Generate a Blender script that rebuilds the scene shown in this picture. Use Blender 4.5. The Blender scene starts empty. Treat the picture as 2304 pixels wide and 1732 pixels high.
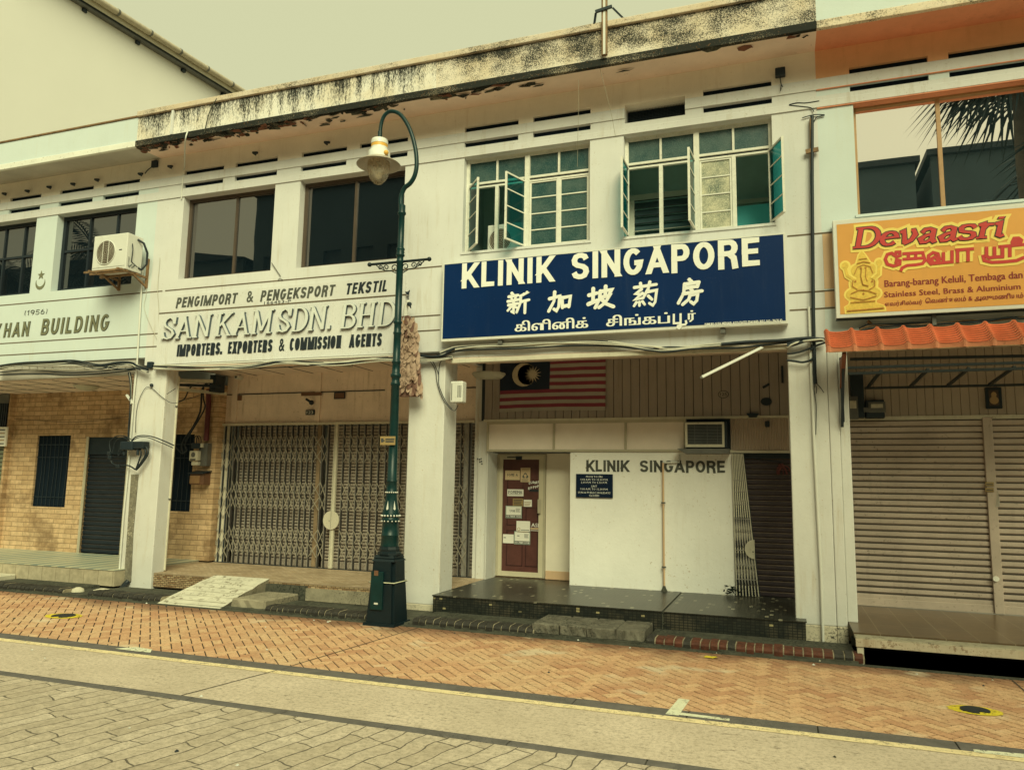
import bpy, bmesh, math, random
from mathutils import Vector, Matrix
R = math.radians
random.seed(7)
SC = bpy.context.scene
COL = SC.collection

# ------------------------------------------------------------------ camera
F_PX, YAW, PITCH, ROLL = 1700.0, R(19.73), R(7.513), R(.947)
CAM = Vector((0.0, -9.5, 1.72))
def cam_axes():
    cy, sy, cp, sp = math.cos(YAW), math.sin(YAW), math.cos(PITCH), math.sin(PITCH)
    f = Vector((-sy*cp, cy*cp, sp)); r = Vector((cy, sy, 0)); u = r.cross(f)
    cr, sr = math.cos(ROLL), math.sin(ROLL)
    return cr*r + sr*u, -sr*r + cr*u, f
AX_R, AX_U, AX_F = cam_axes()
cam_d = bpy.data.cameras.new('camera'); cam = bpy.data.objects.new('camera', cam_d); COL.objects.link(cam)
cam_d.sensor_width = 36.0; cam_d.lens = 36.0*F_PX/2304.0; cam_d.clip_end = 3000.0; cam_d.clip_start = .05
m = Matrix.Identity(4)
for i, a in enumerate((AX_R, AX_U, -AX_F)):
    for j in range(3): m[j][i] = a[j]
m.translation = CAM
cam.matrix_world = m
SC.camera = cam

# ------------------------------------------------------------------ overcast sky, soft sun, exposure
SUN_ELEV, SUN_AZ = R(38), R(150)          # azimuth: clockwise from +Y, so the sun stands in front of the row, to the right
w = bpy.data.worlds.new('World'); SC.world = w; w.use_nodes = True
nt = w.node_tree; bg = nt.nodes['Background']
sky = nt.nodes.new('ShaderNodeTexSky'); sky.sky_type = 'NISHITA'; sky.sun_disc = False
sky.sun_elevation = SUN_ELEV; sky.sun_rotation = SUN_AZ; sky.dust_density = 6; sky.air_density = 2
mx = nt.nodes.new('ShaderNodeMix'); mx.data_type = 'RGBA'; mx.inputs[0].default_value = .97   # cloud cover over the clear sky
mx.inputs[7].default_value = (4.36, 4.42, 2.62, 1)
nt.links.new(sky.outputs[0], mx.inputs[6]); nt.links.new(mx.outputs[2], bg.inputs[0]); bg.inputs[1].default_value = .1
sd = bpy.data.lights.new('sun', 'SUN'); sd.energy = 2.65; sd.angle = R(34); sd.color = (1.0, 1.0, .60)
so = bpy.data.objects.new('sun', sd); COL.objects.link(so)
sdir = Vector((math.sin(SUN_AZ)*math.cos(SUN_ELEV), math.cos(SUN_AZ)*math.cos(SUN_ELEV), math.sin(SUN_ELEV)))
so.rotation_euler = (-sdir).to_track_quat('-Z', 'Y').to_euler(); so.location = sdir*40
SC.view_settings.view_transform = 'Standard'; SC.view_settings.look = 'None'
SC.view_settings.exposure = .60; SC.view_settings.gamma = 1.0
SC.render.engine = 'CYCLES'
SC.cycles.max_bounces = 8; SC.cycles.diffuse_bounces = 6; SC.cycles.glossy_bounces = 3
SC.cycles.transparent_max_bounces = 8; SC.cycles.transmission_bounces = 3

# ------------------------------------------------------------------ measuring: a spot in the photograph -> a point on a known plane
def ray(px, py): return AX_F + AX_R*((px-1152.0)/F_PX) - AX_U*((py-866.0)/F_PX)
def fac(p, Y=0.0):
    d = ray(*p); t = (Y-CAM.y)/d.y
    return (CAM.x+d.x*t, CAM.z+d.z*t)
def at(p, Y):
    x, z = fac(p, Y); return Vector((x, Y, z))
def grd(p, Z=0.0):
    d = ray(*p); t = (Z-CAM.z)/d.z
    return (CAM.x+d.x*t, CAM.y+d.y*t)
def crop(ox, oy, s): return lambda x, y: (ox+x/s, oy+y/s)
cA = crop(0, 0, 2.88); cB = crop(768, 0, 2.88); cC = crop(1536, 0, 2.88); cD = crop(0, 400, 2.88); cE = crop(768, 250, 2.88)
cF = crop(1536, 400, 2.88); cK = crop(0, 800, 2.772); cS = crop(350, 800, 2.771); cM = crop(880, 780, 2.52); cN = crop(1250, 780, 2.309)
cQ = crop(1750, 700, 1.848); cU = crop(0, 1200, 2.88); cV = crop(768, 1250, 2.88); cT = crop(1436, 1300, 2.548)
cO = crop(820, 640, 5.545); cL = crop(780, 230, 4.16); cG = crop(810, 950, 3.464); cW1 = crop(1030, 320, 6.397); cW2 = crop(1380, 230, 5.04)
cDo = crop(1120, 1020, 5.547); cSK = crop(350, 590, 4.022); cKS = crop(990, 520, 2.765); cDS = crop(1850, 440, 3.615); cKH = crop(0, 440, 3.779)
cRC = crop(1680, 700, 5.94); cCL = crop(1500, 920, 3.463); cCC = crop(250, 800, 4.378)

# ------------------------------------------------------------------ materials
def node_mat(name):
    mt = bpy.data.materials.new(name); mt.use_nodes = True
    nt = mt.node_tree
    return mt, nt, nt.nodes['Principled BSDF']
class NB:
    """small helper round a node tree"""
    def __init__(s, nt): s.nt = nt
    def n(s, t, **kw):
        nd = s.nt.nodes.new(t)
        for k, v in kw.items(): setattr(nd, k, v)
        return nd
    def l(s, a, b): s.nt.links.new(a, b)
    def pos(s): return s.n('ShaderNodeNewGeometry').outputs['Position']
    def mapping(s, vec, scale=(1, 1, 1), rot=(0, 0, 0), loc=(0, 0, 0)):
        m = s.n('ShaderNodeMapping'); s.l(vec, m.inputs[0])
        m.inputs['Scale'].default_value = scale; m.inputs['Rotation'].default_value = rot; m.inputs['Location'].default_value = loc
        return m.outputs[0]
    def noise(s, vec, scale, detail=4, rough=.6):
        nd = s.n('ShaderNodeTexNoise'); s.l(vec, nd.inputs['Vector']); nd.inputs['Scale'].default_value = scale
        nd.inputs['Detail'].default_value = detail; nd.inputs['Roughness'].default_value = rough
        return nd.outputs[0]
    def ramp(s, fac, a, b, ca=(0, 0, 0, 1), cb=(1, 1, 1, 1)):
        r = s.n('ShaderNodeValToRGB'); s.l(fac, r.inputs[0])
        r.color_ramp.elements[0].position = a; r.color_ramp.elements[1].position = b
        r.color_ramp.elements[0].color = ca; r.color_ramp.elements[1].color = cb
        return r.outputs[0]
    def mix(s, fac, a, b, mode='MIX'):
        m = s.n('ShaderNodeMix', data_type='RGBA', blend_type=mode)
        for v, i in ((fac, 0), (a, 6), (b, 7)):
            if hasattr(v, 'links'): s.l(v, m.inputs[i])
            else: m.inputs[i].default_value = v if i == 0 else (*v[:3], 1)
        return m.outputs[2]
    def math(s, op, a, b=0.0, clamp=False):
        m = s.n('ShaderNodeMath', operation=op, use_clamp=clamp)
        for v, i in ((a, 0), (b, 1)):
            if hasattr(v, 'links'): s.l(v, m.inputs[i])
            else: m.inputs[i].default_value = v
        return m.outputs[0]
    def sep(s, vec):
        x = s.n('ShaderNodeSeparateXYZ'); s.l(vec, x.inputs[0]); return x.outputs
    def comb(s, x, y, z):
        c = s.n('ShaderNodeCombineXYZ')
        for v, i in ((x, 0), (y, 1), (z, 2)):
            if hasattr(v, 'links'): s.l(v, c.inputs[i])
            else: c.inputs[i].default_value = v
        return c.outputs[0]
    def bump(s, h, bs, strength=.3, dist=.01):
        b = s.n('ShaderNodeBump'); s.l(h, b.inputs['Height']); b.inputs['Strength'].default_value = strength
        b.inputs['Distance'].default_value = dist; s.l(b.outputs[0], bs.inputs['Normal'])

MATS = {}
def mat(name, base, rough=.6, var=.15, vs=2.5, speck=0.0, ss=60, speckcol=(.03, .035, .04), streak=0.0, streakcol=(.12, .1, .07),
        bump=0.0, bscale=60, metal=0.0, spec=.4, sthr=.62, coat=0.0):
    """weathered paint / metal / concrete: broad tonal drift, thresholded specks, vertical dirt streaks"""
    if name in MATS: return MATS[name]
    mt, nt, bs = node_mat(name); b = NB(nt); P = b.pos()
    d = tuple(c*(1-var) for c in base)
    col = b.mix(b.ramp(b.noise(P, vs, 5, .65), .35, .68), d, base)
    if streak:
        s1 = b.noise(b.mapping(P, (7, 7, .55)), 1.6, 6, .7)
        s2 = b.noise(P, .9, 3)
        f = b.math('MULTIPLY', b.ramp(s1, .52, .72), b.ramp(s2, .42, .62))
        col = b.mix(b.math('MULTIPLY', f, streak), col, streakcol)
    if speck:
        f = b.math('MULTIPLY', b.ramp(b.noise(P, ss, 3, .7), sthr, sthr+.05), b.ramp(b.noise(P, 1.7, 4), .38, .62))
        col = b.mix(b.math('MULTIPLY', f, speck), col, speckcol)
    b.l(col, bs.inputs['Base Color'])
    bs.inputs['Roughness'].default_value = rough; bs.inputs['Metallic'].default_value = metal
    bs.inputs['Specular IOR Level'].default_value = spec; bs.inputs['Coat Weight'].default_value = coat
    if bump: b.bump(b.noise(P, bscale, 5, .65), bs, bump, .006)
    MATS[name] = mt
    return mt

WHITE = mat('white_plaster', (.655, .655, .655), .75, .08, 1.3, .45, 30, (.30, .24, .16), .5, (.38, .30, .19), .22, 45, spec=.2)
WHITE2 = mat('aqua_white_plaster', (.60, .67, .68), .75, .06, 1.3, .25, 45, (.3, .25, .17), .25, (.5, .42, .25), .22, 45, spec=.2)
COLW = mat('column_plaster', (.66, .655, .635), .75, .09, 2.0, .7, 26, (.36, .25, .15), .6, (.42, .32, .2), .35, 28, spec=.2, sthr=.635)
CREAM = mat('peach_plaster', (.66, .45, .29), .75, .08, 1.5, .2, 45, (.3, .2, .12), .25, (.4, .3, .18), .2, 45, spec=.2)
ORANGE = mat('orange_paint', (.78, .32, .19), .7, .15, 1.4, .2, 30, (.16, .06, .04), .3, (.25, .1, .06), .15, 30, spec=.2)
SOFFIT = mat('soffit_plaster', (.92, .72, .63), .8, .2, 1.1, .5, 16, (.16, .1, .07), .0, bump=.35, bscale=9, spec=.1, sthr=.66)
SOFFITG = mat('grey_soffit_plaster', (.55, .52, .47), .8, .25, 1.1, .3, 16, (.12, .1, .08), .0, bump=.25, bscale=9, spec=.1, sthr=.66)
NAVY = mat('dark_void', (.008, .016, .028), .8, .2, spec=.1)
DARK = mat('dark_paint', (.014, .026, .038), .5, .25)
BLACKRUB = mat('black_rubber', (.012, .02, .028), .5, .2)
GREYCAB = mat('grey_cable', (.55, .53, .45), .5, .2)
WPVC = mat('white_plastic', (.66, .66, .62), .4, .06, 4, .3, 40, (.3, .25, .2), .3)
TRUNK = mat('cream_metal', (.62, .58, .47), .45, .15, 5, .5, 30, (.2, .13, .08), .3)
GRILLE = mat('gate_steel', (.40, .38, .35), .5, .3, 8, .7, 50, (.12, .08, .05), .5, (.12, .09, .06), metal=.25)
SHUT_L = mat('pale_shutter_steel', (.62, .54, .47), .5, .25, 4, .6, 30, (.12, .08, .05), .7, (.14, .10, .07), metal=.1)
SHUT_T = mat('taupe_shutter_steel', (.55, .45, .385), .5, .22, 2, .6, 24, (.09, .06, .045), .35, (.1, .08, .06), metal=.1)
SHUT_D = mat('maroon_shutter_steel', (.06, .045, .055), .45, .3, 3, .4, 40, (.2, .16, .12), .3)
SHUT_K = mat('navy_shutter_steel', (.014, .022, .034), .45, .3, 3, .3, 40, (.1, .1, .09))
GREENP = mat('lamp_green_paint', (.004, .032, .035), .35, .3, 6, .35, 45, (.4, .36, .25), .0, spec=.3, sthr=.68)
GREEND = mat('lamp_base_green', (.002, .013, .020), .5, .3, 6, .3, 45, (.25, .25, .2), spec=.4, sthr=.7)
CONC = mat('old_concrete', (.36, .32, .24), .85, .35, 5, .9, 38, (.05, .05, .045), .4, (.08, .07, .06), .6, 35, spec=.15, sthr=.56)
CONCW = mat('pale_concrete', (.62, .58, .46), .85, .18, 4, .8, 22, (.10, .085, .06), .0, bump=.4, bscale=30, spec=.15, sthr=.63)
CONCD = mat('mossy_concrete', (.10, .10, .08), .85, .45, 6, .9, 30, (.018, .022, .02), .0, bump=.8, bscale=25, spec=.2, sthr=.5)
RUST = mat('rusty_steel', (.30, .18, .09), .7, .5, 9, .8, 40, (.06, .035, .03), .5, (.08, .04, .03), .3, 40)
WOODRED = mat('red_brown_door', (.12, .045, .04), .4, .3, 6, spec=.4)
ALU = mat('anodised_frame', (.52, .47, .36), .4, .12, 5, metal=.2)
BROWNF = mat('brown_window_frame', (.09, .065, .05), .4, .2)
DARKF = mat('black_window_frame', (.012, .02, .03), .4, .2)
WFRAME = mat('peeling_white_frame', (.74, .73, .66), .6, .15, 12, .6, 60, (.16, .12, .08), spec=.3, sthr=.6)
SIGNB = mat('navy_sign_face', (.003, .022, .098), .35, .15, 1.0, .25, 50, (.06, .08, .12), .35, (.03, .05, .11), spec=.18)
SIGNY = mat('amber_sign_face', (.74, .36, .09), .4, .14, .9, .2, 50, (.4, .2, .06), .3, (.42, .22, .07), spec=.3)
LETW = mat('white_letter', (.82, .82, .78), .4, .03)
LETG = mat('grey_letter_paint', (.10, .105, .095), .6, .5, 9)
LETOL = mat('olive_letter_paint', (.19, .19, .12), .6, .2, 6)
LETOLD = mat('dark_letter_edge', (.07, .075, .05), .6, .2)
LETK = mat('black_letter', (.016, .024, .034), .5, .1)
LETR = mat('red_letter', (.55, .045, .04), .4, .1)
LETM = mat('maroon_letter', (.26, .028, .03), .4, .1)
HALO = mat('yellow_halo', (.85, .66, .16), .4, .05)
GOLD = mat('gold_print', (.82, .56, .10), .4, .25, 30)
GOLDD = mat('dark_gold_print', (.50, .20, .04), .4, .25, 30)
PAPER = mat('white_paper', (.80, .78, .72), .6, .05)
PAPERB = mat('brown_paper', (.33, .23, .10), .6, .1)
INK = mat('ink', (.05, .055, .06), .6, .1)
REDCL = mat('red_flag_cloth', (.22, .035, .06), .8, .15)
WHTCL = mat('white_flag_cloth', (.36, .33, .29), .8, .12)
BLUCL = mat('navy_flag_cloth', (.008, .018, .04), .8, .15)
GREYM = mat('grey_steel', (.16, .16, .15), .45, .25, 6, .4, 40, (.07, .05, .04), metal=.3)
BROWNP = mat('brown_box', (.17, .085, .05), .5, .2)
REDPIPE = mat('maroon_pipe', (.13, .03, .035), .5, .2)
YELP = mat('yellow_road_paint', (.90, .74, .46), .8, .2, 6, .8, 30, (.35, .27, .15), bump=.4, bscale=60, spec=.1, sthr=.58)
YELB = mat('bright_yellow_paint', (.78, .62, .06), .8, .15, 6, .4, 40, (.4, .2, .1), spec=.1)
WROAD = mat('white_road_paint', (.76, .76, .60), .8, .12, 8, .6, 30, (.45, .33, .18), spec=.1, sthr=.56)
KERBS = mat('dark_kerb_stone', (.17, .155, .15), .85, .3, 7, .6, 60, (.05, .05, .05), bump=.4, bscale=60, spec=.15, sthr=.55)
PEACH = mat('frosted_panel', (.90, .80, .72), .35, .12, 1.5, .15, 60, (.35, .25, .15), spec=.4)
CEIL = mat('ceiling_board', (.82, .68, .60), .8, .12, 2)
ARCW = mat('arcade_plaster', (.86, .72, .62), .8, .2, 1.8, .5, 25, (.2, .13, .08), .5, (.26, .18, .11), .2, 20, spec=.15)
BTILE = mat('orange_roof_tile', (.90, .37, .22), .6, .2, 5, .35, 30, (.14, .06, .04), .2, (.2, .08, .05))
GRANGE = mat('white_lamp_enamel', (.68, .68, .64), .3, .08, 5)
AMBER = mat('amber_band', (.75, .42, .08), .4, .1)
def glossy_pane(name, tint, base, rough=.01, wav=.0):
    """tinted glazing: mirror-like film over a dark room"""
    if name in MATS: return MATS[name]
    mt, nt, bs = node_mat(name); b = NB(nt)
    g = b.n('ShaderNodeBsdfGlossy'); g.inputs[0].default_value = (*tint, 1); g.inputs[1].default_value = rough
    d = b.n('ShaderNodeBsdfDiffuse'); d.inputs[0].default_value = (*base, 1)
    ad = b.n('ShaderNodeAddShader'); b.l(g.outputs[0], ad.inputs[0]); b.l(d.outputs[0], ad.inputs[1])
    b.l(ad.outputs[0], nt.nodes['Material Output'].inputs[0])
    bp = b.n('ShaderNodeBump'); bp.inputs['Strength'].default_value = wav; bp.inputs['Distance'].default_value = .01
    b.l(b.noise(b.pos(), .9, 2), bp.inputs['Height']); b.l(bp.outputs[0], g.inputs['Normal'])
    MATS[name] = mt
    return mt
PANE_G = glossy_pane('grey_tinted_pane', (.22, .20, .19), (.004, .008, .012), .01, .05)
PANE_M = glossy_pane('mirror_tinted_pane', (.93, .86, .84), (.006, .012, .016), .006, .03)
PANE_K = glossy_pane('dark_tinted_pane', (.17, .16, .155), (.004, .008, .012), .01, .04)
def tex_pane(name, c1, c2, thr=(.4, .7), rough=.25):
    mt, nt, bs = node_mat(name); b = NB(nt); P = b.pos()
    col = b.mix(b.ramp(b.noise(P, 3.2, 5, .7), *thr), c1, c2)
    col = b.mix(b.math('MULTIPLY', b.ramp(b.noise(P, 70, 3), .5, .62), .35), col, tuple(min(1, c*1.9) for c in c2))
    b.l(col, bs.inputs['Base Color']); bs.inputs['Roughness'].default_value = rough
    b.bump(b.noise(P, 90, 3), bs, .5, .004)
    return mt
GLGREEN = tex_pane('green_obscured_glass', (.010, .050, .055), (.065, .105, .10))
GLPALE = tex_pane('grimy_pale_glass', (.16, .19, .15), (.52, .49, .36), (.38, .62))
mt, nt_, bs_ = node_mat('teal_glass'); b_ = NB(nt_)
tr_ = b_.n('ShaderNodeBsdfTransparent'); tr_.inputs[0].default_value = (.06, .42, .47, 1)
bs_.inputs['Base Color'].default_value = (.006, .062, .072, 1); bs_.inputs['Roughness'].default_value = .08
ms_ = b_.n('ShaderNodeMixShader'); ms_.inputs[0].default_value = .45
b_.l(tr_.outputs[0], ms_.inputs[1]); b_.l(bs_.outputs[0], ms_.inputs[2]); b_.l(ms_.outputs[0], nt_.nodes['Material Output'].inputs[0])
GLTEAL = mt
mt, nt_, bs_ = node_mat('lamp_dome_glass'); b_ = NB(nt_)
tr_ = b_.n('ShaderNodeBsdfTransparent'); tr_.inputs[0].default_value = (.86, .78, .66, 1)
b_.l(b_.mix(b_.ramp(b_.noise(b_.pos(), 14, 5), .4, .65), (.70, .64, .54), (.48, .40, .30)), bs_.inputs['Base Color']); bs_.inputs['Roughness'].default_value = .12
ms_ = b_.n('ShaderNodeMixShader'); ms_.inputs[0].default_value = .34
b_.l(tr_.outputs[0], ms_.inputs[1]); b_.l(bs_.outputs[0], ms_.inputs[2]); b_.l(ms_.outputs[0], nt_.nodes['Material Output'].inputs[0])
GLDOME = mt

def brick_mat(name, c1, c2, mortar, bw, bh, ms, axes='XZ', rough=.7, rot=0.0, distort=0.0, dscale=2.0, bump=.5, off=.5, chips=None, chipthr=.93, squash=1.0, sf=2, extra=None, spec=.3, msmooth=.1):
    """brick-texture based tiling, with optional random odd tiles and wavering joints"""
    mt, nt, bs = node_mat(name); b = NB(nt); P = b.pos(); X, Y, Z = b.sep(P)
    U, V_ = {'XZ': (X, Z), 'XY': (X, Y), 'YZ': (Y, Z)}[axes]
    vec = b.mapping(b.comb(U, V_, 0.0), (1, 1, 1), (0, 0, rot))
    if distort:
        nz = b.n('ShaderNodeTexNoise'); b.l(vec, nz.inputs['Vector']); nz.inputs['Scale'].default_value = dscale; nz.inputs['Detail'].default_value = 3
        va = b.n('ShaderNodeVectorMath', operation='SUBTRACT'); b.l(nz.outputs['Color'], va.inputs[0]); va.inputs[1].default_value = (.5, .5, .5)
        vm = b.n('ShaderNodeVectorMath', operation='SCALE'); b.l(va.outputs[0], vm.inputs[0]); vm.inputs[3].default_value = distort
        vb = b.n('ShaderNodeVectorMath', operation='ADD'); b.l(vec, vb.inputs[0]); b.l(vm.outputs[0], vb.inputs[1]); vec = vb.outputs[0]
    br = b.n('ShaderNodeTexBrick', offset=off, squash=squash, squash_frequency=sf); b.l(vec, br.inputs['Vector'])
    br.inputs['Scale'].default_value = 1; br.inputs['Brick Width'].default_value = bw; br.inputs['Row Height'].default_value = bh
    br.inputs['Mortar Size'].default_value = ms; br.inputs['Mortar Smooth'].default_value = msmooth; br.inputs['Bias'].default_value = 0
    br.inputs['Color1'].default_value = (0, 0, 0, 1); br.inputs['Color2'].default_value = (1, 1, 1, 1); br.inputs['Mortar'].default_value = (.5, .5, .5, 1)
    rnd = br.outputs['Color']
    col = b.mix(rnd, c1, c2)
    if chips: col = b.mix(b.ramp(rnd, chipthr, chipthr+.005), col, chips)
    nz = b.noise(P, 9, 6, .7)
    col = b.mix(b.ramp(nz, .3, .7), b.mix(1.0, col, (.62, .62, .62), 'MULTIPLY'), col)
    if extra: col = extra(b, P, col)
    col = b.mix(br.outputs['Fac'], col, mortar)
    b.l(col, bs.inputs['Base Color']); bs.inputs['Roughness'].default_value = rough; bs.inputs['Specular IOR Level'].default_value = spec
    h = b.math('SUBTRACT', b.math('MULTIPLY', nz, .35), br.outputs['Fac'])
    b.bump(h, bs, bump, .012)
    MATS[name] = mt
    return mt
def grime(c, amt, scale, thr):
    return lambda b, P, col: b.mix(b.math('MULTIPLY', b.ramp(b.noise(P, scale, 5, .7), thr, thr+.12), amt), col, c)
BRICKW = brick_mat('tan_brick_tile', (.60, .40, .23), (.74, .52, .32), (.26, .17, .095), .32, .092, .005, 'XZ', .7, bump=.7, extra=grime((.17, .10, .05), .7, 1.1, .5))
MOSD = brick_mat('dark_mosaic_floor', (.026, .028, .024), (.048, .048, .040), (.016, .018, .018), .10, .05, .004, 'XY', .30, rot=R(90), chips=(.34, .32, .24), chipthr=.955, bump=.15, extra=grime((.06, .055, .042), .5, .9, .45), spec=.2)
MOSDF = brick_mat('dark_mosaic_riser', (.020, .024, .023), (.038, .040, .034), (.012, .014, .014), .05, .03, .004, 'XZ', .4, off=.0, chips=(.42, .36, .2), chipthr=.975, bump=.2, extra=grime((.12, .10, .07), .5, 2.0, .5))
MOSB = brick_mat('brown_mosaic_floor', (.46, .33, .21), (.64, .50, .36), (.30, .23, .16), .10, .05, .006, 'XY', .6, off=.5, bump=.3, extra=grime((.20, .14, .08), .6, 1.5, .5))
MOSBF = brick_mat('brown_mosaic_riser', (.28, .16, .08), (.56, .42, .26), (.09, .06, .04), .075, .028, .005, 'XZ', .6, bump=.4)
PTILE = brick_mat('beige_riser_tile', (.50, .43, .31), (.56, .49, .36), (.20, .16, .11), .30, .60, .004, 'XZ', .5, off=0.0, bump=.2)
DTILE = brick_mat('brown_floor_tile', (.13, .082, .045), (.155, .10, .055), (.24, .19, .13), .30, .90, .004, 'XY', .3, off=0.0, bump=.15, extra=grime((.07, .05, .035), .5, 1.2, .5), spec=.5)
# stamped concrete carriageway: wavering courses running away from the kerb, broken by short cross joints
ROADM = brick_mat('stamped_concrete_road', (.60, .50, .395), (.76, .645, .53), (.15, .13, .105), .62, .150, .0056, 'XY', .8, rot=R(-76), distort=.19, dscale=2.3, bump=1.0, squash=.65, sf=3,
                  extra=lambda b, P, col: b.mix(b.math('MULTIPLY', b.ramp(b.noise(P, 27, 5, .9), .47, .64), .9), b.mix(b.math('MULTIPLY', b.ramp(b.noise(b.mapping(P, (1, 2.2, 1)), 7, 6, .78), .54, .68), .6), b.mix(b.math('MULTIPLY', b.ramp(b.noise(P, .9, 3), .45, .65), .35), col, (.46, .37, .28)), (.26, .215, .17)), (.30, .25, .19)), spec=.15, msmooth=.25)
EDGEM_OLD = mat('washed_concrete', (.62, .525, .44), .85, .14, 2.2, .8, 13, (.24, .20, .16), .0, bump=.5, bscale=70, spec=.12, sthr=.6)

def lane_mat():
    mt, nt, bs = node_mat('stained_lane_concrete'); b = NB(nt); P = b.pos()
    c = b.mix(b.ramp(b.noise(P, 1.1, 4), .35, .68), (.68, .57, .47), (.54, .45, .36))
    c = b.mix(b.math('MULTIPLY', b.ramp(b.noise(P, 27, 5, .9), .47, .64), .85), c, (.33, .265, .20))
    st = b.math('MULTIPLY', b.ramp(b.noise(b.mapping(P, (1, 2.4, 1), (0, 0, R(12))), 9, 6, .8), .55, .64), b.ramp(b.noise(P, 1.6, 3), .42, .60))
    c = b.mix(b.math('MULTIPLY', st, .9), c, (.17, .14, .105))
    c = b.mix(b.math('MULTIPLY', b.ramp(b.noise(b.mapping(P, (1, 1.6, 1), (0, 0, 0), (4, 2, 0)), 26, 2), .70, .735), .8), c, (.10, .085, .07))
    b.l(c, bs.inputs['Base Color']); bs.inputs['Roughness'].default_value = .85; bs.inputs['Specular IOR Level'].default_value = .12
    b.bump(b.noise(P, 80, 5, .7), bs, .6, .006)
    return mt
EDGEM = lane_mat()

def worn(mt, lo=.44, hi=.56, scale=22):
    """scuffed paint: bare ground shows through"""
    nt = mt.node_tree; b = NB(nt); o = nt.nodes['Material Output']; src = o.inputs[0].links[0].from_socket
    t = b.n('ShaderNodeBsdfTransparent'); ms = b.n('ShaderNodeMixShader'); P = b.pos()
    b.l(b.math('MULTIPLY', b.ramp(b.noise(P, scale, 5, .8), lo, hi), b.ramp(b.noise(P, 2.7, 4), .36, .58)), ms.inputs[0]); b.l(src, ms.inputs[1]); b.l(t.outputs[0], ms.inputs[2]); b.l(ms.outputs[0], o.inputs[0])
worn(WROAD, .54, .62); worn(YELB, .53, .61); worn(YELP, .52, .62, 16)
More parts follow.
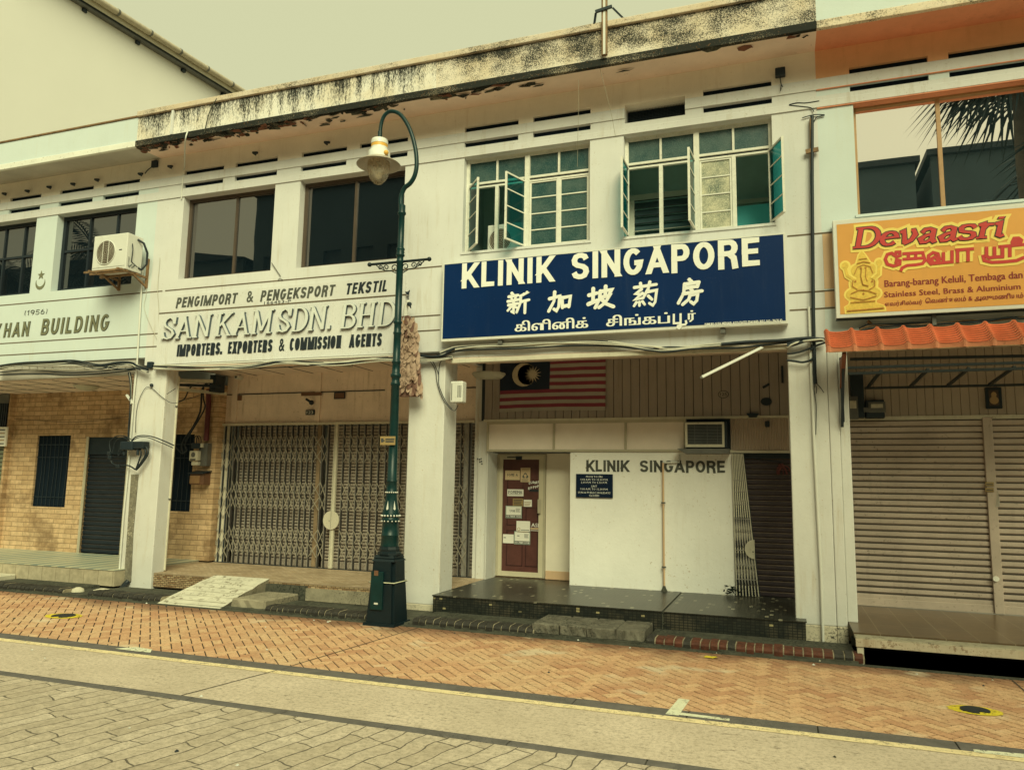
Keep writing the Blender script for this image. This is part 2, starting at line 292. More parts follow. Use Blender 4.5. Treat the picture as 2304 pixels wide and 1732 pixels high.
# ------------------------------------------------------------------ mesh builder: everything added to one builder becomes ONE object
WORLD_LOC = {}
class MB:
    def __init__(s): s.v = []; s.f = []; s.mi = []; s.sm = []; s.mats = []
    def _m(s, m):
        if m not in s.mats: s.mats.append(m)
        return s.mats.index(m)
    def add(s, vs, fs, m, smooth=False):
        o = len(s.v); s.v += [tuple(p) for p in vs]; k = s._m(m)
        for f in fs: s.f.append([o+i for i in f]); s.mi.append(k); s.sm.append(smooth)
        return s
    def box(s, x0, x1, y0, y1, z0, z1, m):
        vs = [(x, y, z) for z in (z0, z1) for y in (y0, y1) for x in (x0, x1)]
        return s.add(vs, [(0, 2, 3, 1), (4, 5, 7, 6), (0, 1, 5, 4), (1, 3, 7, 5), (3, 2, 6, 7), (2, 0, 4, 6)], m)
    def bbox(s, x0, x1, y0, y1, z0, z1, m, b=.01):
        """box with chamfered edges"""
        bm = bmesh.new(); bmesh.ops.create_cube(bm, size=1)
        for v in bm.verts: v.co = Vector(((x0+x1)/2+v.co.x*(x1-x0), (y0+y1)/2+v.co.y*(y1-y0), (z0+z1)/2+v.co.z*(z1-z0)))
        bmesh.ops.bevel(bm, geom=bm.edges[:], offset=b, segments=2, affect='EDGES', profile=.5)
        return s.bm(bm, m)
    def bm(s, bm, m, smooth=False):
        bm.verts.index_update()
        s.add([v.co[:] for v in bm.verts], [[v.index for v in f.verts] for f in bm.faces], m, smooth); bm.free(); return s
    def quad(s, a, b, c, d, m): return s.add([a, b, c, d], [(0, 1, 2, 3)], m)
    def rect(s, x0, x1, z0, z1, y, m): return s.add([(x0, y, z0), (x1, y, z0), (x1, y, z1), (x0, y, z1)], [(0, 1, 2, 3)], m)
    def hrect(s, x0, x1, y0, y1, z, m): return s.add([(x0, y0, z), (x1, y0, z), (x1, y1, z), (x0, y1, z)], [(0, 1, 2, 3)], m)
    def prism(s, pts, y0, y1, m, ms=None):
        """polygon in XZ (counter-clockwise seen from the street) pushed back from y0 to y1"""
        n = len(pts); vs = [(x, y0, z) for x, z in pts]+[(x, y1, z) for x, z in pts]
        s.add(vs, [list(range(n)), list(range(2*n-1, n-1, -1))], m)
        return s.add(vs, [(i, n+i, n+(i+1) % n, (i+1) % n) for i in range(n)], ms or m)
    def profile(s, pts, x0, x1, m, caps=True):
        """polygon in YZ swept along X"""
        n = len(pts); vs = [(x0, y, z) for y, z in pts]+[(x1, y, z) for y, z in pts]
        s.add(vs, [(i, n+i, n+(i+1) % n, (i+1) % n) for i in range(n)], m)
        if caps: s.add(vs, [list(range(n-1, -1, -1)), list(range(n, 2*n))], m)
        return s
    def tube(s, pts, r, m, n=8, smooth=True):
        pts = [Vector(p) for p in pts]; rr = r if isinstance(r, (list, tuple)) else [r]*len(pts)
        vs = []; prev = None
        for i, p in enumerate(pts):
            t = (pts[min(i+1, len(pts)-1)]-pts[max(i-1, 0)]).normalized()
            if prev is None:
                a = Vector((0, 0, 1)) if abs(t.z) < .9 else Vector((1, 0, 0)); prev = t.cross(a).normalized()
            u = (prev-t*prev.dot(t)).normalized(); prev = u; w_ = t.cross(u)
            for k in range(n):
                an = 2*math.pi*k/n; vs.append(p+(u*math.cos(an)+w_*math.sin(an))*rr[i])
        fs = [(i*n+k, i*n+(k+1) % n, (i+1)*n+(k+1) % n, (i+1)*n+k) for i in range(len(pts)-1) for k in range(n)]
        s.add(vs, fs, m, smooth)
        L = len(pts)-1
        return s.add(vs, [list(range(n-1, -1, -1)), [L*n+k for k in range(n)]], m)
    def lathe(s, prof, cx, cy, m, n=24, smooth=True, rot=0.0):
        vs = [(cx+r*math.cos(rot+2*math.pi*k/n), cy+r*math.sin(rot+2*math.pi*k/n), z) for r, z in prof for k in range(n)]
        fs = [(i*n+k, i*n+(k+1) % n, (i+1)*n+(k+1) % n, (i+1)*n+k) for i in range(len(prof)-1) for k in range(n)]
        s.add(vs, fs, m, smooth)
        L = len(prof)-1
        return s.add(vs, [list(range(n-1, -1, -1)), [L*n+k for k in range(n)]], m)
    def sphere(s, c, r, m, n=8, sc=(1, 1, 1)):
        bm = bmesh.new(); bmesh.ops.create_uvsphere(bm, u_segments=n*2, v_segments=n, radius=r)
        for v in bm.verts: v.co = Vector((v.co.x*sc[0], v.co.y*sc[1], v.co.z*sc[2]))+Vector(c)
        return s.bm(bm, m, True)
    def disc(s, cx, cz, rx, rz, y, m, n=24, th=.004):
        return s.prism([(cx+rx*math.cos(2*math.pi*k/n), cz+rz*math.sin(2*math.pi*k/n)) for k in range(n)], y, y+th, m)
    def bar(s, a, b, wx, wy, m):
        """square bar from a to b"""
        a, b = Vector(a), Vector(b); t = (b-a).normalized(); up = Vector((0, 1, 0)) if abs(t.y) < .9 else Vector((0, 0, 1))
        u = t.cross(up).normalized()*wx/2; v = t.cross(u).normalized()*wy/2
        vs = [p+i*u+j*v for p in (a, b) for i, j in ((-1, -1), (1, -1), (1, 1), (-1, 1))]
        return s.add(vs, [(0, 1, 2, 3), (7, 6, 5, 4), (0, 4, 5, 1), (1, 5, 6, 2), (2, 6, 7, 3), (3, 7, 4, 0)], m)
    def cells(s, xs0, xs1, zs0, zs1, holes, y0, y1, m, mr=None, plane='XZ'):
        """slab with rectangular openings (x0,x1,z0,z1); reveals are built, hidden inner faces are not"""
        xs = sorted({xs0, xs1, *[h[0] for h in holes], *[h[1] for h in holes]}); zs = sorted({zs0, zs1, *[h[2] for h in holes], *[h[3] for h in holes]})
        xs = [x for x in xs if xs0 <= x <= xs1]; zs = [z for z in zs if zs0 <= z <= zs1]
        def full(i, j):
            if i < 0 or j < 0 or i >= len(xs)-1 or j >= len(zs)-1: return False
            cx, cz = (xs[i]+xs[i+1])/2, (zs[j]+zs[j+1])/2
            return not any(h[0] < cx < h[1] and h[2] < cz < h[3] for h in holes)
        P = (lambda x, y, z: (x, y, z)) if plane == 'XZ' else (lambda x, y, z: (x, z, y))
        for i in range(len(xs)-1):
            for j in range(len(zs)-1):
                if not full(i, j): continue
                a, b, c, d = xs[i], xs[i+1], zs[j], zs[j+1]
                s.add([P(a, y0, c), P(b, y0, c), P(b, y0, d), P(a, y0, d)], [(0, 1, 2, 3)], m)
                s.add([P(a, y1, c), P(b, y1, c), P(b, y1, d), P(a, y1, d)], [(3, 2, 1, 0)], m)
                for (di, dj, q) in ((-1, 0, (a, c, a, d)), (1, 0, (b, d, b, c)), (0, -1, (b, c, a, c)), (0, 1, (a, d, b, d))):
                    if not full(i+di, j+dj):
                        s.add([P(q[0], y0, q[1]), P(q[2], y0, q[3]), P(q[2], y1, q[3]), P(q[0], y1, q[1])], [(0, 1, 2, 3)], mr or m)
        return s
    def build(s, name, parent=None, label=None, cat=None, group=None, kind=None):
        if not s.v: return None
        n = len(s.v); lo = [min(v[i] for v in s.v) for i in range(3)]; hi = [max(v[i] for v in s.v) for i in range(3)]
        c = Vector(((lo[0]+hi[0])/2, (lo[1]+hi[1])/2, lo[2] if parent is None else (lo[2]+hi[2])/2))
        if kind == 'structure' and parent is None: c = Vector((0, 0, 0))
        me = bpy.data.meshes.new(name); me.from_pydata([(v[0]-c.x, v[1]-c.y, v[2]-c.z) for v in s.v], [], s.f)
        for mt in s.mats: me.materials.append(mt)
        me.polygons.foreach_set('material_index', s.mi); me.polygons.foreach_set('use_smooth', s.sm); me.update()
        o = bpy.data.objects.new(name, me); COL.objects.link(o); WORLD_LOC[o.name] = c
        if parent is not None:
            o.parent = parent; o.location = c-WORLD_LOC[parent.name]
        else: o.location = c
        tag(o, label, cat, group, kind)
        return o
def tag(o, label=None, cat=None, group=None, kind=None):
    for k, v in (('label', label), ('category', cat), ('group', group), ('kind', kind)):
        if v: o[k] = v
    return o
def thing(name, label, cat, loc, group=None):
    o = bpy.data.objects.new(name, None); COL.objects.link(o); o.empty_display_size = .2
    o.location = loc; WORLD_LOC[o.name] = Vector(loc)
    return tag(o, label, cat, group)
def dup(src, delta, label=None, group=None):
    """copy of a thing with its parts and sub-parts, moved by delta"""
    def cp(o, par):
        c = o.copy(); COL.objects.link(c); WORLD_LOC[c.name] = WORLD_LOC[o.name]+Vector(delta)
        if par is not None: c.parent = par
        for ch in o.children: cp(ch, c)
        return c
    r = cp(src, None); r.location = src.location+Vector(delta)
    if label: r['label'] = label
    if group: r['group'] = group
    return r

# ------------------------------------------------------------------ lettering
def arc(cx, cy, rx, ry, a0, a1, n=9):
    return [(cx+rx*math.cos(R(a0+(a1-a0)*i/n)), cy+ry*math.sin(R(a0+(a1-a0)*i/n))) for i in range(n+1)]
S_ = [(.98, .80), (.86, .94), (.62, 1), (.38, 1), (.14, .94), (.02, .79), (.06, .64), (.25, .55), (.5, .505), (.75, .46), (.94, .36), (.99, .22), (.86, .06), (.62, 0), (.38, 0), (.13, .06), (.0, .21)]
GL = {  # width, strokes (centre lines in a unit box)
 'A': (.84, [[(0, 0), (.5, 1)], [(1, 0), (.5, 1)], [(.2, .26), (.8, .26)]]),
 'B': (.72, [[(0, 0), (0, 1), (.55, 1)]+arc(.58, .76, .36, .24, 90, -90, 7)+[(0, .52)], [(.55, .52)]+arc(.62, .26, .38, .26, 90, -90, 7)+[(0, 0)]]),
 'C': (.74, [arc(.5, .5, .5, .5, 42, 318, 16)]),
 'D': (.74, [[(0, 0), (0, 1), (.42, 1)]+arc(.45, .5, .55, .5, 80, -80, 10)+[(.42, 0), (0, 0)]]),
 'E': (.64, [[(1, 1), (0, 1), (0, 0), (1, 0)], [(0, .52), (.88, .52)]]),
 'F': (.62, [[(1, 1), (0, 1), (0, -.08)], [(0, .5), (.85, .5)]]),
 'G': (.78, [arc(.5, .5, .5, .5, 45, 330, 16)+[(1, .44), (.58, .44)]]),
 'H': (.74, [[(0, 0), (0, 1)], [(1, 0), (1, 1)], [(0, .52), (1, .52)]]),
 'I': (.25, [[(.5, 0), (.5, 1)]]),
 'K': (.76, [[(0, 0), (0, 1)], [(.95, 1), (.10, .36)], [(.32, .58), (.98, 0)]]),
 'L': (.60, [[(0, 1), (0, 0), (1, 0)]]),
 'M': (1.08, [[(0, 0), (0, 1)], [(0, 1), (.5, .0)], [(1, 1), (.5, 0)], [(1, 0), (1, 1)]]),
 'N': (.76, [[(0, 0), (0, 1)], [(0, 1), (1, 0)], [(1, 0), (1, 1)]]),
 'O': (.80, [arc(.5, .5, .5, .5, 90, 450, 22)]),
 'P': (.70, [[(0, -.05), (0, 1), (.55, 1)]+arc(.62, .73, .38, .27, 90, -90, 7)+[(0, .46)]]),
 'R': (.74, [[(0, -.05), (0, 1), (.55, 1)]+arc(.62, .75, .36, .25, 90, -90, 7)+[(0, .5)], [(.62, .46), (.9, .3), (.98, -.05)]]),
 'S': (.74, [S_]),
 'T': (.68, [[(-.05, 1), (1.05, 1)], [(.5, 0), (.5, .95)]]),
 'U': (.74, [[(0, 1), (0, .38)]+arc(.5, .36, .5, .36, 180, 360, 9)+[(1, 1)]]),
 'X': (.74, [[(0, 0), (1, 1)], [(0, 1), (1, 0)]]),
 'J': (.5, [[(1, 1), (1, .2)]+arc(.5, .2, .5, .2, 0, -180, 6)]),
 'V': (.76, [[(0, 1), (.5, 0)], [(.5, 0), (1, 1)]]),
 'W': (1.0, [[(0, 1), (.27, 0)], [(.27, 0), (.5, 1)], [(.5, 1), (.73, 0)], [(.73, 0), (1, 1)]]),
 '&': (.80, [[(1, 0), (.32, .68), (.24, .84), (.34, .98), (.52, .98), (.62, .84), (.52, .66), (.12, .4), (.02, .2), (.16, .02), (.46, 0), (.76, .16), (.98, .46)]]),
 '(': (.22, [arc(1.2, .5, 1.1, .62, 128, 232, 8)]), ')': (.22, [arc(-.2, .5, 1.1, .62, 52, -52, 8)]),
 '1': (.34, [[(0, .78), (.7, 1), (.7, 0)]]),
 '9': (.62, [arc(.5, .7, .5, .3, 0, 360, 14), [(1, .7), (.9, .3), (.6, 0)]]),
 '5': (.62, [[(.9, 1), (.12, 1), (.06, .56), (.4, .62), (.8, .55), (1, .32), (.85, .06), (.45, 0), (.02, .1)]]),
 '6': (.62, [arc(.5, .3, .5, .3, 0, 360, 14), [(0, .3), (.12, .7), (.5, 1)]]),
 '2': (.62, [[(0, .78), (.15, .96), (.5, 1), (.9, .9), (.95, .66), (.6, .35), (0, 0), (1, 0)]]),
 '3': (.62, [[(.02, .88), (.4, 1), (.85, .92), (.9, .68), (.45, .53), (.95, .38), (.95, .1), (.5, 0), (.0, .12)]]),
 '4': (.64, [[(.75, 0), (.75, 1), (0, .3), (1, .3)]]),
 '-': (.4, [[(0, .45), (1, .45)]]), '.': (.2, [[(.5, 0), (.5, .04)]]), ',': (.2, [[(.5, .04), (.3, -.14)]]), ' ': (.34, []),
}
# thick-and-thin capitals with slab serifs (widths in em)
def ser(x, z, w=.30): return [(x-w/2, z), (x+w/2, z)]
SER = {
 'S': (.62, [[(.93, .72), (.78, .93), (.5, 1), (.2, .93), (.06, .76), (.2, .6), (.5, .5), (.82, .38), (.96, .22), (.8, .06), (.5, 0), (.2, .07), (.04, .28)], [(.95, .68), (.95, 1)], [(.04, .0), (.04, .32)]]),
 'A': (.86, [[(.14, 0), (.5, 1)], [(.46, 1), (.86, 0)], [(.28, .32), (.74, .32)], ser(.12, 0, .3), ser(.86, 0, .34)]),
 'N': (.86, [[(.16, 0), (.16, 1)], [(.16, 1), (.86, 0)], [(.86, 0), (.86, 1)], ser(.14, 0), ser(.86, 1), ser(.08, 1, .24)]),
 'K': (.86, [[(.2, 0), (.2, 1)], [(.86, 1), (.24, .42)], [(.42, .58), (.88, 0)], ser(.2, 0, .36), ser(.2, 1, .36), ser(.84, 1, .3), ser(.88, 0, .3)]),
 'M': (1.02, [[(.15, 0), (.15, 1)], [(.17, 1), (.5, .1)], [(.5, .1), (.84, 1)], [(.85, 0), (.85, 1)], ser(.14, 0, .26), ser(.86, 0, .28), ser(.1, 1, .22), ser(.9, 1, .22)]),
 'D': (.82, [[(.2, 0), (.2, 1)], [(.05, 1), (.45, 1)]+arc(.45, .5, .5, .5, 75, -75, 10)+[(.45, 0), (.05, 0)]]),
 'B': (.74, [[(.2, 0), (.2, 1)], [(.05, 1), (.5, 1)]+arc(.52, .77, .34, .23, 80, -80, 7)+[(.5, .53), (.22, .53)], [(.5, .53)]+arc(.56, .265, .38, .265, 80, -80, 7)+[(.5, 0), (.05, 0)]]),
 'H': (.88, [[(.2, 0), (.2, 1)], [(.8, 0), (.8, 1)], [(.2, .5), (.8, .5)], ser(.2, 0, .34), ser(.2, 1, .34), ser(.8, 0, .34), ser(.8, 1, .34)]),
 '.': (.22, [[(.4, 0), (.4, .08)]]), ' ': (.22, []),
}
EPS = [0.0]
def stroke(B, pts, wfun, y, th, m, capext=0.0, side=None):
    """ribbon of varying width along a polyline in XZ, mitred at its bends, extruded towards the wall"""
    P = [Vector((p[0], p[1])) for p in pts]
    Q = [P[0]]
    for p in P[1:]:
        if (p-Q[-1]).length > 1e-6: Q.append(p)
    P = Q
    if len(P) < 2: return
    closed = (P[0]-P[-1]).length < 1e-5 and len(P) > 3
    steep = len(P) == 2 and abs((P[1]-P[0]).normalized().y) > .42
    if steep and capext: capext = capext/abs((P[1]-P[0]).normalized().y)
    if capext and not closed:
        P[0] = P[0]-(P[1]-P[0]).normalized()*capext; P[-1] = P[-1]+(P[-1]-P[-2]).normalized()*capext
    L, Rr = [], []; n = len(P)
    for i in range(n):
        if closed: a, b = P[(i-1) % (n-1)], P[(i+1) % (n-1)]
        else: a, b = P[max(i-1, 0)], P[min(i+1, n-1)]
        d0 = (P[i]-a).normalized() if (P[i]-a).length > 1e-9 else (b-P[i]).normalized()
        d1 = (b-P[i]).normalized() if (b-P[i]).length > 1e-9 else d0
        n0, n1 = Vector((-d0.y, d0.x)), Vector((-d1.y, d1.x)); nm = n0+n1
        if nm.length < .2: nm = n0
        nm.normalize(); k = 1/max(.42, nm.dot(n0)); t = (d0+d1)
        wd = wfun(i/(n-1), t.normalized() if t.length > 1e-6 else d0)/2
        if steep: nm = Vector((-1 if d0.y > 0 else 1, 0)); k = 1/abs(d0.y)
        L.append(P[i]+nm*wd*k); Rr.append(P[i]-nm*wd*k)
    EPS[0] = (EPS[0]+.00035) % .0035; yf = y-th-EPS[0]
    vs = [(p.x, yf-i*.00013, p.y) for i, p in enumerate(L)]+[(p.x, yf-i*.00013, p.y) for i, p in enumerate(Rr)]+[(p.x, y, p.y) for p in L]+[(p.x, y, p.y) for p in Rr]
    B.add(vs, [(i, n+i, n+i+1, i+1) for i in range(n-1)], m)
    sd = side or m
    B.add(vs, [(i, i+1, 2*n+i+1, 2*n+i) for i in range(n-1)]+[(n+i+1, n+i, 3*n+i, 3*n+i+1) for i in range(n-1)], sd)
    if not closed: B.add(vs, [(0, 2*n, 3*n, n), (n-1, 2*n-1, 4*n-1, 3*n-1)], sd)
def caps(B, text, x0, x1, z0, z1, y, m, t=.2, th=.003, gap=.14, slant=0.0, font=GL, thin=None, side=None, grow=0.0, space=None):
    """own block (or thick-and-thin) capitals fitted to a rectangle on a wall"""
    H = z1-z0
    ws = [font[c][0] if not (c == ' ' and space) else space for c in text]
    tot = sum(ws)+gap*(len(text)-1); sx = (x1-x0)/tot
    x = x0
    for c, wd in zip(text, ws):
        cw = wd*sx; tt = t*H; tx = min(tt, cw*.9)/2; tz = tt/2
        if font is SER: tx = tz = 0
        for st in font[c][1]:
            if c in '.,':
                px = x+cw/2; B.prism([(px-tt*.55, z0), (px+tt*.55, z0), (px+tt*.55, z0+tt*1.1), (px-tt*.55, z0+tt*1.1)], y-th, y, m, side)
                if c == ',': stroke(B, [(px+tt*.2, z0+tt*.2), (px-tt*.4, z0-tt)], lambda s, d: tt*.6, y, th, m)
                continue
            pts = []
            for (u, v) in st:
                X = x+tx+u*(cw-2*tx) if cw > 2*tx*1.02 else x+cw/2
                Z = z0+tz+v*(H-2*tz)
                pts.append((X+slant*(Z-z0), Z))
            if font is SER:
                stroke(B, pts, lambda s, d: (thin+(t-thin)*abs(d.y)**1.3)*H, y, th, m, 0, side)
            else:
                stroke(B, pts, lambda s, d: tt*(.86+.14*abs(d.y))+grow, y, th, m, tt/2 if c not in 'CGSO' else 0, side)
        x += cw+gap*sx
def ftext(B, body, x0, x1, z0, z1, y, m, weight=0.0, shear=0.0, res=2, th=0.0, bold=1):
    if weight > 0: bold, weight = (3 if weight > .015 else 2), 0.0
    """text in the built-in font (with its fallbacks for other scripts), fitted to a rectangle"""
    c = bpy.data.curves.new('lettering', 'FONT'); c.body = body; c.size = 1; c.offset = weight; c.shear = shear; c.resolution_u = res
    if th: c.extrude = th
    o = bpy.data.objects.new('lettering', c); COL.objects.link(o)
    dg = bpy.context.evaluated_depsgraph_get(); me = o.evaluated_get(dg).to_mesh()
    co = [v.co.copy() for v in me.vertices]; fs = [list(p.vertices) for p in me.polygons]
    o.evaluated_get(dg).to_mesh_clear(); bpy.data.objects.remove(o); bpy.data.curves.remove(c)
    if not co: return
    ax, bx = min(v.x for v in co), max(v.x for v in co); az, bz = min(v.y for v in co), max(v.y for v in co)
    sx = (x1-x0)/(bx-ax); sz = (z1-z0)/(bz-az)
    for i in range(bold): dx = ((i+1)//2)*(1 if i % 2 else -1)*.022*(z1-z0); B.add([(x0+(v.x-ax)*sx+dx, y-v.z-i*.0004, z0+(v.y-az)*sz) for v in co], fs, m)
def brush(B, strokes, x0, z0, s, y, m, wd=.12, th=.004, sz=None):
    """brush-written strokes: round-headed ribbons that swell and thin out"""
    sz = sz or s
    for st in strokes:
        k = 1.0
        if len(st[0]) == 3: k = st[0][0]; st = [st[0][1:]]+list(st[1:])
        pts = [Vector((x0+u*s, z0+v*sz)) for u, v in st]
        d0 = (pts[1]-pts[0]).normalized()
        W = wd*k*s
        def wf(t, d): return W*(1.05-.30*math.sin(t*math.pi)*(.6)-.12*t)
        stroke(B, pts, wf, y, th, m)
        for p, q in ((pts[0], .54), (pts[-1], .45)):
            EPS[0] = (EPS[0]+.00035) % .0035
            n = 10; B.prism([(p.x+W*q*math.cos(2*math.pi*i/n), p.y+W*q*math.sin(2*math.pi*i/n)) for i in range(n)], y-th-EPS[0], y, m)
# ------------------------------------------------------------------ mould-stained parapets and cornices
def mould_mat(name, base, z0, z1, streaky, amount, spk=55, col=(.022, .024, .022)):
    mt, nt, bs = node_mat(name); b = NB(nt); P = b.pos(); X, Y, Z = b.sep(P)
    h = b.math('DIVIDE', b.math('SUBTRACT', Z, z0), z1-z0)                      # 0 at the foot, 1 under the coping: where the damp sits
    if streaky: n1 = b.noise(b.mapping(P, (6.5, 6.5, .5)), 1.3, 6, .75)
    else: n1 = b.noise(b.mapping(P, (1, 1, 1.6)), 1.5, 5, .65)
    f = b.math('ADD', b.math('MULTIPLY', h, .55), b.math('MULTIPLY', b.math('SUBTRACT', n1, .5), 2.3))
    f = b.math('ADD', f, amount)
    sp = b.noise(b.mapping(P, (1, 1, .28)) if streaky else P, spk*1.5, 4, .85)
    mask = b.ramp(b.math('ADD', b.math('MULTIPLY', f, .5), b.math('MULTIPLY', b.math('SUBTRACT', sp, .5), 1.5)), .27, .52)
    br = b.mix(b.ramp(b.noise(P, 2.2, 4), .4, .65), base, tuple(c*k for c, k in zip(base, (.92, .86, .76))))
    c = b.mix(mask, br, col)
    c = b.mix(b.math('MULTIPLY', b.ramp(b.noise(P, 30, 3), .62, .68), .4), c, (.25, .12, .05))
    b.l(c, bs.inputs['Base Color']); bs.inputs['Roughness'].default_value = .85; bs.inputs['Specular IOR Level'].default_value = .15
    b.bump(b.noise(P, 60, 4), bs, .3, .006)
    return mt
MOULD_S = mould_mat('streaked_parapet', (.76, .73, .68), 7.18, 7.62, True, .44)
MOULD_C = mould_mat('speckled_parapet', (.70, .63, .54), 7.18, 7.62, False, .50, 45)
MOULD_CAP = mould_mat('speckled_coping', (.62, .54, .45), 6.6, 8.4, False, .22, 45)
MOULD_B = mould_mat('black_cornice_edge', (.42, .36, .28), 6.6, 7.3, False, .85, 45)
MOULD_D = mould_mat('patchy_cornice_edge', (.70, .60, .48), 6.9, 7.5, False, .30, 35)

# ------------------------------------------------------------------ the ground
TR = (.66, 5.2, -.93, -.06)         # open drain under the right-hand platform
g = MB(); g.cells(-700, 700, -700, 900, [TR], -.04, -.30, mat('earth', (.26, .22, .15), .9, .3, 2, spec=.1), CONCD, 'XY')
g.build('ground', kind='structure')
d = MB(); d.box(TR[0], TR[1], TR[2], TR[3], -.62, -.60, CONCD)
for q in ((TR[0]-.02, TR[0], TR[2], TR[3]), (TR[1], TR[1]+.02, TR[2], TR[3]), (TR[0], TR[1], TR[3], TR[3]+.02), (TR[0], TR[1], TR[2]-.02, TR[2])):
    d.box(q[0], q[1], q[2], q[3], -.60, -.05, CONCD)
d.build('drain', kind='structure')
r = MB(); r.hrect(-60, 40, -13.2, -4.512, 0, ROADM); r.build('road', kind='structure')
r = MB(); r.hrect(-60, 40, -4.405, -3.432, 0, EDGEM)
r.build('concrete_lane', kind='structure')
r = MB(); r.hrect(-60, 40, -3.53, -3.432, .0035, YELP); r.build('yellow_line', kind='structure')
j = MB()                                                       # expansion joint sawn across lane and pavement
for a, b_ in (((-4.62, -4.52), (-4.42, -3.43)), ((-4.40, -3.22), (-4.18, -1.05)), ((1.93, -2.4), (1.945, -1.05)), ((-9.7, -2.6), (-13.2, -1.75))):
    dx, dy = b_[0]-a[0], b_[1]-a[1]; L = math.hypot(dx, dy); nx, ny = -dy/L*.006, dx/L*.006
    j.add([(a[0]-nx, a[1]-ny, .004), (a[0]+nx, a[1]+ny, .004), (b_[0]+nx, b_[1]+ny, .004), (b_[0]-nx, b_[1]-ny, .004)], [(0, 1, 2, 3)], mat('joint_tar', (.07, .06, .05), .9, .3))
j.build('expansion_joint', kind='structure')
k = MB()                                                       # two lines of dark kerb stones laid flush
for y0, y1 in ((-3.43, -3.235), (-4.51, -4.407)):
    x = -30.0
    while x < 12:
        L = random.uniform(.84, .94)
        k.bbox(x+.004, x+L-.004, y0+.003, y1-.003, -.1, .003+random.uniform(-.001, .002), KERBS, .006); x += L
k.hrect(-30, 12, -3.432, -3.233, -.008, CONCD); k.hrect(-30, 12, -4.512, -4.405, -.008, CONCD)
k.build('kerb', kind='structure')

# herringbone brick pavement: every brick is modelled, laid at 45 degrees, each with its own firing colour
def brickpave_mat():
    mt, nt, bs = node_mat('pavement_brick'); b = NB(nt); P = b.pos()
    at_ = b.n('ShaderNodeAttribute', attribute_name='tone')
    t = at_.outputs['Fac']
    col = b.mix(t, (.53, .285, .17), (.75, .48, .29))
    col = b.mix(b.ramp(t, .88, .9), col, (.70, .46, .28))
    n1 = b.noise(P, 1.1, 5, .65); n2 = b.noise(P, 34, 4, .7)
    col = b.mix(b.math('MULTIPLY', b.ramp(n1, .47, .66), .7), col, (.70, .50, .32))
    col = b.mix(b.math('MULTIPLY', b.ramp(b.noise(P, 27, 5, .9), .48, .64), .8), col, (.31, .165, .10))
    X, Y, Z = b.sep(P)
    damp = b.ramp(b.math('ADD', b.math('MULTIPLY', b.math('ADD', Y, 1.55), 1.6), b.math('MULTIPLY', b.math('SUBTRACT', n1, .5), 2.2)), .1, .75)
    col = b.mix(b.math('MULTIPLY', damp, .8), col, (.15, .07, .045))            # dirt that washes off the drain edge
    pv = b.ramp(b.noise(b.mapping(P, (.8, 1.1, 1), loc=(3.1, 1.7, 0)), 1.3, 3), .60, .68)
    col = b.mix(b.math('MULTIPLY', pv, .55), col, (.74, .66, .50))              # worn-off old paint
    b.l(col, bs.inputs['Base Color']); bs.inputs['Roughness'].default_value = .75; bs.inputs['Specular IOR Level'].default_value = .2
    b.bump(n2, bs, .45, .006)
    return mt
BRK = brickpave_mat()
def herringbone(x0, x1, y0, y1):
    bm = bmesh.new(); lay = bm.faces.layers.float.new('tone')
    s2 = math.sqrt(.5); W, gp = .1, .0055
    def brick(u0, v0, lu, lv):
        us, vs_ = (u0+gp, u0+lu-gp), (v0+gp, v0+lv-gp)
        cx, cy = (u0+lu/2-v0-lv/2)*s2, (u0+lu/2+v0+lv/2)*s2
        if not (x0-.2 < cx < x1+.2 and y0-.2 < cy < y1+.2): return
        t = random.random(); zj = random.uniform(-.0012, .0012); tx, ty = random.uniform(-.004, .004), random.uniform(-.004, .004)
        top, bot = [], []
        for u, v in ((us[0], vs_[0]), (us[1], vs_[0]), (us[1], vs_[1]), (us[0], vs_[1])):
            X, Y = (u-v)*s2, (u+v)*s2
            top.append(bm.verts.new((X*.985+cx*.015, Y*.985+cy*.015, zj+tx*(X-cx)+ty*(Y-cy))))
            bot.append(bm.verts.new((X, Y, -.02)))
        f = bm.faces.new(top); f[lay] = t
        for i in range(4):
            f = bm.faces.new((bot[i], bot[(i+1) % 4], top[(i+1) % 4], top[i])); f[lay] = t
    N = 260
    for i in range(-N, N):
        for jj in range(-N//4-8, N//4+8):
            # herringbone: staircase of L-pairs
            u, v = (i+4*jj*1.0)*W, i*W
            brick(u, v, 2*W, W); brick(u+2*W, v-W+0*W, W, 2*W)
    bm.verts.ensure_lookup_table()
    for co, no in (((x0, 0, 0), (-1, 0, 0)), ((x1, 0, 0), (1, 0, 0)), ((0, y0, 0), (0, -1, 0)), ((0, y1, 0), (0, 1, 0))):
        bmesh.ops.bisect_plane(bm, geom=bm.verts[:]+bm.edges[:]+bm.faces[:], plane_co=co, plane_no=no, clear_outer=True)
    me = bpy.data.meshes.new('pavement'); bm.to_mesh(me); bm.free(); me.materials.append(BRK)
    me.materials.append(mat('paving_joint_sand', (.075, .05, .032), .9, .3, 8))
    o = bpy.data.objects.new('pavement', me); COL.objects.link(o); tag(o, kind='structure')
    return o
herringbone(-17.0, 3.6, -3.232, -1.03)
r = MB(); r.hrect(-60, 40, -3.233, -1.0, -.006, mat('paving_joint_sand2', (.05, .034, .024), .9, .3, 8)); r.build('paving_bed', kind='structure')
r = MB(); r.cells(-60, 40, -1.03, -.90, [TR], .003, -.05, CONCD, None, 'XY'); r.build('drain_edge', kind='structure')
r = MB(); r.cells(-60, 40, -.90, .2, [TR], .02, -.05, CONCD, None, 'XY'); r.build('drain_cover', kind='structure')
mk = MB()                                                       # white parking-bay corners and worn yellow marks
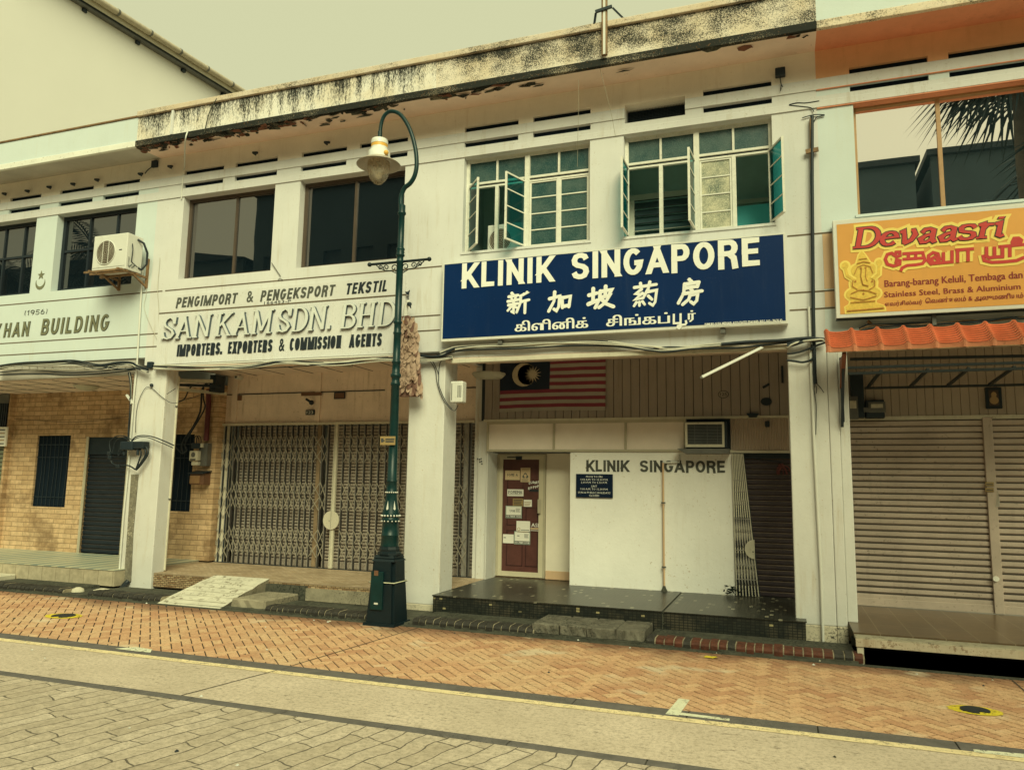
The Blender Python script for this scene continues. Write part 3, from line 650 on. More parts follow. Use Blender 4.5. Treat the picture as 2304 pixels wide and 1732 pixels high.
def mark(pts, m, z=.0065): mk.add([(x, y, z) for x, y in pts], [list(range(len(pts)))], m)
mark([(-.90, -3.40), (-.80, -3.40), (-.77, -2.93), (-.86, -2.92)], WROAD); mark([(-.80, -3.385), (-.43, -3.39), (-.43, -3.33), (-.80, -3.315)], WROAD, .007)
q = [grd(cT(*p)) for p in ((1920, 985), (2212, 1012), (2212, 1035), (1928, 1002))]; mark(q[::-1], WROAD)
q = [grd(cU(*p)) for p in ((745, 748), (880, 738), (985, 752), (975, 774), (880, 765))]; mark(q[::-1], WROAD)
mk.build('parking_mark', kind='structure')

# ------------------------------------------------------------------ platforms, kerb bricks (the walkway in front of each shop)
def cleft(x0, x1, y, zz, seed, m):
    """rough broken front edge"""
    pass

# ------------------------------------------------------------------ THE ROW OF SHOPHOUSES
ROWG = 'shophouses of the terrace'
khan = thing('shophouse', 'white shophouse with tan brick-tiled ground floor and crescent emblem at far left', 'building', (-13, 0, 0), ROWG)
sank = thing('shophouse', 'white shophouse with wide folding lattice gate and raised serif lettering', 'building', (-7.1, 0, 0), ROWG)
clin = thing('shophouse', 'white shophouse with open teal casement windows above a clinic entrance', 'building', (-1.95, 0, 0), ROWG)
deva = thing('shophouse', 'shophouse with rust-orange soffit, mirror window and taupe roller shutter at right', 'building', (2.6, 0, 0), ROWG)
WT, WBZ = 6.365, 4.965
slots_k = [(-16.0, -15.2), (-14.98, -14.2), (-13.95, -13.6), (-13.345, -12.555), (-12.10, -11.295), (-11.055, -10.245)]
slots_s = [(-9.29, -8.476), (-8.245, -7.427), (-6.978, -6.16), (-5.934, -5.115)]
slots_c = [(-4.197, -3.375), (-3.158, -2.334), (-.84, 0.0)]
slots_d = [(.899, 1.751), (1.965, 2.8), (3.1, 3.9)]
UPW = mat('stained_upper_wall', (.90, .82, .72), .75, .12, 1.5, .35, 30, (.35, .25, .16), .35, (.5, .36, .24), .25, 30, spec=.15)
GHOST = (-1.865, -1.07, 6.535, 6.80)
def facade(par, x0, x1, zb, slots, wins, m, mband, mup, extra=()):
    b = MB(); holes = [(a, c, 6.520, 6.602) for a, c in slots]+[(a, c, 6.748, 6.832) for a, c in slots]+[(a, c, WBZ, WT) for a, c in wins]+list(extra)
    b.cells(x0, x1, zb, 6.602, holes, 0, .25, m, m)
    b.cells(x0, x1, 6.602, 6.748, list(extra), 0, .25, m, m)
    b.cells(x0, x1, 6.748, 7.12, holes, 0, .25, mup, mup)
    for a, c in slots:
        b.rect(a-.001, c+.001, 6.519, 6.603, .05, NAVY); b.rect(a-.001, c+.001, 6.747, 6.833, .05, NAVY)  # navy sheets behind the slots give their inner shade as colour
    for e in extra:
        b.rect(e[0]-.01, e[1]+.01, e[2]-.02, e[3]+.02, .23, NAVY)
        for i in range(12): b.box(e[0], e[1], .19, .195, e[2]+.01+i*.02, e[2]+.014+i*.02, DARK)
        for i in range(40): b.box(e[0]+i*.02, e[0]+i*.02+.003, .187, .189, e[2], e[3], DARK)
    b.build('wall', par)
    t = MB()
    xs = sorted([x0, x1]+[v for e in extra for v in e[:2]])
    for i in range(0, len(xs), 2): t.box(xs[i], xs[i+1], -.014, 0.003, 6.606, 6.746, mband)
    t.profile([(.003, 6.372), (-.018, 6.374), (-.018, 6.455), (-.012, 6.46), (-.012, 6.517), (.003, 6.517)], x0, x1, mband)
    t.build('moulding', par)
facade(khan, -16.2, -9.815, 3.69, slots_k, [(-15.5, -12.6), (-12.09, -10.25)], WHITE2, WHITE, UPW)
facade(sank, -9.815, -4.42, 3.56, slots_s, [(-9.25, -7.44), (-6.97, -5.14)], WHITE, WHITE, UPW)
facade(clin, -4.42, .52, 3.46, slots_c, [(-4.19, -2.34), (-1.88, -.01)], WHITE, WHITE, UPW, [GHOST])
facade(deva, .52, 5.2, 3.46, slots_d, [(.925, 2.80), (3.2, 5.0)], WHITE2, WHITE, mat('peach_orange_paint', (.90, .50, .28), .7, .15, 1.4, .2, 30, (.3, .14, .08), .3, (.45, .2, .1), .15, 30, spec=.15))
b = MB()
for z in (6.603, 6.362): b.box(.52, 5.2, -.02, .002, z-.006, z+.003, ORANGE)
for xa_, xb_ in ((.925, 2.80), (3.2, 5.0)): b.box(xa_, xb_, .004, .10, 6.352, 6.362, ORANGE)
b.build('painted_trim', deva)
# grooves and painted bands of the fascia
def grooves(par, x0, x1, zs):
    b = MB()
    for z in zs: b = MB(); b.box(x0, x1, -.004, .004, z-.009, z+.009, mat('groove_dark', (.16, .12, .08), .9, .3, 4)); b.build('groove', par)  # each groove drawn as a thin dark strip
grooves(khan, -16.2, -9.56, (4.79, 4.08, 3.865)); grooves(sank, -9.50, -4.5, (4.79,)); grooves(sank, -5.0, -4.5, (4.08, 3.865)); grooves(clin, .13, .52, (4.778, 4.066, 3.855)); grooves(deva, .52, .66, (4.778, 4.066, 3.855))
b = MB()
for z0, z1 in ((4.09, 4.765), (3.87, 4.055)): b.box(.525, .70, -.003, .003, z0, z1, CREAM)
b.build('painted_band', deva)
# soffits, cornice edges, parapets, copings
def crown(par, x0, x1, ms, mf, mp, mc, cap=(7.60, 7.69), capm=.57, top=7.6):
    s = MB(); s.profile([(.003, 7.12), (-.545, 7.085), (-.545, 7.115), (.003, 7.15)], x0, x1, ms); s.build('soffit', par)
    c = MB(); c.bbox(x0, x1, -.56, -.50, 7.082, 7.185, mf, .008)
    c.build('cornice', par)
    p = MB(); p.box(x0, x1, -.53, -.38, 7.187, top, mp); p.hrect(x0, x1, -.38, .3, 7.2, CONC); p.build('parapet', par)
    k = MB(); k.bbox(x0, x1, -capm, -.34, cap[0]+.002, cap[1], mc, .01); k.build('coping', par)
    rf = MB(); rf.box(x0, x1, .26, 9, 7.0, 7.15, CONC); rf.build('roof', par)  # unseen slab added to keep light out of the interior
    rw = MB(); rw.box(x0, x1, 8.9, 9.0, 0, 6.99, WHITE); rw.build('rear_wall', par)  # unseen back wall added to close the interior against stray light
crown(khan, -16.2, -9.815, SOFFITG, mat('white_cornice_edge', (.78, .78, .72), .7, .1, 4, .7, 20, (.2, .15, .1), .3, sthr=.6), WHITE2, RUST, (7.60, 7.635), .55, 7.60)
crown(sank, -9.815, -4.42, SOFFIT, MOULD_B, MOULD_S, MOULD_CAP)
crown(clin, -4.42, .52, SOFFIT, MOULD_B, MOULD_C, MOULD_CAP)
crown(deva, .52, 5.2, ORANGE, MOULD_D, WHITE2, MOULD_CAP)
b = MB(); b.box(-9.10, -9.06, -.56, -.532, 7.19, 7.6, WHITE)
b.build('parapet_joint', sank)
# blown concrete hanging in flakes off the cornice's lower edge
def flakes(par, x0, x1, n, seed):
    rnd = random.Random(seed); b = MB()
    for i in range(n):
        x = x0+(x1-x0)*rnd.random()**1.3; y = -.55+abs(rnd.gauss(0, .10)); L = rnd.uniform(.02, .16); w_ = rnd.uniform(.015, .06)
        if y > -.12: continue
        z = 7.12-.035*(-y/.545); pts = []
        for k2 in range(7):
            a = 2*math.pi*k2/7; rr = rnd.uniform(.6, 1.2)
            pts.append((x+math.cos(a)*L*rr, min(-.02, y+math.sin(a)*w_*rr), z-.004-rnd.uniform(0, .03)))
        b.add(pts, [list(range(7))], rnd.choice([MOULD_B, MOULD_B, mat('spall_red', (.2, .08, .05), .9, .3), CONCD]))
    b.build('spalled_patch', par, kind='stuff')
flakes(sank, -9.8, -5.0, 150, 3); flakes(clin, -4.4, -2.9, 22, 4); flakes(clin, -2.0, .4, 6, 5)
# iron hooks under the soffit
for par, pp_ in ((khan, (cA(630, 1168), cA(475, 1195), cA(320, 1215), cA(178, 1240), cA(30, 1258), cA(912, 1130))), (sank, (cA(1105, 1082), cA(1655, 995), cA(2120, 928)))):
    for p in pp_:
        x, z = fac(p, -.05); h = MB(); h.bar((x-.045, -.06, z+.012), (x+.05, -.06, z+.0), .03, .03, DARK); h.bar((x-.03, -.06, z), (x-.03, .0, z), .02, .02, DARK); h.build('wall_hook', par)
# ------------------------------------------------------------------ columns of the covered walkway
def column(par, x0, x1, y0, y1, z0, z1, m=COLW):
    b = MB(); b.bbox(x0, x1, y0, y1, z0, z1, m, .012)
    return b.build('column', par)
DIRT = mat('damp_column_foot', (.62, .56, .44), .85, .2, 3, .95, 30, (.05, .05, .045), .3, (.3, .2, .12), .4, 30, sthr=.52)
column(khan, -10.02, -9.34, .002, .26, 0, 3.50)
column(clin, -4.95, -4.40, .002, .43, .10, 3.50)
column(clin, .09, .52, .002, .36, .20, 3.475)
column(deva, .523, .635, .004, .36, .20, 3.47); column(deva, .637, .745, .04, .38, .25, 3.47)
for par, x0, x1, z1 in ((clin, -4.955, -4.395, .10), (clin, .087, .52, .20), (deva, .523, .64, .20)):
    b = MB(); b.bbox(x0, x1, -.003, .40, 0, z1, DIRT, .01); b.build('column_foot', par)
# ------------------------------------------------------------------ left shop: brick-tiled back wall, window openings, shutter, tiled step
b = MB(); b.cells(-14.82, -9.64, .29, 3.45, [(-14.085, -13.185, 1.14, 2.542), (-12.745, -11.67, .29, 2.503), (-10.62, -10.145, 1.14, 2.543)], 1.6, 1.85, BRICKW)
b.build('back_wall', khan)
for x0, x1 in ((-14.085, -13.185), (-10.62, -10.145)):
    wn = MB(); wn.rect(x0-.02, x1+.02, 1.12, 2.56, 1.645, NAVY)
    wf = wn.build('window', khan)
    gr = MB()
    for i in range(int((x1-x0)/.11)+1): gr.tube([(x0+.03+i*.11, 1.622, 1.15), (x0+.05+i*.11+.02*math.sin(i*2), 1.622, 1.85), (x0+.03+i*.11, 1.622, 2.53)], .006, DARK, 5)
    for z in (1.32, 2.1, 2.35): gr.box(x0, x1, 1.630, 1.640, z, z+.02, DARK)
    gr.build('grille', wf)
SHGAP = mat('shutter_gap', (.085, .07, .06), .6, .3, 5)  # darker slat grooves: shade between slats put into the colour
def shutter(par, x0, x1, z0, z1, y, m, pitch=.075, name='roller_shutter', amp=.012, bottom=None, gap=None):
    b = MB(); n = int((z1-z0)/pitch); pts = []
    for i in range(n):
        z = z0+i*(z1-z0)/n; p = (z1-z0)/n
        pts += [(y, z+.001), (y-amp, z+p*.18), (y-amp*1.1, z+p*.5), (y-amp, z+p*.80), (y+amp*.4, z+p*.86), (y+amp*.4, z+p*.985)]
    vs = [(x0, a, c) for a, c in pts]+[(x1, a, c) for a, c in pts]; k = len(pts)
    b.add(vs, [(i, k+i, k+i+1, i+1) for i in range(k-1) if i % 6 not in (3, 4)], m); b.add(vs, [(i, k+i, k+i+1, i+1) for i in range(k-1) if i % 6 in (3, 4)], gap or SHGAP)
    b.rect(x0, x1, z0, z1, y+.02, DARK)
    if bottom: b.bbox(x0, x1, y-.02, y+.01, z0-.01, z0+bottom, m, .004)
    return b.build(name, par)
sh = shutter(khan, -12.72, -11.69, .30, 2.18, 1.66, SHUT_K, .085, gap=mat('navy_slat_edge', (.05, .045, .045), .5, .4, 8))
b = MB(); b.box(-12.742, -11.672, 1.615, 1.80, 2.17, 2.50, DARK); b.build('shutter_box', sh)
b = MB(); b.box(-12.76, -12.70, 1.585, 1.60, .30, 2.51, ALU); b.box(-11.70, -11.66, 1.585, 1.60, .30, 2.51, ALU); b.build('door_frame', khan)
b = MB(); b.box(-16.2, -9.64, .12, 1.6, 3.40, 3.43, CEIL)
for i in range(11): b.box(-16.2+i*.6, -16.19+i*.6, .12, 1.6, 3.394, 3.402, DARK)
for yy in (.5, 1.05): b.box(-16.2, -9.64, yy, yy+.01, 3.395, 3.403, DARK)
b.build('ceiling', khan)
b = MB(); b.box(-16.2, -10.02, .03, .24, 3.42, 3.688, SOFFITG); b.build('beam', khan)
# striped tile walkway
mt, nt_, bs_ = node_mat('striped_floor_tile'); b_ = NB(nt_); P_ = b_.pos(); X_, Y_, Z_ = b_.sep(P_)
sx_ = b_.math('MODULO', b_.math('ADD', X_, 40.0), .30)
st_ = b_.ramp(sx_, .12, .15); n_ = b_.ramp(b_.noise(b_.mapping(P_, (.6, .3, 1)), 1.6, 3), .42, .6)
c_ = b_.mix(st_, (.50, .50, .37), b_.mix(n_, (.17, .24, .235), (.30, .33, .28)))
b_.l(b_.mix(b_.math('MULTIPLY', b_.ramp(b_.noise(P_, 5, 5), .5, .7), .5), c_, (.42, .38, .26)), bs_.inputs['Base Color']); bs_.inputs['Roughness'].default_value = .4
STRIPE = mt
b = MB(); b.box(-16.2, -9.86, -.205, 1.6, .05, .285, PTILE); b.box(-16.2, -9.855, -.215, 1.6, .287, .30, STRIPE); b.build('platform', khan)
shutter(khan, -16.2, -14.86, .30, 2.6, 1.55, mat('olive_shutter_steel', (.20, .22, .16), .5, .2, 3), .085)
b = MB(); b.box(-16.2, -14.84, 1.50, 1.62, 2.62, 3.39, GREYM)
for i in range(22): b.box(-16.15+i*.06, -16.12+i*.06, 1.48, 1.502, 2.65, 3.2, SHUT_K)
b.build('shutter_box', khan)
b = MB(); b.box(-14.86, -14.80, 1.5, 1.66, .3, 3.4, BRICKW); b.build('pilaster', khan)

# ------------------------------------------------------------------ second shop: gate, shutter behind it, beam, boards
b = MB(); b.box(-9.64, -4.64, 1.79, 1.95, 2.735, 3.63, ARCW)
for x in (-9.50, -7.72, -6.33): b.box(x, x+.11, 1.765, 1.80, 2.74, 3.63, ARCW)
b.box(-9.64, -4.64, 1.772, 1.80, 3.27, 3.285, DARK)
b.build('back_wall', sank)
b = MB(); b.box(-9.64, -4.64, .10, 1.95, 3.62, 3.65, CEIL)
for i in range(9): b.box(-9.6+i*.6, -9.59+i*.6, .12, 1.79, 3.613, 3.622, DARK)
b.box(-9.6, -4.64, .9, .91, 3.614, 3.623, DARK); b.build('ceiling', sank)
b = MB(); b.box(-9.34, -4.95, .005, .22, 3.48, 3.558, ARCW); b.build('beam', sank)
s2_ = shutter(sank, -9.46, -7.66, .27, 2.70, 1.98, SHUT_L, .055, bottom=.08); shutter(sank, -7.56, -4.66, .27, 2.70, 1.98, SHUT_L, .055, bottom=.08)
gt = MB(); gt.box(-9.80, -4.655, 1.72, 1.80, 2.70, 2.742, TRUNK); gt.box(-9.78, -4.66, 1.74, 1.78, .262, .275, DARK)
gt = gt.build('folding_gate', sank)
bars = [-9.735, -9.625, -9.515]+[-9.365+i*.1117 for i in range(16)]+[-7.505, -7.39]+[-7.083+i*.137 for i in range(18) if -7.083+i*.137 < -4.72]
bb = MB()
for x in bars:
    wide = x < -9.5
    if wide: bb.box(x-.046, x+.046, 1.765, 1.79, .275, 2.70, TRUNK); bb.box(x+.040, x+.056, 1.742, 1.764, .275, 2.70, DARK); bb.box(x+.025, x+.039, 1.744, 1.764, .275, 2.70, GRILLE)
    else: bb.box(x-.013, x-.001, 1.742, 1.77, .275, 2.72, GRILLE); bb.box(x+.0, x+.018, 1.737, 1.775, .275, 2.72, mat('gate_steel_dark', (.055, .05, .048), .5, .3, 8))
bb.build('gate_bars', gt)
lt = MB(); GST = mat('gate_strap', (.42, .38, .31), .5, .35, 9, .6, 50, (.14, .09, .06), metal=.2)
def lattice(B, xs, bands, y, wd=.0125):
    for a in range(len(xs)-1):
        for z0, z1 in bands:
            zm = (z0+z1)/2
            for (za, zb) in ((z0, zm), (zm, z0), (zm, z1), (z1, zm)):
                B.bar((xs[a], y-.004*(za > zb), za), (xs[a+1], y-.004*(za > zb), zb), wd, .004, GST)
BANDS = ((2.03, 2.52), (1.22, 1.71), (.43, .91))
for a_, c_, bd_ in ((0, 4, ((1.9, 2.45), (1.05, 1.6), (.35, .85))), (3, 19, BANDS), (18, 21, BANDS), (21, None, BANDS)):
    for one in bd_: lt = MB(); lattice(lt, bars[a_:c_], (one,), 1.74); lt.build('lattice', gt)
p = MB(); p.bbox(-7.65, -7.575, 1.80, 1.86, .27, 2.70, mat('rusty_gate_post', (.30, .21, .13), .6, .3, 4, .6, 30, (.1, .06, .04), .6), .006)
p.build('post', gt)
p = MB(); p.bbox(-7.265, -7.195, 1.725, 1.775, .275, 2.72, TRUNK, .006); p.box(-7.245, -7.243, 1.722, 1.726, .3, 2.7, DARK)
p.build('meeting_rail', gt)
p = MB(); p.disc(-7.235, 1.075, .155, .155, 1.700, TRUNK, 28, .02); p.box(-7.237, -7.234, 1.697, 1.70, .93, 1.22, DARK); p.box(-7.27, -7.262, 1.697, 1.70, 1.05, 1.075, DARK)
p.build('lock_plate', gt)
p = MB(); p.box(-4.85, -4.74, 1.775, 1.85, .27, 2.70, GRILLE); p.build('post', gt)
# number plate and small boards above the gate
def plate(name, label, cat, x0, x1, z0, z1, y, m, txt=None, mtxt=None, th=.02, frame=None):
    b = MB(); b.bbox(x0, x1, y-th, y, z0, z1, m, .004)
    if txt: ftext(b, txt, x0+(x1-x0)*.14, x1-(x1-x0)*.14, z0+(z1-z0)*.2, z1-(z1-z0)*.2, y-th-.002, mtxt, .02)
    if frame:
        f = .18*(z1-z0)
        b.box(x0-.004, x1+.004, y-th-.006, y-th+.004, z1-f*.5, z1+.004, frame); b.box(x0-.004, x1+.004, y-th-.006, y-th+.004, z0-.004, z0+f*.5, frame)
        b.box(x0-.004, x0+f*.5, y-th-.005, y-th+.004, z0, z1, frame); b.box(x1-f*.5, x1+.004, y-th-.005, y-th+.004, z0, z1, frame)
    return b.build(name, None, label, cat)
plate('number_plate', 'small navy house number plate reading 123 above the lattice gate', 'number plate', -7.88, -7.70, 2.875, 2.965, 1.762, DARK, '123', WPVC)
plate('name_board', 'long dark narrow board fixed above the lattice gate', 'board', -7.995, -7.575, 3.215, 3.275, 1.762, BROWNP)
plate('name_board', 'small red square talisman board above the lattice gate', 'board', -7.325, -7.115, 3.15, 3.26, 1.788, BROWNP, None, None, .02, DARK)
plate('name_board', 'tiny dark notice at the left end of the lattice gate lintel', 'board', -9.385, -9.30, 3.165, 3.26, 1.788, BROWNP)
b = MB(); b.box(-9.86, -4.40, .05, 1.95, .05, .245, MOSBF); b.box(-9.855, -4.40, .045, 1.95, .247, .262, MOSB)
b.box(-6.70, -4.955, .0, .05, .03, .20, CONC); b.box(-7.2, -6.5, -.01, .05, .03, .225, CONCD)
b.build('platform', sank)
# ------------------------------------------------------------------ clinic shopfront
WS = .26
b = MB(); b.cells(-3.025, -.665, WS, 2.225, [], 1.6, 2.2, mat('rough_cream_render', (.88, .87, .84), .8, .07, 2, .7, 24, (.42, .30, .17), .25, (.45, .36, .22), .55, 14, spec=.1, sthr=.64))
b.build('front_wall', clin)
b = MB(); b.cells(-4.385, -3.03, WS, 2.225, [(-4.372, -3.545, WS, 2.215)], 2.1, 2.2, ARCW); b.box(-3.545, -3.028, 2.07, 2.1, .28, 2.22, mat('cream_render', (.84, .77, .66), .8, .1, 2, bump=.2, spec=.1)); b.box(-4.39, -3.03, 2.02, 2.2, WS, .275, DTILE)
b.box(-3.54, -3.03, 2.062, 2.07, .275, .40, CREAM); b.box(-4.388, -4.372, 1.62, 2.1, .26, 2.22, COLW); b.build('door_recess', clin)
b = MB(); b.bbox(-4.638, -4.395, 1.70, 1.90, WS, 3.60, COLW, .01); b.bbox(-4.56, -4.40, 1.66, 1.70, WS, 2.72, COLW, .01); b.build('pilaster', clin)
# frosted fascia panels: plain panels in an aluminium frame
b = MB()
for x0, x1 in ((-4.355, -3.30), (-3.27, -2.195), (-2.165, -1.325)): b.rect(x0, x1, 2.26, 2.66, 1.612, PEACH)
for x in (-4.385, -3.30, -2.195, -1.335): b.box(x, x+.03, 1.58, 1.63, 2.23, 2.70, ALU)
b.box(-4.385, -1.30, 1.578, 1.632, 2.66, 2.71, ALU); b.box(-4.385, -.66, 1.578, 1.632, 2.228, 2.262, ALU)
b.build('fascia_panel', clin)
b = MB(); m_ = mat('board_cladding', (.34, .29, .26), .6, .12, 1.6, .3, 30, (.1, .08, .06), .4, (.13, .10, .07), spec=.2)
x = -4.44
while x < .12:
    b.bbox(x+.004, x+.126, 1.60, 1.64, 2.725, 3.72, m_, .004); x += .13
b.rect(-4.5, .14, 2.72, 3.72, 1.632, DARK); b.box(-4.44, .12, 1.575, 1.63, 2.70, 2.735, TRUNK)
b.build('board_cladding', clin)
b = MB(); m_ = mat('fluted_panel', (.58, .48, .40), .5, .1)
pts = []; x = -.69
while x < .10: pts += [(x, 1.62), (x+.009, 1.605), (x+.018, 1.62)]; x += .022
vs = [(a, c, 2.245) for a, c in pts]+[(a, c, 2.70) for a, c in pts]; k_ = len(pts)
b.add(vs, [(i, i+1, k_+i+1, k_+i) for i in range(k_-1)], m_); b.box(-.72, .10, 1.57, 1.64, 2.215, 2.245, TRUNK); b.build('fluted_panel', clin)
b = MB(); b.box(-1.40, -.66, 1.625, 1.66, 2.23, 2.71, DARK); b.build('recess_board', clin)
shutter(clin, -.66, .12, WS, 2.21, 1.70, SHUT_D, .072, gap=mat('maroon_slat_edge', (.20, .15, .12), .5, .4, 8))  # paler slat lines: highlights put into the colour
b = MB(); b.box(-.72, .095, 1.66, 1.72, 2.14, 2.215, DARK); b.build('shutter_box', clin)
b = MB(); b.box(-4.4, .12, .36, 1.66, 3.62, 3.66, ARCW); b.build('ceiling', clin)
b = MB(); b.box(-4.40, .09, .004, .22, 3.40, 3.458, ARCW); b.build('beam', clin)
b = MB(); b.bbox(-4.30, .09, -.035, .0, 3.375, 3.435, TRUNK, .008); b.build('cable_trunking', clin)
# dark mosaic platform with its expansion gap and chipped nosing
b = MB(); b.box(-4.39, -1.40, -.205, 2.1, .03, .25, MOSDF); b.box(-1.375, .19, -.205, 2.1, .03, .25, MOSDF)
b.box(-4.40, -1.40, -.215, 2.1, .252, .266, MOSD); b.box(-1.375, .20, -.215, 2.1, .252, .264, MOSD); b.box(-1.40, -1.375, -.19, 2.1, .03, .255, CONCD)
b.build('platform', clin)
# folded-back leaning gate
gt2 = MB()
for i in range(8):
    xt = -.66+i*.0195; xb = -.645+i*.041
    gt2.bar((xt, 1.55, 2.20), (xb, 1.55, WS+.01), .013, .03, TRUNK); gt2.bar((xt+.010, 1.56, 2.20), (xb+.018, 1.56, WS+.01), .008, .02, DARK)
for t in (.12, .19, .27, .36, .46, .55, .68, .78, .88): gt2.bar((-.66+.015*t, 1.532, 2.2-t*1.94), (-.66+.1365+.17*t, 1.532, 2.2-t*1.94), .01, .004, GRILLE)
for i in range(7):
    for t0, t1 in ((.45, .66), (.70, .92)):
        f_ = lambda i_, t: (-.66+i_*.0195+t*(.015+i_*.0215), 1.53, 2.2-t*1.94)
        gt2.bar(f_(i, t0), f_(i+1, t1), .006, .004, GRILLE); gt2.bar(f_(i+1, t0), f_(i, t1), .006, .004, GRILLE)
gt2 = gt2.build('folding_gate', clin)
p = MB(); p.prism([(-.395+.13*math.cos(R(90+180*i/14)), .90+.13*math.sin(R(90+180*i/14))) for i in range(15)], 1.515, 1.528, TRUNK); p.box(-.425, -.41, 1.511, 1.515, .86, .875, DARK)
p.build('lock_plate', gt2)
# ------------------------------------------------------------------ right-hand shop front
YD = 1.45
def devx(p): return fac(p, YD)
b = MB(); b.box(.75, 5.2, YD+.05, YD+.2, 2.60, 3.9, ARCW)
x = .76; m_ = mat('tongue_groove_board', (.44, .37, .31), .6, .1, 2, spec=.2)
while x < 4.5: b.bbox(x+.002, x+.098, YD+.0, YD+.05, 2.66, 3.85, m_, .004); x += .10
b.build('back_wall', deva)
zt = devx(cQ(305, 455))[1]
shutter(deva, .80, devx(cQ(850, 460))[0]-.0, .27, zt, YD, SHUT_T, .078, bottom=.09); shutter(deva, devx(cQ(886, 460))[0], 4.6, .27, zt, YD, SHUT_T, .078, bottom=.09)
b = MB(); b.bbox(devx(cQ(848, 460))[0], devx(cQ(888, 460))[0], YD-.045, YD+.02, .26, zt+.02, SHUT_T, .006); b.box(.78, 4.6, YD-.03, YD+.02, zt, zt+.05, TRUNK); b.build('shutter_guide', deva)
b = MB(); b.box(.745, 5.2, -.62, 1.5, .12, .235, CONC); b.box(.648, 5.2, -.60, 1.5, .236, .252, DTILE)
b.bbox(.648, 5.2, -.80, -.60, .205, .236, mat('worn_apron', (.40, .36, .27), .6, .3, 6, .7, 24, (.1, .08, .06), bump=.4, sthr=.55), .004)
b.box(.648, 5.2, -.815, -.80, .15, .225, mat('rust_dripped_fascia', (.55, .47, .36), .6, .2, 5, .6, 24, (.16, .08, .04), .95, (.22, .10, .04), sthr=.55))
b.box(.66, .72, -.80, -.74, -.04, .2, TRUNK); b.box(2.15, 2.21, -.80, -.74, -.6, .2, TRUNK)
b.build('platform', deva)
b = MB(); b.box(.66, 5.2, -.06, -.04, -.6, .12, CONCD); b.build('drain_wall', deva)
b = MB(); b.box(.75, 5.2, .3, YD, 3.55, 3.58, ARCW); b.build('ceiling', deva)
# ------------------------------------------------------------------ upper windows
def glazed(par, x0, x1, y, mull, trans, mf, mp, fr=.05, fd=.05, sub=.02):
    """fixed/sliding window: frame mesh with one pane sub-part per light; mull: x positions, trans: z positions"""
    b = MB(); z0, z1 = WBZ, WT
    b.box(x0, x0+fr, y, y+fd, z0, z1, mf); b.box(x1-fr, x1, y, y+fd, z0, z1, mf)
    b.box(x0+fr, x1-fr, y, y+fd, z0, z0+fr, mf); b.box(x0+fr, x1-fr, y, y+fd, z1-fr, z1, mf)
    for t in trans: b.box(x0+fr, x1-fr, y+.004, y+fd-.002, t-sub, t+sub, mf)
    zs = [z0+fr]+list(trans)+[z1-fr]; xs = [x0+fr]+list(mull)+[x1-fr]
    for mx_ in mull:
        for i in range(len(zs)-1): b.box(mx_-sub, mx_+sub, y+.008, y+fd-.004, zs[i]+(sub if i else 0), zs[i+1]-(sub if i < len(zs)-2 else 0), mf)
    wn = b.build('window', par)
    for i in range(len(xs)-1):
        q = MB(); q.rect(xs[i], xs[i+1], z0+fr, z1-fr, y+.03+(.004 if i % 2 else 0), mp); q.build('pane', wn)
    return wn
glazed(khan, -12.09, -10.25, .13, (-11.45, -10.82), (5.72,), DARKF, PANE_K, .07)
glazed(khan, -15.5, -12.6, .13, (-14.2, -13.55, -13.05), (5.72,), DARKF, PANE_K, .07)
glazed(sank, -9.25, -7.44, .13, (-8.28,), (), BROWNF, PANE_G, .055)
glazed(sank, -6.97, -5.14, .13, (-6.05,), (), BROWNF, PANE_G, .055)
wd = glazed(deva, .925, 2.80, .10, (1.845,), (), mat('tan_window_frame', (.42, .25, .12), .5, .2, 6), PANE_M, .035, .05, .022)
glazed(deva, 3.2, 5.0, .10, (4.1,), (), MATS['tan_window_frame'], PANE_M, .05, .05, .022)
# sills and rendered frames
b = MB(); b.box(.90, 2.83, -.02, .12, 4.93, 4.962, WHITE2); b.build('sill', deva)
for x0, x1 in ((-4.19, -2.34), (-1.88, -.01)):
    b = MB(); b.box(x0-.02, x1+.02, -.015, .10, 4.93, 4.963, WHITE); b.build('sill', clin)
# casement windows of the clinic
YC = .10
def casement_frame(x0, x1):
    b = MB(); mf = WFRAME; z0, z1, zt = WBZ, WT, 5.985; xm = (x0+x1)/2
    b.box(x0, x0+.045, YC, YC+.05, z0, z1, mf); b.box(x1-.045, x1, YC, YC+.05, z0, z1, mf)
    b.box(x0+.045, x1-.045, YC, YC+.05, z1-.045, z1, mf); b.box(x0+.045, x1-.045, YC-.01, YC+.055, z0, z0+.03, mf)
    b.box(xm-.035, xm+.035, YC-.012, YC+.055, z0+.03, z1-.045, mf)
    for a, c in ((x0+.045, xm-.035), (xm+.035, x1-.045)):
        b.box(a, c, YC+.002, YC+.05, zt, zt+.03, mf); b.box(a, c, YC+.004, YC+.05, zt-.055, zt-.03, mf); b.box(a, c, YC+.03, YC+.045, zt-.03, zt, DARK)
        q = (a+c)/2
        b.box(q-.014, q+.014, YC+.004, YC+.05, zt+.03, z1-.045, mf); b.box(q-.025, q+.025, YC+.004, YC+.048, z0+.03, zt-.055, mf)
    wn = b.build('window', clin)
    for a, c in ((x0+.045, xm-.035), (xm+.035, x1-.045)):
        q = (a+c)/2
        for e, f in ((a, q-.014), (q+.014, c)):
            p = MB(); p.rect(e, f, zt+.03, z1-.045, YC+.03, GLGREEN); p.build('transom_pane', wn)
    return wn
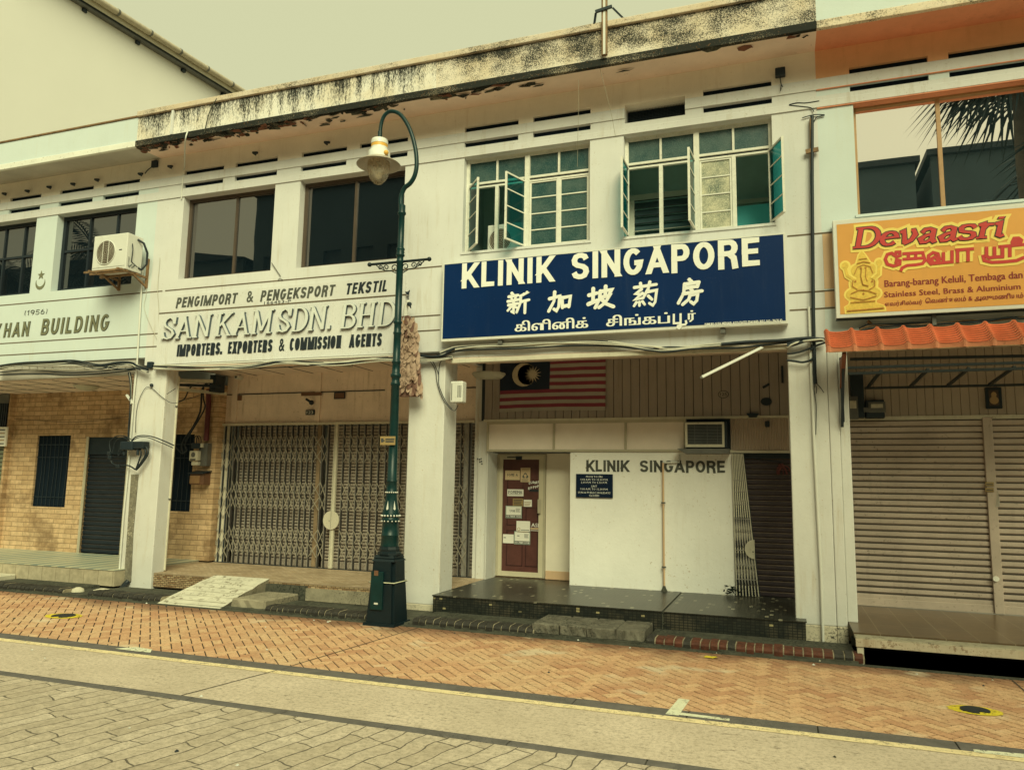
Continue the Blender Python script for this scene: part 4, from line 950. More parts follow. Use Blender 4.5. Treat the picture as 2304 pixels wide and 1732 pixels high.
def closed_leaf(wn, x0, x1, mp):
    b = MB(); z0, z1 = WBZ+.03, 5.93
    b.box(x0, x0+.022, YC+.012, YC+.04, z0, z1, WFRAME); b.box(x1-.022, x1, YC+.012, YC+.04, z0, z1, WFRAME)
    b.box(x0+.022, x1-.022, YC+.012, YC+.04, z0, z0+.022, WFRAME); b.box(x0+.022, x1-.022, YC+.012, YC+.04, z1-.022, z1, WFRAME)
    for i in range(1, 4): z = z0+(z1-z0)*i/4; b.box(x0+.022, x1-.022, YC+.016, YC+.036, z-.008, z+.008, WFRAME)
    b.rect(x0+.022, x1-.022, z0+.022, z1-.022, YC+.026, mp)
    return b.build('casement', wn)
def open_leaf(wn, xh, w, ang, mp):
    """casement hinged at xh, swung out over the street; ang measured from the closed position"""
    b = MB(); z0, z1 = WBZ+.03, 5.95; dx, dy = math.cos(R(ang)), -math.sin(R(abs(ang)))
    if w < 0: dx = -dx
    L = abs(w); P = lambda t, z: (xh+dx*L*t, YC+dy*L*t, z)
    for t in (.02, .98): b.bar(P(t, z0), P(t, z1), .028, .022, WFRAME)
    for z in (z0+.012, z1-.012): b.bar(P(0, z), P(1, z), .026, .022, WFRAME)
    for i in range(1, 4): z = z0+(z1-z0)*i/4; b.bar(P(.03, z), P(.97, z), .013, .016, WFRAME)
    b.add([P(.03, z0+.02), P(.97, z0+.02), P(.97, z1-.02), P(.03, z1-.02)], [(0, 1, 2, 3)], mp)
    b.bar(P(.5, z0+.02), (xh+dx*.05, YC, z0+.0), .014, .01, DARK)
    return b.build('open_casement', wn)
w1 = casement_frame(-4.19, -2.34); w2 = casement_frame(-1.88, -.01)
m1 = -3.265; m2 = -.945
closed_leaf(w1, m1+.037, -2.822, GLGREEN); closed_leaf(w1, -2.794, -2.387, GLGREEN)
open_leaf(w1, -4.145, .42, 50, GLTEAL); open_leaf(w1, m1-.03, -.42, 70, GLTEAL)
closed_leaf(w2, m2+.037, -.512, GLPALE)
open_leaf(w2, -1.84, .40, 91, GLTEAL); open_leaf(w2, m2-.03, -.40, 86, GLTEAL); open_leaf(w2, -.055, -.40, 114, GLTEAL)
# the room behind the clinic windows: partition with louvres, teal curtain, shelf of boxes
rm = MB(); RG = mat('room_green', (.48, .68, .66), .8, .2, 1.5); RG2 = mat('room_trim_green', (.48, .56, .48), .7, .2)
rm.rect(-4.4, .5, 4.8, 6.6, 1.3, RG); rm.hrect(-4.4, .5, .25, 1.3, 6.5, mat('room_ceiling', (.60, .78, .74), .8, .1)); rm.hrect(-4.4, .5, .25, 1.3, 4.93, RG)
for x in (-4.4, .5, -2.1): rm.quad((x, .25, 4.9), (x, 1.3, 4.9), (x, 1.3, 6.5), (x, .25, 6.5), RG)
rm.box(-4.3, -3.3, 1.22, 1.28, 5.42, 5.46, RG2); rm.box(-4.25, -3.4, 1.25, 1.29, 4.95, 5.40, mat('room_maroon', (.34, .10, .10), .8, .2)); rm.box(-4.2, -3.7, .9, 1.0, 4.93, 5.10, CONCW)
rm.box(-1.95, -.95, .70, .74, 5.72, 5.80, RG2); rm.box(-1.95, -1.87, .70, .74, 4.95, 5.72, mat('room_white_trim', (.8, .8, .7), .7, .2)); rm.box(-1.10, -1.02, .70, .74, 4.95, 5.72, MATS['room_white_trim'])
for i in range(6): rm.quad((-1.87, .71, 5.05+i*.11), (-1.10, .71, 5.05+i*.11), (-1.10, .75, 5.15+i*.11), (-1.87, .75, 5.15+i*.11), mat('louvre_glass', (.06, .11, .12), .15, .1)); 
for i in range(7): rm.box(-1.87, -1.10, .70, .71, 5.045+i*.11, 5.055+i*.11, DARK if i > 2 else GREYCAB)
rm.box(-1.48, -1.20, .80, 1.0, 4.93, 5.22, mat('carton', (.85, .70, .52), .8, .1)); rm.box(-1.74, -1.62, .80, .9, 4.93, 5.2, MATS['room_white_trim'])
rm.box(-.50, -.06, .95, 1.0, 5.60, 5.66, RG2); rm.box(-.50, -.06, .9, .95, 4.93, 5.55, mat('teal_curtain', (.16, .85, .9), .6, .15, 1.2))
rm.build('room', clin)
# ------------------------------------------------------------------ painted and raised lettering, emblem
def box_of(p0, p1, Y=0): (a, c), (b2, d2) = fac(p0, Y), fac(p1, Y); return a, b2, c, d2
b = MB()
y = -.0045
def kh(B, t, l, r_, z0, z1, **kw):
    caps(B, t, l, r_, z0, z1, y-.001, LETOLD, t=.17, th=.001, slant=.10, grow=.012, **kw); caps(B, t, l, r_, z0, z1, y-.0045, LETOL, t=.13, th=.001, slant=.10, **kw)
xk0 = fac(cKH(30, 1205))[0]; xk1 = fac(cKH(255, 1195))[0]; zk0 = fac(cKH(30, 1208))[1]; zk1 = fac(cKH(60, 1085))[1]
kh(b, 'HAN', xk0, xk1-.04, zk0, zk1, gap=.28)
kw_ = (xk1-xk0)/3.1; kh(b, 'K', xk0-kw_*.95, xk0-.10, zk0, zk1)
xb0 = fac(cKH(348, 1190))[0]; xb1 = fac(cKH(925, 1160))[0]
kh(b, 'BUILDING', xb0, xb1-.02, zk0, zk1+.02, gap=.26)
x0, x1, z0, z1 = box_of(cKH(208, 1030), cKH(412, 962)); caps(b, '(1956)', x0, x1-.02, z0+.02, z1+.0, y, LETG, t=.11, th=.002, slant=.12, gap=.2)
b.build('painted_lettering', khan)
b = MB()
cx, cz = fac(cKH(345, 745)); rr = .115
pts = [(cx+rr*math.cos(R(a)), cz+rr*math.sin(R(a))) for a in range(160, 381, 10)]
pts2 = [(cx+rr*.90*math.cos(R(a)), cz+.042+rr*.92*math.sin(R(a))) for a in range(372, 167, -10)]
b.prism(pts+pts2, -.008, .0, LETOL)
sx, sz = fac(cKH(352, 678)); 
b.prism([(sx+(.085 if i % 2 == 0 else .034)*math.cos(R(90+36*i)), sz+(.085 if i % 2 == 0 else .034)*math.sin(R(90+36*i))) for i in range(10)], -.008, .0, LETOL)
b.build('emblem', khan)
# ribbed name board of the second shop
b = MB(); xl, xr = -9.545, -5.06
b.box(xl, xr, -.022, -.001, 4.415, 4.695, WHITE)
b.box(xl-.02, xr+.01, -.024, -.002, 3.555, 4.40, WHITE)
x = xl-.02
while x < xr: b.box(x, x+.004, -.0262, -.0238, 3.56, 4.395, WHITE); x += .042
b.box(xl-.02, xr+.01, -.03, -.001, 4.398, 4.417, mat('groove_dark', (.16, .12, .08)))
b.build('name_board', sank)
b = MB(); y = -.0225
x0, z0 = fac(cSK(192, 400)); z1 = fac(cSK(200, 320))[1]
for t, l, r_ in (('PENGIMPORT', 192, 760), ('&', 820, 890), ('PENGEKSPORT', 950, 1640), ('TEKSTIL', 1718, 2118)):
    if t == '&': ftext(b, t, fac(cSK(l, 300), y)[0]+.02, fac(cSK(r_, 250), y)[0], 4.478, 4.655, y-.004, LETG, .02, 0, 3); continue
    caps(b, t, fac(cSK(l, 300), y)[0], fac(cSK(r_, 250), y)[0]-.05, 4.478, 4.648, y, LETG if t != 'TEKSTIL' else LETK, t=.20, th=.004, slant=.16, gap=.2)
ftext(b, '166453-P', fac(cSK(985, 350), y)[0], fac(cSK(1228, 345), y)[0], 4.422, 4.468, y-.004, INK)
y = -.0265
for t, l, r_ in (('IMPORTERS.', 198, 612), ('EXPORTERS', 655, 1066), ('&', 1118, 1168), ('COMMISSION', 1212, 1686), ('AGENTS', 1750, 2055)):
    if t == '&': ftext(b, t, fac(cSK(l, 800), y)[0], fac(cSK(r_, 760), y)[0], 3.675, 3.865, y-.005, LETK, .02, 0, 3); continue
    caps(b, t, fac(cSK(l, 800), y)[0], fac(cSK(r_, 760), y)[0]-.02, 3.675, 3.865, y, LETK, t=.20, th=.006, slant=.05, gap=.17)
b.build('painted_lettering', sank)
b = MB(); RAISED = mat('raised_letter_face', (.64, .66, .65), .5, .05); RSIDE = mat('raised_letter_side', (.10, .13, .16), .5, .1)  # letter sides coloured dark to stand for their shade
for t, l, r_ in (('SAN', 78, 505), ('KAM', 548, 1062), ('SDN.', 1112, 1600), ('BHD', 1675, 2165)):
    zz = (3.965, 4.315)
    caps(b, t, fac(cSK(l, 600), y)[0], fac(cSK(r_, 550), y)[0], *zz, y, RAISED, t=.138, th=.042, thin=.052, font=SER, gap=.09, slant=.10, side=RSIDE)
b.build('raised_lettering', sank)
# ------------------------------------------------------------------ blue clinic signboard
YS = -.13
sg = MB(); sg.bbox(-4.42, .107, YS, -.01, 3.665, 4.787, WPVC, .006); sg.rect(-4.395, .082, 3.705, 4.765, YS-.003, SIGNB)
sg = sg.build('signboard', None, 'navy blue signboard with white lettering in three scripts over the clinic entrance', 'signboard')
b = MB(); y = YS-.004
for i in (-3.6, -1.9, -.6): pass
def hx(p): return fac(p, y)
zb, zt_ = hx(cKS(140, 358))[1], hx(cKS(140, 203))[1]
caps(b, 'KLINIK', hx(cKS(137, 280))[0], hx(cKS(712, 240))[0]-.01, zb, zt_, y, LETW, t=.20, th=.004, gap=.16)
caps(b, 'SINGAPORE', hx(cKS(818, 230))[0], hx(cKS(1988, 130))[0], zb, zt_+.005, y, LETW, t=.205, th=.004, gap=.13)
CH = {
 '新': ([(.20, .99), (.28, .88)], [(.06, .82), (.50, .87)], [(.8, .17, .78), (.21, .67)], [(.8, .40, .80), (.34, .67)], [(.02, .59), (.54, .65)], [(.05, .40), (.50, .46)], [(.29, .60), (.29, .02), (.20, .08)], [(.9, .26, .42), (.02, .13)], [(.9, .34, .34), (.48, .20)],
       [(.92, .97), (.62, .80)], [(.63, .82), (.61, .45), (.44, .02)], [(.64, .53), (1.02, .60)], [(.84, .56), (.83, -.04)]),
 '加': ([(.04, .66), (.50, .76), (.46, .22), (.36, .02), (.24, .12)], [(.27, .99), (.24, .52), (.00, .02)], [(.60, .68), (.63, .16)], [(.61, .66), (.99, .72), (.92, .18)], [(.63, .22), (.94, .27)]),
 '坡': ([(.02, .64), (.36, .72)], [(.20, .95), (.19, .30)], [(1.1, .00, .20), (.38, .36)], [(.50, .78), (.97, .84), (.88, .66)], [(.50, .80), (.46, .40), (.28, .00)], [(.72, 1.02), (.70, .52)], [(.50, .50), (.88, .56), (.70, .22), (.44, .00)], [(1.1, .54, .42), (.74, .16), (1.04, .00)]),
 '葯': ([(.04, .84), (.98, .91)], [(.30, 1.01), (.33, .76)], [(.70, 1.04), (.64, .78)], [(.34, .74), (.10, .56), (.32, .52)], [(.38, .56), (.06, .30), (.42, .36)], [(.9, .12, .18), (.02, .02)], [(.9, .25, .18), (.25, .02)], [(.9, .38, .20), (.47, .06)], [(.62, .72), (.46, .44)], [(.58, .60), (.99, .66), (.92, .14), (.82, .00), (.68, .10)], [(.64, .42), (.78, .26)]),
 '房': ([(.48, 1.02), (.58, .91)], [(.28, .83), (.88, .89)], [(.86, .87), (.80, .68)], [(.28, .66), (.82, .71)], [(.28, .84), (.23, .45), (.00, .04)], [(.9, .52, .62), (.60, .53)], [(.22, .43), (1.0, .50)], [(.52, .36), (.82, .39), (.77, .10), (.64, -.03), (.52, .07)], [(.52, .42), (.44, .18), (.18, -.03)]),
}
for c, l, r_, bt, tp in (('新', 412, 556, 512, 378), ('加', 668, 818, 502, 372), ('坡', 915, 1078, 480, 345), ('葯', 1195, 1355, 470, 320), ('房', 1472, 1636, 455, 300)):
    X0, X1 = hx(cKS(l, (bt+tp)/2))[0], hx(cKS(r_, (bt+tp)/2))[0]; Z0, Z1 = hx(cKS((l+r_)/2, bt))[1], hx(cKS((l+r_)/2, tp))[1]
    brush(b, CH[c], X0+.02, Z0+.01, X1-X0-.03, y, LETW, .135 if c in '新葯' else .155, .004, Z1-Z0-.02)
z0, z1 = hx(cKS(500, 624))[1], hx(cKS(905, 533))[1]
ftext(b, 'கிளினிக்', hx(cKS(468, 590))[0], hx(cKS(920, 565))[0], z0, z1, y-.003, LETW, 0, 0, 3, 0, 5)
ftext(b, 'சிங்கப்', hx(cKS(1037, 560))[0], hx(cKS(1428, 545))[0], z0, z1, y-.003, LETW, 0, 0, 3, 0, 5)
ftext(b, 'ர்', hx(cKS(1545, 530))[0], hx(cKS(1588, 530))[0], z0-.0, z1, y-.003, LETW, 0, 0, 3, 0, 5)
pp = lambda *q: [hx(cKS(*p)) for p in q]
for st in (pp((1455, 520), (1455, 574), (1497, 572)), pp((1497, 517), (1497, 596), (1488, 605), (1478, 600), (1480, 590), (1500, 584), (1525, 582), (1533, 572), (1530, 560))):
    stroke(b, st, lambda t, d: .026, y, .004, LETW, .01)
ftext(b, 'DIMILIKI OLEH: MEDIAID ASSOCIATES SDN BHD (REG. NO.: 79676-K)', hx(cKS(1648, 590))[0], hx(cKS(2130, 565))[0], hx(cKS(1648, 600))[1], hx(cKS(1648, 573))[1], y-.003, LETW, .02, 0, 1)
b.build('lettering', sg)
for p in (cKS(375, 692), cKS(1760, 632)):
    b = MB(); x, z = fac(p, -.08); b.box(x-.03, x+.03, -.10, -.03, 3.60, 3.664, GREYM); b.build('bracket', sg)

# ------------------------------------------------------------------ amber shop signboard
YA = -.17
sg2 = MB(); sg2.bbox(.632, 4.7, YA, -.03, 3.69, 4.865, WPVC, .006); sg2.box(.634, 4.7, YA+.012, -.028, 3.686, 3.70, DARK); sg2.rect(.675, 4.66, 3.735, 4.81, YA-.003, SIGNY)
sg2 = sg2.build('signboard', None, 'amber yellow signboard with red lettering and gold seated figure at the right edge', 'signboard')
b = MB(); y = YA-.004
ITAL = {
 'D': (.92, [[(.17, .02), (.17, .98)], [(.0, .98), (.45, .98)]+arc(.46, .5, .42, .48, 75, -75, 10)+[(.45, .02), (.0, .02)]]),
 'e': (.66, [[(.08, .37), (.60, .40)]+arc(.35, .34, .27, .31, 12, 318, 14)]),
 'v': (.66, [[(.02, .60), (.14, .65), (.24, .05)], [(.22, .03), (.46, .18), (.58, .44), (.50, .65), (.42, .66)]]),
 'a': (.68, [[(.12, .50), (.20, .63), (.38, .66), (.52, .56), (.50, .10), (.56, .01), (.66, .05)], [(.50, .40), (.24, .32), (.08, .18), (.14, .03), (.30, .01), (.50, .16)]]),
 's': (.58, [[(u*.5+.02, v*.66) for u, v in S_]]),
 'r': (.52, [[(.02, .62), (.18, .66), (.16, .0)], [(.16, .40), (.32, .62), (.52, .62)], [(.0, .01), (.34, .01)]]),
 'i': (.36, [[(.02, .62), (.18, .65), (.16, .08), (.24, .01), (.34, .06)], [(.17, .86), (.19, .92)]]),
}
hy = lambda p: fac(p, y)
zb, zt_ = hy(cDS(265, 430))[1], hy(cDS(290, 268))[1]; H_ = zt_-zb
xx0, xx1 = hy(cDS(250, 400))[0], hy(cDS(1525, 300))[0]-.06
word = 'Devaasri'; tot = sum(ITAL[c][0] for c in word)+.05*7; sx = (xx1-xx0)/tot
for grow, m_, yo in ((.085, HALO, 0), (.018, LETK, -.0045), (0, LETR, -.009)):
    x = xx0
    for c in word:
        for st in ITAL[c][1]:
            pts = [(x+u*sx+.20*v*H_, zb+v*H_) for u, v in st]
            stroke(b, pts, lambda t, d: (.085+.125*abs(d.y))*H_*1.05+grow, y+yo, .001, m_, .006 if grow < .05 else .03)
        x += (ITAL[c][0]+.05)*sx
def red_tamil(pts_list, wd):
    for grow, m_, yo in ((.06, HALO, 0), (0, LETR, -.005)):
        for st in pts_list: stroke(b, [hy(cDS(*p)) for p in st], lambda t, d: wd+grow, y+yo, .001, m_, .01)
# Tamil word 1 and the start of word 2, drawn stroke by stroke
red_tamil([[(590, 490), (600, 462), (630, 460), (632, 490), (605, 500), (565, 470), (530, 480), (512, 520), (530, 560), (580, 575), (630, 560), (632, 530), (605, 525), (600, 548)],
           [(660, 475), (820, 465)], [(700, 475), (700, 520)], [(760, 472), (758, 520)], [(820, 480), (835, 530), (815, 555), (760, 565), (690, 570), (650, 590), (640, 610)], [(660, 520), (815, 510)],
           [(935, 520), (915, 500), (890, 515), (895, 545), (925, 550), (955, 520), (940, 475), (900, 465), (865, 490), (862, 535), (890, 560)], [(880, 556), (1060, 540)], [(985, 470), (985, 545)], [(1055, 455), (1055, 545)],
           [(1100, 455), (1100, 540)], [(1090, 445), (1225, 435)], [(1185, 440), (1185, 530)]], .035)
red_tamil([[(1335, 425), (1335, 495), (1360, 508), (1400, 502), (1400, 425)], [(1400, 502), (1470, 498)], [(1465, 415), (1465, 498)], [(1440, 418), (1640, 400)], [(1525, 410), (1525, 495)],
           [(1308, 490), (1318, 530), (1380, 545), (1480, 540), (1580, 530), (1640, 505)], [(1600, 375), (1575, 362), (1560, 380), (1575, 398), (1610, 390), (1618, 365), (1595, 348), (1560, 350), (1545, 380), (1550, 410)]], .036)
ftext(b, 'Barang-barang Keluli, Tembaga dan', hy(cDS(508, 730))[0], hy(cDS(1628, 640))[0], hy(cDS(508, 748))[1]-.02, hy(cDS(510, 690))[1], y-.002, LETM, .028, 0, 2)
ftext(b, 'Stainless Steel, Brass & Aluminium', hy(cDS(505, 820))[0], hy(cDS(1612, 740))[0], hy(cDS(508, 836))[1], hy(cDS(510, 784))[1], y-.002, LETM, .028, 0, 2)
ftext(b, 'எவர்சில்வர்', hy(cDS(510, 890))[0], hy(cDS(815, 870))[0], hy(cDS(512, 908))[1], hy(cDS(512, 862))[1], y-.002, LETM, 0, 0, 2, 0, 3)
ftext(b, 'ெவண்கலம் & அலுமணியம்', hy(cDS(840, 860))[0], hy(cDS(1635, 810))[0], hy(cDS(842, 884))[1], hy(cDS(842, 834))[1], y-.002, LETM, 0, 0, 2, 0, 3)
b.build('lettering', sg2)
b = MB()
def blob(px, py, rx, ry, m_, lift, n=20):
    cx, cz = hy(cDS(px, py)); rx, ry = rx/3.615/178, ry/3.615/178
    b.prism([(cx+rx*math.cos(2*math.pi*i/n), cz+ry*math.sin(2*math.pi*i/n)) for i in range(n)], y-lift, y, m_)
def poly(pts, m_, lift): b.prism([hy(cDS(*p)) for p in pts], y-lift, y, m_)
def line(pts, wd, m_, lift): stroke(b, [hy(cDS(*p)) for p in pts], lambda t, d: wd, y-lift, .001, m_, .004)
for m_, ex, L in ((HALO, 14, .001), (GOLD, 0, .004)):
    poly([(200-ex, 950+ex), (510+ex, 925+ex), (500+ex, 895), (430+ex, 870), (430+ex, 840), (232-ex, 855), (225-ex, 885), (190-ex, 905)], m_, L)
    blob(333, 800, 118+ex, 60+ex, m_, L+.0004); blob(335, 715, 88+ex, 105+ex, m_, L+.0008); blob(335, 595, 58+ex, 62+ex, m_, L+.0012); blob(272, 612, 32+ex, 42+ex, m_, L+.0016); blob(398, 600, 32+ex, 42+ex, m_, L+.002)
    poly([(278-ex, 560), (392+ex, 552), (345+ex, 480), (322, 452-ex), (300-ex, 482)], m_, L+.0024)
    w_ = .030+ex*.0028
    line([(262, 690), (205, 655), (186, 585)], w_, m_, L+.0028); line([(412, 680), (458, 640), (462, 565)], w_, m_, L+.0032); blob(186, 572, 24+ex, 26+ex, m_, L+.0036); blob(463, 548, 22+ex, 26+ex, m_, L+.004)
line([(335, 600), (330, 660), (345, 715), (375, 720)], .034, GOLD, .0095)
line([(318, 600), (314, 665), (330, 725), (372, 738)], .006, GOLDD, .011); line([(355, 605), (352, 660), (365, 700)], .006, GOLDD, .011)
line([(262, 640), (285, 585), (335, 565), (390, 580), (410, 630)], .007, GOLDD, .011); line([(250, 690), (245, 740), (285, 765)], .008, GOLDD, .011); line([(425, 690), (425, 740), (385, 765)], .008, GOLDD, .011)
line([(235, 800), (300, 770), (370, 775), (440, 800)], .008, GOLDD, .011); line([(230, 830), (335, 850), (440, 818)], .008, GOLDD, .011); line([(232, 872), (430, 858)], .008, GOLDD, .011); line([(205, 940), (500, 915)], .010, GOLDD, .011)
line([(285, 555), (335, 540), (388, 548)], .007, GOLDD, .011); line([(300, 520), (360, 514)], .006, GOLDD, .011)
for px, py in ((315, 592), (352, 590), (270, 700), (405, 700), (335, 770), (335, 800)): blob(px, py, 7, 7, GOLDD, .0115, 8)
b.build('figure_print', sg2)
b = MB(); x, z = fac(cDS(905, 945), -.08); b.box(x-.02, x+.02, -.1, -.03, 3.57, 3.685, GREYM); b.build('bracket', sg2)

# ------------------------------------------------------------------ green street lamp
LX, LY = -4.655, -.95
lamp = thing('street_lamp', 'dark green ornate street lamp with swan-neck arm on the brick pavement', 'street lamp', (LX, LY, 0))
b = MB(); r4 = math.sqrt(2)/2
def sq(h0, h1, z0, z1, m_, ch=.012):
    bm = bmesh.new(); bmesh.ops.create_cube(bm, size=1)
    for v in bm.verts:
        h = h0 if v.co.z < 0 else h1
        v.co = Vector((LX+v.co.x*2*h, LY+v.co.y*2*h, z0 if v.co.z < 0 else z1))
    bmesh.ops.bevel(bm, geom=[e for e in bm.edges if abs(e.verts[0].co.z-e.verts[1].co.z) > .05], offset=ch, segments=2, affect='EDGES')
    b.bm(bm, m_)
sq(.215, .21, 0, .035, GREEND, .01); sq(.195, .168, .036, .50, GREEND, .03); sq(.176, .170, .501, .52, GREEND, .03); sq(.166, .158, .521, .76, GREEND, .045); sq(.158, .125, .761, .80, GREEND, .05); sq(.14, .118, .80, .835, GREEND, .04)
b.lathe([(.150, .836), (.148, .86), (.125, .875), (.128, .90), (.118, .93), (.110, .94)], LX, LY, GREEND, 8, False, R(22.5))
b.build('base', lamp)
b = MB()
b.tube([(LX-.168, LY-.172, .512), (LX+.172, LY-.172, .512), (LX+.172, LY+.17, .512)], .006, mat('pale_wire', (.62, .62, .45), .5, .1), 6)
b.build('tie_wire', lamp)
b = MB(); b.bbox(LX-.13, LX+.035, LY-.205, LY-.178, .19, .64, GREENP, .004); b.box(LX-.07, LX-.02, LY-.212, LY-.20, .255, .275, WPVC); b.box(LX-.085, LX-.03, LY-.209, LY-.203, .595, .655, BROWNP); b.build('access_panel', lamp)
b = MB()
b.lathe([(.112, .938), (.106, 1.06), (.110, 1.065), (.110, 1.078), (.104, 1.085), (.100, 1.23), (.112, 1.25), (.113, 1.275), (.104, 1.285), (.106, 1.30), (.116, 1.312), (.112, 1.335), (.092, 1.40), (.078, 1.48), (.070, 1.56), (.073, 1.59), (.074, 1.61), (.068, 1.62), (.067, 1.73), (.071, 1.735), (.071, 1.75), (.062, 1.755), (.058, 2.2), (.052, 2.95), (.062, 2.96), (.062, 2.99), (.052, 3.0), (.051, 3.05), (.060, 3.06), (.068, 3.075), (.068, 3.10), (.052, 3.115), (.049, 3.24), (.058, 3.25), (.058, 3.27), (.048, 3.28), (.047, 3.62), (.055, 3.63), (.055, 3.65), (.047, 3.66), (.046, 3.76), (.056, 3.77), (.056, 3.79), (.046, 3.80), (.044, 4.58), (.052, 4.59), (.052, 4.60), (.044, 4.61), (.044, 4.66), (.058, 4.67), (.058, 4.69), (.048, 4.70), (.056, 4.72), (.048, 4.735), (.056, 4.755), (.056, 4.77), (.042, 4.785), (.040, 5.22), (.056, 5.24), (.056, 5.26), (.046, 5.275), (.046, 5.36), (.034, 5.37)], LX, LY, GREENP, 24)
b.build('pole', lamp)
b = MB()
for z, rr, n, s in ((1.60, .074, 18, .010), (1.312, .115, 18, .013), (1.245, .112, 14, .010)):
    for i in range(n): b.sphere((LX+rr*math.cos(2*math.pi*i/n), LY+rr*math.sin(2*math.pi*i/n), z), s, WPVC, 4)
for i in range(6):
    a = 2*math.pi*i/6+.5; 
    b.add([(LX+r_*math.cos(a+da), LY+r_*math.sin(a+da), z) for r_, da, z in ((.101, 0, 1.36), (.092, .17, 1.40), (.079, 0, 1.50), (.092, -.17, 1.40))], [(0, 1, 2, 3)], WPVC)
b.build('white_bead', lamp)
arm = [at(cL(*p), LY) for p in ((507, 970), (508, 900), (520, 850), (545, 800), (590, 765), (625, 715), (645, 660), (655, 590), (652, 500), (640, 420), (615, 320), (580, 230), (535, 155), (490, 108), (440, 88), (395, 92), (355, 125), (330, 180), (318, 240), (312, 300))]
cr_ = []
for i in range(len(arm)-1):                                     # smooth the arm
    for k_ in range(4):
        t = k_/4; p0, p1, p2, p3 = arm[max(i-1, 0)], arm[i], arm[i+1], arm[min(i+2, len(arm)-1)]
        cr_.append(.5*((2*p1)+(p2-p0)*t+(2*p0-5*p1+4*p2-p3)*t*t+(3*p1-p0-3*p2+p3)*t**3))
cr_.append(arm[-1])
b = MB(); b.tube(cr_, [.032-.008*i/len(cr_) for i in range(len(cr_))], GREENP, 12); e_ = arm[-1]; b.tube([e_+Vector((0, 0, .035)), e_-Vector((0, 0, .09))], .030, GREENP, 12); b.build('arm', lamp)
HX = e_.x; HZ = fac(cL(310, 345), LY)[1]
b = MB(); b.lathe([(.05, HZ), (.105, HZ-.015), (.115, HZ-.04), (.115, HZ-.085)], HX, LY, GRANGE, 28); b.lathe([(.113, HZ-.131), (.113, HZ-.16), (.145, HZ-.19), (.15, HZ-.30), (.16, HZ-.31)], HX, LY, GRANGE, 36)
hd = b.build('lantern', lamp)
b = MB(); b.lathe([(.158, HZ-.2855), (.21, HZ-.315), (.285, HZ-.362), (.298, HZ-.376), (.285, HZ-.374), (.21, HZ-.335), (.165, HZ-.322), (.15, HZ-.335)], HX, LY, mat('lamp_shade_tan', (.42, .37, .31), .4, .2, 10), 36); b.build('shade', hd)
b = MB(); b.lathe([(.112, HZ-.086), (.112, HZ-.13)], HX, LY, AMBER, 28); b.build('amber_band', hd)
b = MB(); b.sphere((HX+.14, LY-.06, HZ-.24), .035, AMBER, 6); b.build('latch', hd)
b = MB(); b.lathe([(.148, HZ-.325), (.152, HZ-.37), (.150, HZ-.44), (.134, HZ-.52), (.100, HZ-.585), (.05, HZ-.635), (.01, HZ-.65)], HX, LY, GLDOME, 28); b.build('glass_dome', hd)
b = MB(); b.lathe([(.03, HZ-.34), (.03, HZ-.42), (.05, HZ-.47), (.045, HZ-.54), (.01, HZ-.57)], HX, LY, WPVC, 14); b.build('bulb', hd)
b = MB(); zc = 4.592
xL, xR = fac(cL(215, 1518), LY)[0], fac(cL(773, 1475), LY)[0]
b.tube([(xL, LY, zc), (xR, LY, zc)], .017, GREEND, 10); b.sphere((xL, LY, zc), .03, GREEND, 6); b.sphere((xR, LY, zc), .03, GREEND, 6)
def spiral(cx, cz, r0, r1, a0, a1, n=22): return [(cx+(r0+(r1-r0)*i/n)*math.cos(R(a0+(a1-a0)*i/n)), LY, cz+(r0+(r1-r0)*i/n)*math.sin(R(a0+(a1-a0)*i/n))) for i in range(n+1)]
for s in (-1, 1):
    c = lambda P_: [(LX+s*(x-LX), yy, z) for x, yy, z in P_]
    b.tube(c(spiral(LX+.085, zc-.075, .055, .012, 250, -180)), .007, GREEND, 6); b.tube(c(spiral(LX+.20, zc-.06, .045, .010, -80, 400)), .007, GREEND, 6); b.tube(c(spiral(LX+.29, zc-.055, .035, .008, 200, -260)), .007, GREEND, 6)
    b.tube(c([(LX+.05, LY, zc-.15), (LX+.13, LY, zc-.11), (LX+.22, LY, zc-.10), (LX+.30, LY, zc-.06), (LX+.35, LY, zc-.02)]), .007, GREEND, 6)
b.build('scroll_bracket', lamp)
b = MB(); b.bbox(-4.80, -4.585, -1.035, -1.025, 2.19, 2.30, PAPERB, .003)
for i, (t0, t1) in enumerate(((.36, .92), (.36, .95))): b.box(-4.80+.215*t0, -4.80+.215*t1, -1.037, -1.034, 2.225+.028*i, 2.243+.028*i, INK)
b.box(-4.785, -4.752, -1.037, -1.034, 2.225, 2.275, INK); b.box(-4.75, -4.735, -1.037, -1.034, 2.235, 2.255, INK)
b.build('notice', None, 'small tan advertising plate strapped to the green lamp pole', 'notice')

